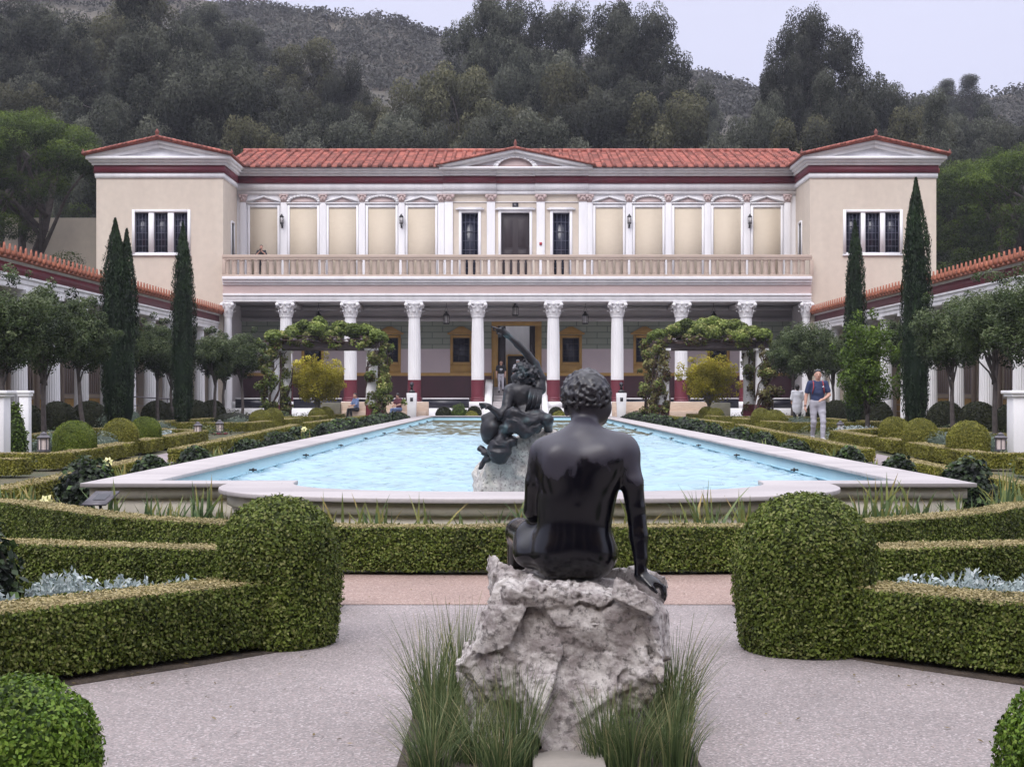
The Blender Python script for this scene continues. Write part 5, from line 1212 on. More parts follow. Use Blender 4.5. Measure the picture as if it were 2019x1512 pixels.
FT = [  # kind, px, top, width, Y, where
 ('eucalyptus', 965, 8, 150, 150, 'tall eucalyptus against the sky, leftmost of the skyline group above the villa centre'),
 ('eucalyptus', 1140, 12, 190, 155, 'broad dark eucalyptus against the sky above the centre right of the villa roof'),
 ('eucalyptus', 1275, 40, 170, 150, 'dark eucalyptus at the right end of the central skyline group'),
 ('round', 1040, 70, 170, 140, 'dark rounded tree filling the gap under the central skyline group'),
 ('olive', 930, 95, 190, 130, 'olive green tree above the left half of the central gable'),
 ('olive', 1110, 95, 170, 128, 'pale drooping tree above the right half of the central gable'),
 ('round', 1200, 165, 170, 125, 'dark tree low behind the roof right of the central gable'),
 ('olive', 1310, 150, 190, 122, 'olive drooping tree behind the roof left of the right hand gap in the woods'),
 ('round', 1385, 165, 60, 190, 'small rounded tree on the ridge in the right hand gap of the woods'),
 ('eucalyptus', 1590, 42, 170, 140, 'tallest eucalyptus of the right hand skyline group'),
 ('eucalyptus', 1665, 85, 160, 145, 'second eucalyptus of the right hand skyline group'),
 ('eucalyptus', 1530, 130, 120, 135, 'lower eucalyptus on the left flank of the right hand group'),
 ('round', 1700, 130, 140, 140, 'rounded tree on the right flank of the right hand group'),
 ('conifer', 1627, 150, 110, 118, 'bare branched conifer in front of the right hand group'),
 ('round', 1500, 190, 110, 120, 'dark tree behind the roof just left of the right pavilion gable'),
 ('olive', 1800, 183, 150, 130, 'olive green flat topped tree above the right pavilion gable'),
 ('conifer', 1845, 185, 110, 120, 'dark conifer right of the right pavilion gable'),
 ('round', 1925, 185, 140, 150, 'grey green tree near the right edge above the pine'),
 ('conifer', 1867, 160, 75, 220, 'small pale conifer on the far right skyline'),
 ('conifer', 1912, 150, 85, 220, 'second small pale conifer on the far right skyline, the taller one'),
 ('round', 1990, 235, 120, 125, 'low grey tree at the right edge behind the pine'),
 ('olive', 820, 130, 150, 135, 'olive tree below the bare slope path'),
 ('round', 770, 215, 150, 118, 'low dark tree behind the roof below the bare slope'),
 ('round', 860, 210, 160, 112, 'low rounded tree behind the roof left of the central gable'),
 ('round', 690, 125, 90, 150, 'bright green rounded tree on the slope left of centre'),
 ('olive', 600, 60, 170, 165, 'pale rounded tree standing alone on the slope left of centre'),
 ('round', 560, 165, 190, 125, 'dark tree above the left part of the main roof'),
 ('round', 650, 180, 150, 120, 'dark tree above the main roof between left pavilion and centre'),
 ('eucalyptus', 335, -40, 210, 130, 'huge dark eucalyptus above the left pavilion gable'),
 ('round', 300, 120, 190, 118, 'dark tree directly above the left pavilion gable'),
 ('round', 430, 110, 190, 120, 'dark tree to the right of the left pavilion gable'),
 ('olive', 480, 200, 150, 112, 'low olive tree behind the roof beside the left pavilion'),
 ('olive', 200, 0, 190, 150, 'tall olive green tree high above the left pine'),
 ('eucalyptus', 90, 30, 190, 140, 'tall grey eucalyptus above the left pine'),
 ('olive', 30, 150, 180, 125, 'olive tree directly behind the left pine'),
 ('round', 140, 165, 170, 118, 'dark tree between the left pine and the left pavilion'),
 ('eucalyptus', -20, -10, 180, 160, 'tall eucalyptus at the top left corner'),
 ('round', 240, 195, 150, 108, 'low dark tree just behind the left pavilion roof'),
 ('round', 960, 215, 170, 112, 'low tree behind the ridge of the main roof at the central gable'),
 ('round', 1060, 190, 170, 114, 'low tree behind the roof right of the ridge finial'),
 ('round', 1430, 250, 150, 108, 'low bush like tree behind the roof in the right hand gap'),
 ('olive', 1580, 200, 170, 112, 'low olive tree behind the roof left of the right pavilion'),
 ('round', 1690, 200, 170, 110, 'dark tree just behind the right pavilion gable'),
 ('round', 1870, 265, 170, 108, 'low tree between right pavilion and right pine'),
 ('eucalyptus', 470, 60, 150, 175, 'thin eucalyptus on the slope right of the huge dark one'),
 ('round', 1760, 165, 120, 170, 'distant tree on the skyline above the right pavilion'),
 ('round', 2060, 200, 160, 140, 'tree just beyond the right edge of the picture'),
 ('eucalyptus', 1060, 28, 160, 158, 'dark eucalyptus filling the skyline group above the central gable'),
 ('eucalyptus', 1205, 24, 170, 156, 'dense eucalyptus filling the skyline group right of the central gable'),
 ('eucalyptus', 1300, 80, 80, 152, 'ragged eucalyptus at the right edge of the central skyline group'),
 ('olive', 250, -40, 190, 165, 'tall olive green tree cut by the top edge above the left pavilion'),
 ('eucalyptus', 400, 20, 150, 170, 'grey eucalyptus below the hill skyline left of centre'),
 ('olive', 740, 185, 100, 150, 'small olive tree under the bare slope'),
]
for k, (kind, px, top, wd, y, lab) in enumerate(FT): far_tree(kind, px, top, wd, y, lab, k)
# scrub on the open slopes: nobody could count it
for P_ in protos.values():
    for q_ in P_:
        if id(q_) not in used:
            for c_ in list(q_.children): bpy.data.objects.remove(c_)
            bpy.data.objects.remove(q_)
rs = np.random.RandomState(21); mb = MB(); n = 9000
px_ = rs.uniform(-100, 2100, n); y = rs.uniform(102, 330, n) ; x = X(px_, y); z = hillz(x, y); r_ = rs.uniform(.8, 2.0, n) * (.6 + y / 300)
dry = vnoise(np.stack([x * .03, y * .03, x * 0 + 5], -1)); keep = ((dry > -.45) | (rs.rand(n) < .35)) & ~((np.abs(px_ - 790) < 60) & (y > 165) & (y < 235) & (rs.rand(n) < .85)); x, y, z, r_ = x[keep], y[keep], z[keep], r_[keep]
m_ = 60; v = rs.normal(0, 1, (len(x) * m_, 3)); v /= np.linalg.norm(v, axis=1)[:, None]; v[:, 2] = np.abs(v[:, 2])
R_ = np.repeat(r_, m_); C = np.stack([np.repeat(x, m_), np.repeat(y, m_), np.repeat(z, m_)], 1) + v * (R_ * rs.uniform(.6, 1.05, len(R_)))[:, None] * [1, 1, .8]
leafquads(mb, C, v, R_ * .24, rs, .7, .5, rnd=np.clip(np.repeat(rs.rand(len(x)), m_) * .7 + rs.rand(len(R_)) * .3, 0, 1))
tag(mb.build('scrub', MATS['scrub']), 'grey purple chaparral scrub covering the hillside', kind='stuff')
# ================================================================== statues, rocks
m, nt, b, v, o = new_mat('black_bronze')
n1 = _noise(nt, v, 6, 5); rr_ = _rng(nt, n1, .35, .65, .22, .36)
b.inputs['Specular IOR Level'].default_value = .45
# sky sheen painted over a dusty layer on shoulders and upper back, ragged edge
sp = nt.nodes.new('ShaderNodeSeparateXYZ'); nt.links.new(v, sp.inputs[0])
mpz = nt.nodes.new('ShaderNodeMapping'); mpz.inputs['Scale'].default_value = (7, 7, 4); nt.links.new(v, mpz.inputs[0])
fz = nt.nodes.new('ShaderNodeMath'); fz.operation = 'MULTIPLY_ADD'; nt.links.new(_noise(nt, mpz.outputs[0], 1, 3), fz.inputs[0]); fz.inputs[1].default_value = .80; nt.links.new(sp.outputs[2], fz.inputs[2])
sheen_film = _rng(nt, fz.outputs[0], .80, .87, 0, 1)
nt.links.new(_mix(nt, sheen_film, (.0025, .0025, .005), (.034, .032, .046)), b.inputs['Base Color'])
nt.links.new(_rng(nt, sheen_film, 0, 1, .19, .40), b.inputs['Roughness'])
MATS['black_bronze'] = m
m, nt, b, v, o = new_mat('green_bronze')
n1 = _noise(nt, v, 7, 6); b.inputs['Metallic'].default_value = .25
nt.links.new(_mix(nt, _rng(nt, n1, .56, .72, 0, 1), (.016, .016, .021), (.04, .07, .08)), b.inputs['Base Color']); b.inputs['Roughness'].default_value = .42
MATS['green_bronze'] = m
def rockmat(name, c1, c2, c3, s1=9, s2=2.2):
    m, nt, b, v, o = new_mat(name)
    a = _noise(nt, v, s1, 9, .72); c = _noise(nt, v, s2, 4, .6); d = _noise(nt, v, s1 * 3.3, 6, .7)
    f = _mix(nt, _rng(nt, a, .40, .58, 0, 1), c1, c2); f = _mix(nt, _rng(nt, c, .56, .70, 0, .75), f, c3)
    f = _mix(nt, _rng(nt, d, .52, .62, 0, .8), f, tuple(x * .35 for x in c2))
    nt.links.new(f, b.inputs['Base Color']); b.inputs['Roughness'].default_value = .92
    bp = nt.nodes.new('ShaderNodeBump'); bp.inputs['Distance'].default_value = .022; nt.links.new(_noise(nt, v, 28, 9, .75), bp.inputs['Height']); nt.links.new(bp.outputs[0], b.inputs['Normal'])
    MATS[name] = m
rockmat('rock', (.68, .64, .62), (.33, .29, .285), (.46, .40, .31))
rockmat('rock_pale', (.62, .60, .56), (.40, .37, .36), (.52, .47, .37), 12, 4)
def rock_obj(name, blocks, h, disp, m_, label, cat='rock'):
    """blocks: (outline [(x,z)...] counterclockwise, y0, y1, tilt)"""
    allp = np.array([p for b_ in blocks for p in b_[0]]); y0 = min(b_[1] for b_ in blocks); y1 = max(b_[2] for b_ in blocks)
    lo = np.array([allp[:, 0].min() - .1, y0 - .1, allp[:, 1].min() - .06]); hi = np.array([allp[:, 0].max() + .1, y1 + .1, allp[:, 1].max() + .1])
    n = np.ceil((hi - lo) / h).astype(int); ax = [lo[i] + np.arange(n[i]) * h for i in range(3)]
    P = np.stack(np.meshgrid(*ax, indexing='ij'), -1); D = np.full(P.shape[:3], 9.)
    for (out_, a, b_, tf, tb) in blocks:
        d = np.full(D.shape, -9.); k = len(out_)
        for i in range(k):
            p, q = np.array(out_[i]), np.array(out_[(i + 1) % k]); e_ = q - p; nn = np.array([e_[1], -e_[0]]) / np.linalg.norm(e_)
            di = (P[..., 0] - p[0]) * nn[0] + (P[..., 2] - p[1]) * nn[1]; hh = np.maximum(.05 - np.abs(d - di), 0) / .05; d = np.maximum(d, di) + hh * hh * .05 * .25
        zc_ = np.mean([p[1] for p in out_]); xc_ = np.mean([p[0] for p in out_])
        for di in (a + (P[..., 2] - zc_) * tf + (P[..., 0] - xc_) * tf * .3 - P[..., 1], P[..., 1] - b_ - (P[..., 2] - zc_) * tb):
            hh = np.maximum(.06 - np.abs(d - di), 0) / .06; d = np.maximum(d, di) + hh * hh * .06 * .25
        hh = np.maximum(.05 - np.abs(D - d), 0) / .05; D = np.minimum(D, d) - hh * hh * .05 * .25
    near = np.abs(D) < .22; D[near] += disp(P[near]); D[P[..., 2] < lo[2] + h * 1.5] = 1
    V, Q = surfnet(D, lo, h); org = (float(allp[:, 0].mean()), (y0 + y1) / 2, 0)
    o = MB().add(V, Q).build(name, MATS[m_], None, org, smooth=True, auto=50); o.location = org; return tag(o, label, cat)
_fr = np.random.RandomState(12); _FP = _fr.uniform(-1, 1, (150, 3)) * [.75, .6, .7] + [.25, 6.4, .35]; _FN = _fr.normal(0, 1, (150, 3)); _FN /= np.linalg.norm(_FN, axis=1)[:, None]
def facet(P, amp=.34):
    # broken faces: each point takes the plane of its nearest seed
    out_ = np.empty(len(P))
    for i in range(0, len(P), 20000):
        q = P[i:i + 20000] + .010 * np.stack([vnoise(P[i:i + 20000] * 9), vnoise(P[i:i + 20000] * 9 + 7), vnoise(P[i:i + 20000] * 9 + 3)], -1); d = ((q[:, None, :] - _FP[None]) ** 2).sum(-1); k = d.argmin(1)
        out_[i:i + 20000] = ((q - _FP[k]) * _FN[k]).sum(1) * amp
    return out_
def d1(P): return facet(P) + .018 * vnoise(P * 5.5) + .008 * vnoise(P * 14 + 5) + .009 * np.abs(vnoise(P * 24)) + .005 * (1 - 2 * np.abs(vnoise(P * 9 + 9))) - .006 * np.clip(vnoise(P * 42) - .15, 0, 1) * 2 + .006 * vnoise(P * 75)
def d2(P): return .07 * vnoise(P * 3.2 + 2) + .03 * vnoise(P * 8 + 5) + .018 * vnoise(P * 20)
rock_obj('boulder', [([(-.035, .69), (-.085, .60), (-.095, .33), (.10, .19), (.50, .11), (.56, .20), (.605, .42), (.625, .575), (.585, .615), (.40, .665), (.20, .695)], 6.06, 6.78, -.12, .1),
                     ([(.06, .32), (.14, -.03), (.35, -.03), (.44, .12), (.48, .32)], 6.0, 6.6, .16, .1),
                     ([(-.205, .36), (-.185, -.05), (.12, -.05), (.02, .36), (-.13, .405)], 6.2, 6.66, -.05, 0)], .0075, d1, 'rock', 'big pitted grey limestone boulder that the dark seated statue rests on')
S6 = lambda px, py, Y=6.36: (X(px, Y), Y, Z(py, Y))
st = SDF(); K = .045
st.ell(S6(1132, 1083, 6.40), (.165, .128, .125), k=.06)
for s in (-1, 1): st.ell(S6(1132 + s * 36, 1098, 6.39), (.085, .075, .080), k=.06)
st.ell(S6(1133, 1015, 6.40), (.160, .108, .13), k=.08); st.ell(S6(1140, 950, 6.40), (.176, .120, .15), k=.08)
for s in (-1, 1): st.ell(S6(1147 + s * 42, 918, 6.345), (.085, .055, .10), (10, 0, -s * 14), k=.05)       # shoulder blades
st.ell(S6(1150, 900, 6.42), (.175, .10, .095), k=.07)
for s, e in ((-1, (1084, 890)), (1, (1222, 884))): st.cap(S6(1149, 862, 6.43), S6(e[0], e[1], 6.40), .058, .062, k=.06)
st.cap(S6(1149, 868, 6.43), S6(1153, 820, 6.49), .062, .054, k=.04)
st.ell(S6(1156, 782, 6.52), (.097, .118, .112), (-18, 6, 0), k=.03); st.ell(S6(1176, 806, 6.56), (.062, .085, .07), (0, 12, 0), k=.04); st.ell(S6(1182, 826, 6.62), (.035, .05, .03), k=.03)
for px, py in ((1117, 806), (1199, 806)): st.ell(S6(px, py, 6.53), (.014, .028, .034), k=.012)
# furrow of the spine
st.cap(S6(1149, 895, 6.262), S6(1141, 990, 6.262), .006, .006, k=.03, op=1)
st.cap(S6(1133, 1100, 6.255), S6(1133, 1130, 6.26), .006, .010, k=.02, op=1)
# left arm lying forward, left thigh and knee raised
st.chain([S6(1072, 896, 6.40), S6(1058, 950, 6.42), S6(1052, 1005, 6.47), S6(1075, 1040, 6.68)], [.062, .05, .043, .036], k=.035)
st.chain([S6(1095, 1085, 6.44), S6(1052, 1062, 6.58), S6(1025, 1048, 6.80)], [.10, .085, .062], k=.05); st.ell(S6(1048, 1088, 6.52), (.082, .12, .072), k=.04)
st.chain([S6(1025, 1050, 6.82), S6(1022, 1120, 6.98), S6(1030, 1230, 7.0)], [.06, .052, .035], k=.03)
st.chain([S6(1165, 1090, 6.44), S6(1180, 1090, 6.68), S6(1175, 1100, 6.86)], [.10, .085, .062], k=.05); st.chain([S6(1175, 1102, 6.86), S6(1170, 1220, 7.02)], [.058, .036], k=.03)
# right arm propped on the rock
st.ell(S6(1228, 893, 6.40), (.066, .066, .07), k=.05)
st.chain([S6(1234, 900, 6.39), S6(1246, 950, 6.37), S6(1253, 1000, 6.37), S6(1256, 1025, 6.37), S6(1259, 1055, 6.36), S6(1263, 1100, 6.34), S6(1263, 1132, 6.33)], [.054, .049, .042, .040, .041, .030, .025], k=.03)
st.cap(S6(1264, 1136, 6.33), S6(1292, 1150, 6.32), .025, .024, k=.02); st.ell(S6(1281, 1146, 6.33), (.036, .045, .018), (0, 22, 0), k=.02)
for i, (yy, l1, l2) in enumerate(((6.295, .020, .030), (6.318, .026, .038), (6.341, .025, .036), (6.364, .018, .028))):
    a = np.array(S6(1294, 1149 + i, yy)); b_ = a + [l1 * 1.2, 0, -.012]; c = b_ + [.006, 0, -l2 * 1.1]; d = c + [-.002, .0, -.016]
    st.chain([a - [.02, 0, -.006], a, b_, c, d], [.0115, .0112, .0105, .0098, .0085], k=.006)
st.chain([S6(1270, 1142, 6.30), S6(1285, 1158, 6.27), S6(1294, 1167, 6.265)], [.014, .012, .010], k=.01)
V, Q = st.mesh(.0075)
org = (X(1140, 6.4), 6.4, .70); root = thing('statue', org, 'black bronze statue of a seated nude youth seen from behind on the near boulder', 'statue')
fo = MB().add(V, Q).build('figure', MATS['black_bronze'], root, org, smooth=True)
sm_ = fo.modifiers.new('smooth', 'SMOOTH'); sm_.factor = .5; sm_.iterations = 7
hs = SDF(); rs = np.random.RandomState(2); hc = np.array(S6(1156, 780, 6.515)); k = 0
hs.ell(hc + [0, 0, .006], (.100, .120, .106), (-18, 6, 0), k=.02)
for i in range(190):      # short wavy locks laid over the skull
    t = (i + .5) / 190; ph = i * 2.39996; zz_ = 1 - 1.45 * t; rr_ = math.sqrt(max(0, 1 - zz_ * zz_)); v_ = np.array([rr_ * math.cos(ph), rr_ * math.sin(ph), zz_])
    if zz_ < -.2 and v_[1] > .2: continue
    c = hc + v_ * [.100, .120, .108]; q = rs.normal(0, 1, 3); q -= q @ v_ * v_; q /= np.linalg.norm(q); q = (q * .5 + np.array([0, 0, -.5])) ; q -= q @ v_ * v_; q /= np.linalg.norm(q) + 1e-6; pp = np.cross(q, v_) * rs.uniform(-.012, .012); q *= rs.uniform(.011, .019); c = c + rs.normal(0, .003, 3)
    hs.chain([c - q, c + v_ * .004 + pp, c + q, c + q * 1.2 + pp * .8 - v_ * .004], [.0065, .0085, .006, .004], k=.006)
V, Q = hs.mesh(.0055, clip=lambda P: (Z(822, 6.5) - P[..., 2]))
mat('bronze_hair', (.008, .008, .012), (.02, .019, .026), scale=14, rough=.36, spec=.55)
MB().add(V, Q).build('hair', MATS['bronze_hair'], root, org, smooth=True)
# ------------------------------------------------------------------ second statue on its rock in the pool
YS_ = 15.5
def Q4(cx, cy, dy=0): return (X(920 + cx / 4.322, YS_ + dy), YS_ + dy, Z(630 + cy / 4.322, YS_ + dy))
rk = [Q4(*p)[0::2] for p in ((62, 1560), (76, 1340), (130, 1235), (300, 1070), (500, 985), (740, 990), (860, 1300), (900, 1560))][::-1]
rock_obj('pool_boulder', [(rk, 15.47, 16.4, -.12, .1)], .017, d2, 'rock_pale', 'pale cream boulder standing in the pool under the second statue')
u = 1 / 4.322 * YS_ / F        # crop pixel -> metres
sa = SDF()
sa.ell(Q4(480, 650), (125 * u, .11, 125 * u), (0, -14, 0), k=.05); sa.ell(Q4(545, 745, .02), (82 * u, .10, 90 * u), k=.05)
sa.cap(Q4(375, 610), Q4(610, 590), 62 * u, 60 * u, k=.05); sa.cap(Q4(490, 590, .02), Q4(500, 540, .03), 50 * u, 48 * u, k=.03)
sa.ell(Q4(500, 490, .04), (88 * u, .11, 92 * u), k=.03); sa.ell(Q4(425, 500, .06), (45 * u, .06, 50 * u), k=.03); sa.cap(Q4(395, 478, .06), Q4(383, 490, .06), 14 * u, 12 * u, k=.01)
sa.chain([Q4(612, 590), Q4(628, 500, .02), Q4(580, 380, .02), Q4(515, 290, 0), Q4(430, 205, -.02), Q4(345, 130, -.03)], [60 * u, 46 * u, 40 * u, 33 * u, 31 * u, 21 * u], k=.03)
sa.cap(Q4(345, 130, -.03), Q4(300, 92, -.04), 26 * u, 30 * u, k=.02)
for (a, b_, c) in (((300, 80), (262, 78), (205, 58)), ((300, 92), (265, 98), (225, 90)), ((300, 105), (275, 120), (248, 118)), ((305, 115), (290, 135), (272, 140)), ((310, 80), (310, 62), (296, 60))):
    sa.chain([Q4(*a, -.05), Q4(*b_, -.07), Q4(*c, -.06)], [13 * u, 11 * u, 8 * u], k=.008)
sa.chain([Q4(365, 620, -.05), Q4(340, 760, -.10), Q4(290, 812, -.14), Q4(190, 742, -.16)], [50 * u, 46 * u, 40 * u, 22 * u], k=.03); sa.cap(Q4(190, 742, -.16), Q4(160, 728, -.16), 24 * u, 22 * u, k=.02)
for i in range(4): sa.chain([Q4(160, 720 + i * 8, -.18 + i * .015), Q4(130, 714 + i * 12, -.17 + i * .015), Q4(104 + i * 8, 712 + i * 18, -.16)], [11 * u, 10 * u, 7 * u], k=.008)
sa.cap(Q4(175, 735, -.18), Q4(165, 765, -.2), 12 * u, 9 * u, k=.01)
sa.chain([Q4(520, 790, .0), Q4(600, 830, -.1), Q4(690, 850, -.2)], [85 * u, 70 * u, 48 * u], k=.05); sa.chain([Q4(690, 860, -.2), Q4(700, 1000, .1)], [45 * u, 30 * u], k=.03)
sa.chain([Q4(480, 820, -.05), Q4(560, 900, -.15), Q4(600, 930, -.1)], [80 * u, 60 * u, 42 * u], k=.05)
V, Q = sa.mesh(.012, disp=lambda P: .004 * vnoise(P * 25))
org = (X(1030, YS_), YS_, 1.0); root = thing('pool_statue', org, 'dark bronze statue of a reclining satyr with one arm raised above the pool', 'statue')
MB().add(V, Q).build('figure', MATS['green_bronze'], root, org, smooth=True)
sk = SDF(); sk.ell(Q4(225, 930, .03), (108 * u, .19, 145 * u), (0, 12, 0), k=.04); sk.cap(Q4(160, 840, 0), Q4(330, 800, 0), 40 * u, 50 * u, k=.04)
V, Q = sk.mesh(.013, disp=lambda P: .006 * vnoise(P * 14)); MB().add(V, Q).build('wineskin', MATS['green_bronze'], root, org, smooth=True)
dr = SDF(); dr.ell(Q4(275, 1110, -.16), (100 * u, .13, 118 * u), k=.04); dr.ell(Q4(385, 1035, -.15), (48 * u, .08, 45 * u), k=.03)
dr.chain([Q4(330, 950, -.15), Q4(420, 890, -.2), Q4(500, 960, -.2), Q4(620, 900, -.15)], [60 * u, 68 * u, 50 * u, 40 * u], k=.04)
dr.chain([Q4(290, 830, -.12), Q4(400, 800, -.2), Q4(520, 860, -.2), Q4(690, 830, -.15)], [30 * u, 44 * u, 44 * u, 30 * u], k=.04)
dr.chain([Q4(170, 1140, -.05), Q4(120, 1100, 0)], [30 * u, 22 * u], k=.03); dr.chain([Q4(180, 1190, -.05), Q4(150, 1200, 0), Q4(115, 1270, 0)], [22 * u, 20 * u, 12 * u], k=.02)
V, Q = dr.mesh(.012, disp=lambda P: .030 * np.abs(vnoise(P * [9, 9, 16])) - .012 + .008 * vnoise(P * 34)); MB().add(V, Q).build('lion_skin', MATS['green_bronze'], root, org, smooth=True)
hw_ = SDF(); hc = np.array(Q4(510, 480, .03)); rs = np.random.RandomState(8)
hw_.ell(hc, (95 * u, .115, 95 * u), k=.03)
for i in range(110):
    zz_ = 1 - 1.7 * (i + .5) / 110; ph = i * 2.39996; rr_ = math.sqrt(1 - zz_ * zz_); v_ = np.array([rr_ * math.cos(ph), rr_ * math.sin(ph), zz_])
    if v_[0] < -.7 and abs(v_[2]) < .5: continue
    c = hc + v_ * [100 * u, .12, 100 * u] * rs.uniform(.95, 1.1); q = rs.normal(0, .018, 3); hw_.chain([c - q, c + q], [.022, .015], k=.006)
V, Q = hw_.mesh(.011); MB().add(V, Q).build('hair_wreath', MATS['green_bronze'], root, org, smooth=True)
mb = MB()
for i in range(9):        # folds of the cloak down the back
    a = Q4(640 - i * 12, 600 - i * 2, -.06 - .01 * i); c = Q4(600 - i * 12, 790, -.10 - .012 * (i % 3)); mid = tuple((np.array(a) + c) / 2 + [.01, -.03, 0]); mb.tube([a, mid, c], [.012, .017, .014], 6)
mb.build('cloak', MATS['green_bronze'], root, org, smooth=True)
# ------------------------------------------------------------------ slab and grasses round the boulder
mat('concrete', (.30, .27, .24), (.22, .20, .18), scale=5, rough=.9, bump=.002)
o = MB().box(.08, .36, 5.55, 5.96, 0.012, .05).build('stone_slab', MATS['concrete'], None, (.22, 5.75, 0), bevel=.01); o.location = (.22, 5.75, 0); tag(o, 'flat concrete slab at the foot of the near boulder', 'slab')
def grass(c, n, h, spread, label):
    x, y = c; rs = np.random.RandomState(int(abs(x * 999) + y * 17)); mb = MB(); K = 7
    for i in range(n):
        a = rs.rand() * 2 * PI; d = np.array([math.cos(a), math.sin(a)]); b0_ = np.array([x, y]) + d * rs.rand() * .09; hh = h * .84 * rs.uniform(.5, 1.1); ln = spread * .78 * rs.uniform(.1, 1.0) ** 1.4
        dr_ = rs.uniform(.15, .75) if rs.rand() < .45 else .05; sd = np.array([-d[1], d[0]]) * (1 if rs.rand() < .5 else -1); w0 = rs.uniform(.0016, .003); V = []
        wig = rs.normal(0, .02); cam_r = np.array([1, 0])
        for k in range(K + 1):
            q = k / K; p = b0_ + d * ln * q ** 1.8 + sd * wig * q * q; z_ = hh * (q - dr_ * .55 * q ** 3); wv = (sd * .5 + cam_r * .7) * w0 * (1 - .8 * q)
            V += [(*(p - wv), z_), (*(p + wv), z_)]
        t = rs.rand() ** 1.5 * .75; t = 1 if rs.rand() < .10 else t
        mb.add(V, [(2 * k, 2 * k + 1, 2 * k + 3, 2 * k + 2) for k in range(K)], [min(1, t * .75 + .42 * k / K) for k in range(K)])
    o = mb.build('ornamental_grass', MATS['ornamental_grass'], None, (x, y, 0)); o.location = (x, y, 0); tag(o, label, 'grass clump', 'ornamental grass clumps round the near boulder')
for px, y, n, h, sp, lab in ((905, 7.15, 260, 0.58, 0.22, 'tall grass clump behind the left shoulder of the boulder'), (850, 6.75, 260, 0.56, 0.30, 'tall grass clump farthest left of the boulder'), (868, 6.2, 260, 0.46, 0.26, 'grass clump left of the boulder in the middle'), (935, 5.92, 235, 0.39, 0.22, 'grass clump in front of the small left block of the boulder'),
        (1015, 5.86, 260, 0.48, 0.16, 'upright grass clump in front of the left half of the boulder'), (850, 5.75, 223, 0.33, 0.26, 'straw tinged grass clump at the left front corner of the bed'), (985, 5.68, 186, 0.33, 0.20, 'low grass clump left of the concrete slab'), (1195, 5.88, 248, 0.38, 0.18, 'grass clump just right of the concrete slab'),
        (1245, 5.8, 235, 0.40, 0.20, 'upright grass clump in front of the right half of the boulder'), (1310, 6.15, 260, 0.49, 0.28, 'tall grass clump at the right side of the boulder'), (1330, 6.7, 260, 0.53, 0.34, 'arching grass clump farthest right of the boulder'), (1330, 5.85, 235, 0.36, 0.24, 'grass clump at the right front corner of the bed')):
    grass((X(px, y), y), n, h, sp, lab)
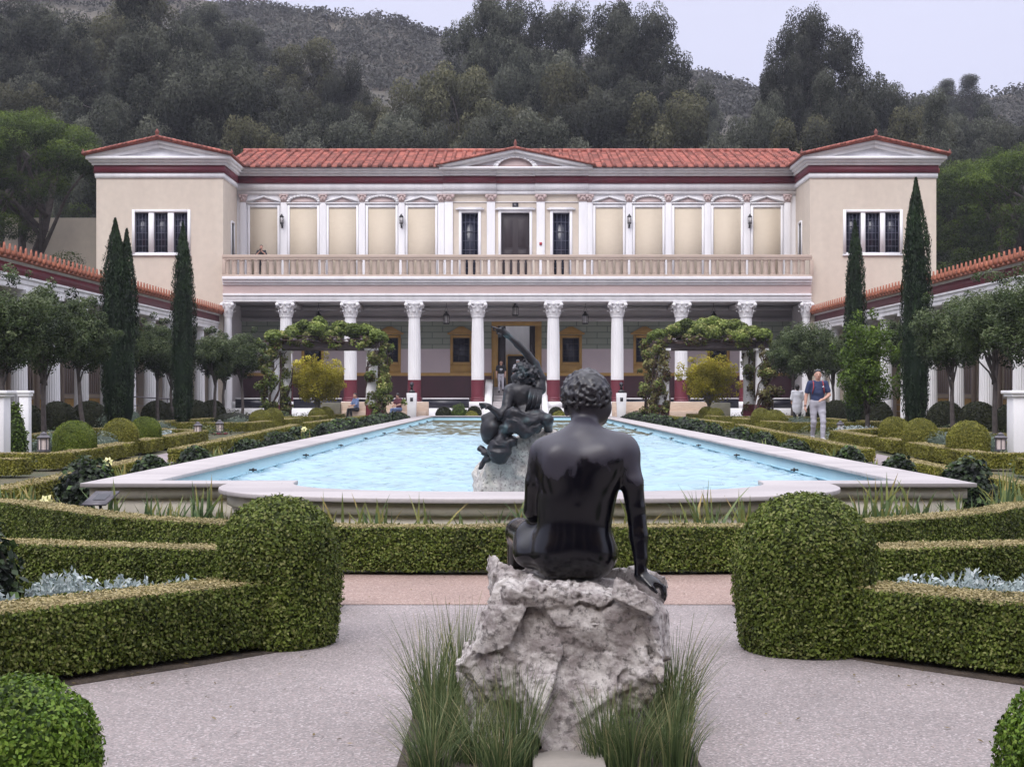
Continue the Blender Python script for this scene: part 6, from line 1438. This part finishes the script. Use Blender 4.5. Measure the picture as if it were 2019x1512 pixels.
# ================================================================== pergolas with vines
mat('weathered_wood', (.17, .14, .15), (.10, .08, .085), scale=3, rough=.85, streak=(1, 8, 8))
mat('vine_stem', (.10, .065, .055), (.055, .035, .03), scale=9, rough=.9)
def pergola(xa, xb, label, vlabel, seed, dry):
    y0, y1 = 66, 69.5; g = G(66); org = ((xa + xb) / 2, y0, g); t = thing('pergola', org, label, 'pergola', 'vine covered pergolas')
    for x in (xa, xb):
        for y in (y0, y1):
            mb = MB(); mb.lathe([(.26, 1.14 - g), (.255, 2.4), (.24, 3.52 - g)], seg=28); mb.box(-.30, .30, -.30, .30, 3.52 - g, 3.62 - g)
            p_ = mb.build('pillar', MATS['white'], t, smooth=True, auto=35); p_.location = (x - org[0], y - org[1], 0)
            MB().lathe([(.27, -.2), (.27, 1.139 - g)], seg=28).build('pillar_base', MATS['maroon'], p_, smooth=True, auto=35)
    for y in (y0, y1): MB().box(xa - .35, xb + .35, y - .13, y + .13, 3.625, 3.93).build('beam', MATS['weathered_wood'], t, org, bevel=.02)
    for k in range(9): x = xa - .2 + (xb - xa + .4) * k / 8; MB().tube([(x, y0 - .6, 4.0), (x + .03, y1 + .5, 4.02)], .06, 7).build('rafter', MATS['weathered_wood'], t, org)
    rs = np.random.RandomState(seed); v = thing('grape_vine', (xa, y0, g), vlabel, 'vine', 'vines on the pergolas'); vo2 = (xa, y0, g)
    top = MB(); cl = []
    for i in range(95):
        u = rs.uniform(-.07, 1.07); x = xa + (xb - xa) * u; cl.append((x, rs.uniform(y0 - .8, y1 + .5), 4.1 + .66 * math.sin(PI * np.clip(u, .02, .98)) ** .5 * rs.uniform(.1, 1.25), rs.uniform(.14, .38)))
    clumps(top, cl, 36000, .10, rs, .85, .6, flat=.8); top.build('top_foliage', MATS['vine'], v, vo2)
    side = MB(); cl = []; C = []
    for x, w_ in ((xa, -1), (xb, 1)):
        for y in (y0, y1):
            for i in range(46):
                z = rs.uniform(.7, 4.0); cl.append((x + w_ * (abs(rs.normal(0, .42)) - .12), y + rs.normal(0, .3) - .2, z, rs.uniform(.12, .26)))
    for i in range(26): cl.append((rs.uniform(xa, xb), y0 - rs.uniform(.2, .5), rs.uniform(3.7, 4.1), rs.uniform(.1, .2)))
    clumps(side, cl, 15000, .105, rs, .85, .8, inner=.2); side.build('hanging_foliage', MATS['vine_dry' if dry else 'vine'], v, vo2)
    s2 = MB(); cl2 = [c for c in cl if rs.rand() < .6]; clumps(s2, cl2, 7000, .105, rs, .85, .8, inner=.2); s2.build('autumn_leaves', MATS['vine' if dry else 'vine_dry'], v, vo2)
    st_ = MB()
    for x, w_ in ((xa, -1), (xb, 1)):
        for y in (y0, y1):
            for i in range(7):
                ph = rs.rand() * 6; r_ = rs.uniform(.28, .42); K = 16
                P = [(x + r_ * math.cos(ph + q * 5 * rs.uniform(.8, 1.1)) + w_ * .1, y + r_ * math.sin(ph + q * 5), g + q * 3.6) for q in np.linspace(0, 1, K)]
                st_.tube(P, np.linspace(.05, .018, K), 5)
    for i in range(14):
        x = rs.uniform(xa, xb); P = [(x + rs.normal(0, .15) + q * rs.uniform(-1.5, 1.5), y0 - .3 + rs.normal(0, .1), 4.0 + .15 * math.sin(q * 6) + rs.normal(0, .03)) for q in np.linspace(0, 1, 7)]; st_.tube(P, .025, 5)
    st_.build('stem', MATS['vine_stem'], v, vo2)
pergola(X(540, 66), X(733, 66), 'left pergola with white pillars on dark red bases and weathered beams', 'grape vine smothering the left pergola', 3, False)
pergola(X(1308, 66), X(1501, 66), 'right pergola with white pillars on dark red bases and weathered beams', 'half dry grape vine smothering the right pergola', 9, True)
# ================================================================== benches, pedestals, busts
mat('travertine', (.58, .46, .36), (.50, .38, .30), scale=2.5, rough=.7, streak=(1, 1, 5), fine=.06, fscale=25)
mat('green_marble', (.17, .16, .12), (.12, .115, .085), scale=4, rough=.5)
for s, a, b_, lab in ((-1, 672, 845, 'long low travertine bench wall left of the villa steps'), (1, 1207, 1400, 'long low travertine bench wall right of the villa steps')):
    Y = 74.8; xa, xb = X(a, Y), X(b_, Y); g = G(Y); org = ((xa + xb) / 2, Y, g); t = thing('stone_bench', org, lab, 'bench', 'stone benches before the porch')
    MB().box(xa, xb, Y, Y + .35, g, 1.24).build('backrest', MATS['travertine'], t, org, bevel=.03)
    MB().box(xa + .1, xb - .1, Y - .5, Y - .003, g, g + .42).build('seat', MATS['travertine'], t, org, bevel=.02)
    xe = xa if s < 0 else xb
    MB().box(xe - (1.0 if s < 0 else -.003), xe + (-.003 if s < 0 else 1.0), Y - .15, Y + .3, g, 1.2).build('end_block', MATS['green_marble'], t, org, bevel=.02)
def bust(px, Y, w_):
    x = X(px, Y); g = G(Y); t = thing('pedestal', (x, Y, g), 'tall white tapered pedestal with dark plaque, ' + w_, 'pedestal', 'pedestals of the two busts')
    V = [(-.20, -.18, 0), (.20, -.18, 0), (.20, .18, 0), (-.20, .18, 0), (-.25, -.2, 1.32), (.25, -.2, 1.32), (.25, .2, 1.32), (-.25, .2, 1.32)]
    MB().add(V, [(0, 1, 5, 4), (1, 2, 6, 5), (2, 3, 7, 6), (3, 0, 4, 7), (4, 5, 6, 7), (3, 2, 1, 0)]).build('shaft', MATS['white_marble'], t, bevel=.015)
    MB().box(-.07, .07, -.215, -.195, .92, 1.10).build('plaque', MATS['black_stone'], t)
    b_ = SDF(); b_.ell((0, 0, .40), (.09, .11, .12), k=.02).ell((0, -.05, .36), (.06, .07, .08), k=.03).cap((0, 0, .1), (0, -.01, .32), .065, .055, k=.04).ell((0, 0, .06), (.17, .1, .09), k=.04).cap((0, -.115, .40), (0, -.125, .37), .012, .016, k=.02)
    for i in range(40):
        zz_ = 1 - 1.1 * (i + .5) / 40; ph = i * 2.4; r_ = math.sqrt(1 - zz_ * zz_); b_.ell((.09 * r_ * math.cos(ph), .11 * r_ * math.sin(ph) + .01, .41 + .12 * zz_), (.022, .022, .022), k=.01)
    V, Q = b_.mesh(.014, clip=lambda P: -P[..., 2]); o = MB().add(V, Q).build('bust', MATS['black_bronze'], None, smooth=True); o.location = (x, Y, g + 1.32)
    tag(o, 'small black bronze bust on the white pedestal, ' + w_, 'bust', 'busts on pedestals')
bust(812, 73.9, 'left of the pool end'); bust(1225, 73.9, 'right of the pool end')
# white garden posts at both edges of the picture
def post(x, y, r, h, lab):
    g = G(y); t = thing('garden_post', (x, y, g), lab, 'post', 'white stone posts beside the paths')
    MB().box(-r, r, -r, r, 0, h).build('shaft', MATS['white'], t, bevel=.01); mb = MB(); mb.box(-r * 1.25, r * 1.25, -r * 1.25, r * 1.25, h, h + .06); mb.box(-r * 1.45, r * 1.45, -r * 1.45, r * 1.45, h + .06, h + .12); mb.build('cap', MATS['white'], t, bevel=.008)
    MB().box(-r * 1.15, r * 1.15, -r * 1.15, r * 1.15, 0, .12).build('base', MATS['white'], t, bevel=.008)
for px, y, lab in ((-6, 29, 'white square post at the left edge, the nearer one'), (50, 31.5, 'white square post near the left edge, the farther one'), (2012, 29, 'white square post at the right edge')): post(X(px, y), y, .10 if px > 40 and px < 100 else .20, Z(770, y) - G(y) - .12, lab)
# lanterns on low posts
mat('zinc', (.12, .11, .125), (.08, .075, .085), scale=8, rough=.5, metal=.4)
mat('frosted', (.66, .56, .53), (.55, .47, .45), scale=9, rough=.4)
def path_lantern(px, y, ptop, pbot, lab, red=False):
    x = X(px, y); g = G(y); z1, z0 = Z(ptop, y), Z(pbot, y); H = z1 - z0; r = H * .31; t = thing('path_lantern', (x, y, g), lab, 'lantern', 'lanterns on low posts beside the paths')
    mb = MB(); b0_ = z0 - g; mb.lathe([(r * 1.1, b0_), (r * 1.1, b0_ + H * .06), (r * .8, b0_ + H * .07), (r * .8, b0_ + H * .1)], seg=16)
    for k in range(6): a = k * PI / 3 + .3; mb.tube([(r * .92 * math.cos(a), r * .92 * math.sin(a), b0_ + .02), (r * .92 * math.cos(a), r * .92 * math.sin(a), b0_ + H * .68)], r * .09, 5)
    mb.lathe([(r * 1.05, b0_ + H * .66), (r * 1.12, b0_ + H * .72), (r * .8, b0_ + H * .80), (r * .55, b0_ + H * .84), (r * .55, b0_ + H * .90), (r * .3, b0_ + H * .96), (r * .05, b0_ + H)], seg=20)
    mb.build('frame', MATS['zinc'], t, smooth=True, auto=30)
    MB().lathe([(r * .78, b0_ + H * .08), (r * .78, b0_ + H * .68)], seg=16).build('glass', MATS['frosted'], t, smooth=True, auto=30)
    if red: MB().box(-r * 1.7, r * 1.7, -r * 1.7, r * 1.7, max(0, b0_ - .22), b0_ - .001).build('post', MATS['maroon_post'], t, bevel=.01)
    else: MB().tube([(0, 0, 0), (0, 0, b0_)], r * .5, 10).build('post', MATS['zinc'], t)
mat('maroon_post', (.16, .02, .03), rough=.5)
path_lantern(86, 27.8, 851, 890, 'grey lantern by the hedge near the left edge'); path_lantern(1973, 28.2, 852, 889, 'grey lantern by the hedge near the right edge')
path_lantern(390, 38.2, 831, 857, 'grey lantern right of the second left cypress'); path_lantern(433, 45, 827, 853, 'grey lantern on a square dark red base', True); path_lantern(1657, 43, 829, 853, 'grey lantern beside the walking man')
# low reading sign by the pool
t = thing('reading_sign', (X(197, 14.85), 14.85, 0), 'small dark tilted reading panel on a post at the left pool corner', 'sign')
mb = MB(); mb.add([(-.155, -.10, .40), (.085, -.10, .40), (.155, .16, .515), (-.085, .16, .515), (-.155, -.10, .385), (.085, -.10, .385), (.155, .16, .50), (-.085, .16, .50)], [(0, 1, 2, 3), (7, 6, 5, 4), (0, 4, 5, 1), (1, 5, 6, 2), (2, 6, 7, 3), (3, 7, 4, 0)])
mb.build('panel', MATS['zinc'], t)
mb = MB(); mb.add([(-.075, -.02, .4415), (.055, -.02, .4415), (.088, .09, .4905), (-.042, .09, .4905)], [(0, 1, 2, 3)]); mb.build('printed_text', MATS['black_stone'], t)
MB().tube([(0, .02, 0), (0, .02, .42)], .016, 8).build('post', MATS['dark'], t)
# ramp railings
for pts, lab in ((((258, 60, 782), (330, 62, 786), (440, 70, 803)), 'dark metal ramp railing behind the left cypresses'), (((1640, 66, 794), (1700, 62, 793), (1760, 60, 786)), 'dark metal ramp railing behind the right cypresses')):
    P = [(X(a, y), y, Z(c, y)) for a, y, c in pts]; t = thing('railing', (P[0][0], P[0][1], G(P[0][1])), lab, 'railing', 'ramp railings'); org = (P[0][0], P[0][1], G(P[0][1]))
    MB().tube(P, .028, 6).build('handrail', MATS['zinc'], t, org); MB().tube([(a, b_, c - .35) for a, b_, c in P], .016, 6).build('lower_rail', MATS['zinc'], t, org)
    for a, b_, c in P + [tuple((np.array(P[1]) + P[2]) / 2)]: MB().tube([(a, b_, G(b_)), (a, b_, c)], .022, 6).build('baluster_post', MATS['zinc'], t, org)
# building behind the viewer, reflected in the bronze
t = thing('facing_portico', (0, -13, 0), 'shaded portico facing the garden from behind the viewer', 'building')
MB().box(-30, 30, -10.5, -10, 0, 9).build('wall', MATS['maroon_dado'], t, (0, -13, 0)); MB().box(-30, 30, -10, -5, 5.4, 9.5).build('upper_storey', MATS['ochre'], t, (0, -13, 0))
for k in range(11): o = MB().lathe([(.4, 0), (.36, 5.6)], seg=20).build('column', MATS['tan'], t); o.location = (-25 + k * 5, 7.6, 0)
# ================================================================== people
mat('skin', (.50, .29, .22), (.44, .25, .19), scale=8, rough=.55)
mat('hair', (.015, .012, .012), rough=.5)
mat('navy', (.025, .038, .10), (.018, .028, .075), scale=9, rough=.85)
mat('trousers', (.42, .41, .46), (.34, .33, .38), scale=6, rough=.85)
mat('black_cloth', (.012, .012, .016), (.02, .02, .025), scale=8, rough=.85)
mat('white_cloth', (.74, .74, .79), (.62, .62, .68), scale=7, rough=.8)
mat('denim', (.10, .15, .30), (.16, .22, .38), scale=8, rough=.85)
mat('wine_cloth', (.10, .02, .035), (.07, .015, .025), scale=8, rough=.85)
mat('strap_red', (.36, .04, .05), (.25, .03, .04), scale=8, rough=.7)
mat('shoe', (.45, .44, .45), rough=.6)
mat('lens', (.12, .13, .15), rough=.15, metal=.3)
def body(J, r=1.0, hands=True):
    b = SDF(); a = {k: np.array(v, float) for k, v in J.items()}
    hip = (a['hipL'] + a['hipR']) / 2; sh = (a['shL'] + a['shR']) / 2
    tor = [('e', hip + [0, 0, .04], (.155 * r, .11 * r, .12)), ('e', (hip * .55 + sh * .45), (.145 * r, .10 * r, .16)), ('e', (hip * .2 + sh * .8) - [0, 0, .05], (.165 * r, .115 * r, .17))]
    b.torso = []; 
    for _, c, rr in tor: b.ell(c, rr, k=.08)
    for s in 'LR': b.cap(sh + [0, 0, .02], a['sh' + s] - [0, 0, .012], .056 * r, .050 * r, k=.05)
    b.ntorso = len(b.prims)
    for s in 'LR': b.cap(a['sh' + s], a['el' + s], .055 * r, .042 * r, k=.04)
    b.nup = len(b.prims)
    for s in 'LR': b.chain([a['el' + s], a['el' + s] * .65 + a['wr' + s] * .35, a['wr' + s]], [.041 * r, .040 * r, .026 * r], k=.02)
    b.narm = len(b.prims)
    for s in 'LR': b.chain([a['hip' + s], a['hip' + s] * .5 + a['kn' + s] * .5, a['kn' + s]], [.084 * r, .070 * r, .049 * r], k=.05); b.chain([a['kn' + s], a['kn' + s] * .68 + a['an' + s] * .32, a['an' + s]], [.048 * r, .048 * r, .032 * r], k=.03)
    b.nleg = len(b.prims)
    for s in 'LR': b.cap(a['an' + s] - [0, 0, .02], a['toe' + s], .042, .034, k=.03)
    b.nfoot = len(b.prims)
    b.cap(sh + [0, 0, .02], a['head'] - [0, 0, .07], .058, .052, k=.03)
    f = a['face'] / np.linalg.norm(a['face']); hd = a['head']
    b.ell(hd + [0, 0, .02], (.078, .095, .105) if abs(f[1]) > .7 else (.095, .078, .105), k=.02); b.ell(hd + f * .03 - [0, 0, .055], (.055, .06, .065), k=.04)
    b.cap(hd + f * .09 + [0, 0, .01], hd + f * .108 - [0, 0, .02], .010, .015, k=.012)
    sd = np.array([-f[1], f[0], 0])
    for s in (-1, 1): b.ell(hd + sd * s * .08 - [0, 0, .005], (.016, .018, .03), k=.01)
    if hands:
        for s in 'LR':
            w_, d = a['wr' + s], a['hd' + s] / np.linalg.norm(a['hd' + s]); pn = np.cross(d, [0, 1, .3]); pn /= np.linalg.norm(pn) + 1e-9; q = np.cross(d, pn)
            b.cap(w_, w_ + d * .075, .027, .032, k=.02)
            for i in range(4):
                o_ = q * (i - 1.5) * .019; L_ = (.06, .075, .07, .055)[i]; p0 = w_ + d * .08 + o_; b.chain([p0, p0 + d * L_ * .55 + pn * .008, p0 + d * L_ * .85 + pn * .028], [.0115, .0105, .009], k=.008)
            b.chain([w_ + d * .03 - q * .025, w_ + d * .06 - q * .05 + pn * .015, w_ + d * .09 - q * .052 + pn * .03], [.014, .012, .010], k=.012)
    return b, a, f
def sub(b, i, j, h, infl, clip=None, extra=None, disp=None):
    s = SDF(); s.prims = b.prims[i:j] + (extra or []); return s.mesh(h, infl=infl, clip=clip, disp=disp)
def person(loc, J, h, label, top, bot, hem, sleeve=.55, r=1.0, rz=0, hair='hair', long_=False, shoe='shoe', group=None, extras=None, hands=True, hairlen=0, neck=None):
    b, a, f = body(J, r, hands); t = thing('person', loc, label, 'person', group, rz)
    V, Q = b.mesh(h); MB().add(V, Q).build('body', MATS['skin'], t, smooth=True)
    shz = (a['shL'][2] + a['shR'][2]) / 2; wrk = lambda P: .006 * vnoise(P * [9, 9, 16]) + .006 * np.abs(vnoise(P * [13, 13, 26] + 3)) - .002
    up = SDF(); up.prims = list(b.prims[:b.ntorso])
    for s in 'LR': e = a['sh' + s] + (a['el' + s] - a['sh' + s]) * sleeve * 1.15; up.cap(a['sh' + s], e, .054 * r, .056 * r, k=.03)
    if hem < -.0: pass
    hipz = (a['hipL'][2] + a['hipR'][2]) / 2
    if long_: up.ell(((a['hipL'] + a['hipR']) / 2) - [0, 0, .15], (.19, .14, .35), k=.08)
    V, Q = up.mesh(h, infl=.012, clip=lambda P: np.maximum(hem - P[..., 2] + .012 * np.sin(P[..., 0] * 30), -np.maximum(np.hypot(P[..., 0] - a['head'][0], P[..., 1] - .0) - .072, shz + .048 - P[..., 2])), disp=wrk); MB().add(V, Q).build('shirt', MATS[top], t, smooth=True)
    lg = SDF(); lg.prims = [b.prims[0]] + b.prims[b.narm:b.nleg]
    V, Q = lg.mesh(h, infl=.016, clip=lambda P: np.maximum(.05 + min(a['anL'][2], a['anR'][2]) - .05 - P[..., 2] + 0, P[..., 2] - hipz - .12), disp=wrk); MB().add(V, Q).build('trousers', MATS[bot], t, smooth=True)
    sh_ = SDF(); sh_.prims = b.prims[b.nleg:b.nfoot]; V, Q = sh_.mesh(h, infl=.012); MB().add(V, Q).build('shoes', MATS[shoe], t, smooth=True)
    hr = SDF(); hd = a['head']; rad = (.088, .104, .112) if abs(f[1]) > .7 else (.104, .088, .112); hr.ell(hd + [0, 0, .030] - f * .008, rad, k=.02)
    if hairlen: hr.cap(hd - f * .04, hd - f * .06 - [0, 0, hairlen], .07, .05, k=.05)
    V, Q = hr.mesh(h * .8, clip=lambda P: hd[2] + .035 - hairlen + .62 * ((P - hd) @ f) - P[..., 2], disp=lambda P: .004 * vnoise(P * 40))
    MB().add(V, Q).build('hair', MATS[hair], t, smooth=True)
    sd = np.array([-f[1], f[0], 0]); ey = MB()
    for s in (-1, 1): ey.ell(tuple(hd + f * .088 + sd * s * .032 + [0, 0, .015]), (.012, .012, .008), 8, 6)
    ey.build('eyes', MATS['hair'], t); mo = MB(); mo.ell(tuple(hd + f * .088 - [0, 0, .055]), (.022, .01, .006), 8, 6); mo.build('mouth', MATS['strap_red'], t)
    if extras: extras(t, a, f)
    return t
STAND = dict(hipL=(.09, 0, .93), hipR=(-.09, 0, .93), knL=(.10, -.01, .50), knR=(-.10, -.01, .50), anL=(.10, .02, .09), anR=(-.10, .02, .09), toeL=(.12, -.15, .035), toeR=(-.12, -.15, .035),
             shL=(.19, 0, 1.43), shR=(-.19, 0, 1.43), elL=(.25, .02, 1.14), elR=(-.25, .02, 1.14), wrL=(.26, -.06, .90), wrR=(-.26, -.06, .90), hdL=(0, -.1, -1), hdR=(0, -.1, -1), head=(0, -.02, 1.62), face=(0, -1, 0))
# walking man
J = dict(STAND); J.update(knL=(.10, -.16, .52), anL=(.09, -.16, .11), toeL=(.10, -.34, .06), knR=(-.09, .02, .50), anR=(-.08, .22, .16), toeR=(-.09, .08, .05), hipL=(.09, -.02, .94), hipR=(-.09, .02, .94),
         elL=(.27, -.04, 1.15), wrL=(.10, -.24, 1.05), hdL=(-.9, -.35, -.25), elR=(-.27, .03, 1.13), wrR=(-.30, -.02, .88), hdR=(0, -.15, -1), head=(0, -.03, 1.63))
def man_x(t, a, f):
    for s in (-1, 1):
        mb = MB(); x = .115 * s; mb.tube([(x * 1.05, .09, 1.47), (x, .0, 1.495), (x, -.09, 1.44), (x * 1.05, -.125, 1.33), (x * 1.25, -.10, 1.18)], .014, 8); mb.build('backpack_strap', MATS['strap_red'], t, smooth=True)
    bp_ = SDF(); bp_.ell((0, .19, 1.27), (.15, .08, .22), k=.02); V, Q = bp_.mesh(.02); MB().add(V, Q).build('backpack', MATS['black_cloth'], t, smooth=True)
    mb = MB(); mb.ell((.105, -.142, 1.345), (.026, .008, .012), 10, 6); mb.ell((.112, -.145, 1.352), (.014, .008, .014), 10, 6); mb.build('chest_emblem', MATS['white_cloth'], t)
    mb = MB()
    for s in (-1, 1): mb.ell((s * .036, -.09, 1.742), (.03, .012, .016), 10, 6)
    mb.tube([(-.07, -.06, 1.745), (0, -.10, 1.748), (.07, -.06, 1.745)], .005, 5); mb.build('sunglasses', MATS['lens'], t)
    mb = MB(); mb.tube([(-.300, -.03, .885), (-.300, -.03, .91)], .030, 10); mb.build('watch', MATS['hair'], t)
person((X(1612, 36), 36, .365), J, .0095, 'man in navy t-shirt and grey trousers walking along the pool, sunglasses on his head', 'navy', 'trousers', .87, .55, extras=man_x)
# woman in white seen from behind
J = dict(STAND); J.update(face=(0, 1, 0), head=(0, .02, 1.50), shL=(.17, 0, 1.32), shR=(-.17, 0, 1.32), elL=(.22, .02, 1.05), elR=(-.22, .02, 1.05), wrL=(.20, .16, .95), wrR=(-.20, .16, .95), hipL=(.08, 0, .88), hipR=(-.08, 0, .88), toeL=(.1, .15, .035), toeR=(-.1, .15, .035))
person((X(1572, 60), 60, G(60)), J, .02, 'person with black hair in a long white top standing behind the walking man', 'white_cloth', 'black_cloth', .42, .9, long_=True, hairlen=.10, shoe='hair')
# doorway
J = dict(STAND); J.update(knL=(.09, -.12, .52), anL=(.10, -.05, .17), toeL=(.10, -.2, .12), elL=(.24, .0, 1.12), wrL=(.22, -.1, .92))
def print_x(t, a, f):
    mb = MB(); mb.ell((-.035, -.125, 1.27), (.035, .012, .04), 12, 8); mb.ell((.045, -.125, 1.27), (.035, .012, .04), 12, 8); mb.tube([(-.03, -.132, 1.205), (.04, -.132, 1.205)], .01, 6); mb.build('shirt_print', MATS['white_cloth'], t)
person((X(988, 81.6), 81.45, 1.725), J, .02, 'person in a black t-shirt with a white print coming down the steps from the doorway', 'black_cloth', 'trousers', .90, .6, extras=print_x, shoe='hair')
J = dict(STAND); J.update(head=(0, -.02, 1.52), shL=(.17, 0, 1.34), shR=(-.17, 0, 1.34))
def cap_x(t, a, f):
    mb = MB(); mb.ell((0, -.0, 1.60), (.10, .115, .07), 14, 8); mb.box(-.06, .06, -.19, -.08, 1.575, 1.59); mb.build('cap', MATS['white_cloth'], t, smooth=True)
person((X(1021, 82), 82.0, 1.88), J, .02, 'person in a white cap in the doorway beside the raised statue arm', 'white_cloth', 'black_cloth', .90, .6, extras=cap_x, shoe='hair')
# balcony
J = dict(STAND); J.update(elL=(.27, -.14, 1.22), wrL=(.06, -.26, 1.40), hdL=(-.5, -.1, .8), elR=(-.26, -.12, 1.20), wrR=(-.06, -.27, 1.38), hdR=(.5, -.1, .8), head=(0, -.03, 1.63))
def ph_x(t, a, f): MB().box(-.05, .03, -.36, -.345, 1.43, 1.53).build('phone', MATS['hair'], t)
person((X(517, 80), 79.75, ZF + .04), J, .02, 'person in black on the balcony raising a phone', 'black_cloth', 'black_cloth', .92, .95, extras=ph_x, shoe='hair')
# seated pair
SIT = dict(hipL=(.09, .05, .50), hipR=(-.09, .05, .50), knL=(.13, -.38, .52), knR=(-.12, -.36, .50), anL=(.12, -.30, .09), anR=(-.14, -.42, .09), toeL=(.13, -.46, .035), toeR=(-.15, -.58, .035),
           shL=(.17, .02, 1.0), shR=(-.17, .02, 1.0), elL=(.22, -.10, .75), elR=(-.22, -.10, .75), wrL=(.08, -.30, .68), wrR=(-.06, -.30, .66), hdL=(-.5, -.8, 0), hdR=(.5, -.8, 0), head=(0, -.04, 1.19), face=(0, -1, 0))
person((X(698, 73.6), 74.35, G(73)), SIT, .02, 'seated person in a pale blue shirt and dark trousers on the left stone bench', 'denim', 'black_cloth', .50, .9, rz=-.9, group='people sitting on the left bench', shoe='hair')
person((X(783, 73.6), 74.35, G(73)), SIT, .02, 'seated person in a dark red top beside the left bust pedestal', 'wine_cloth', 'denim', .50, .6, rz=-.7, group='people sitting on the left bench', hairlen=.12, shoe='hair')
# ================================================================== haze over the far slope
m = bpy.data.materials.new('haze'); m.use_nodes = True; nt = m.node_tree; nt.nodes.clear()
o_ = nt.nodes.new('ShaderNodeOutputMaterial'); pv = nt.nodes.new('ShaderNodeVolumePrincipled'); nt.links.new(pv.outputs[0], o_.inputs['Volume'])
pv.inputs['Color'].default_value = (.84, .86, 1, 1); pv.inputs['Density'].default_value = .00032; pv.inputs['Anisotropy'].default_value = .1
hz = MB().box(-640, 640, -70, 640, -4, 190).build('haze', m); tag(hz, 'thin pale air between the garden and the hills', kind='stuff')
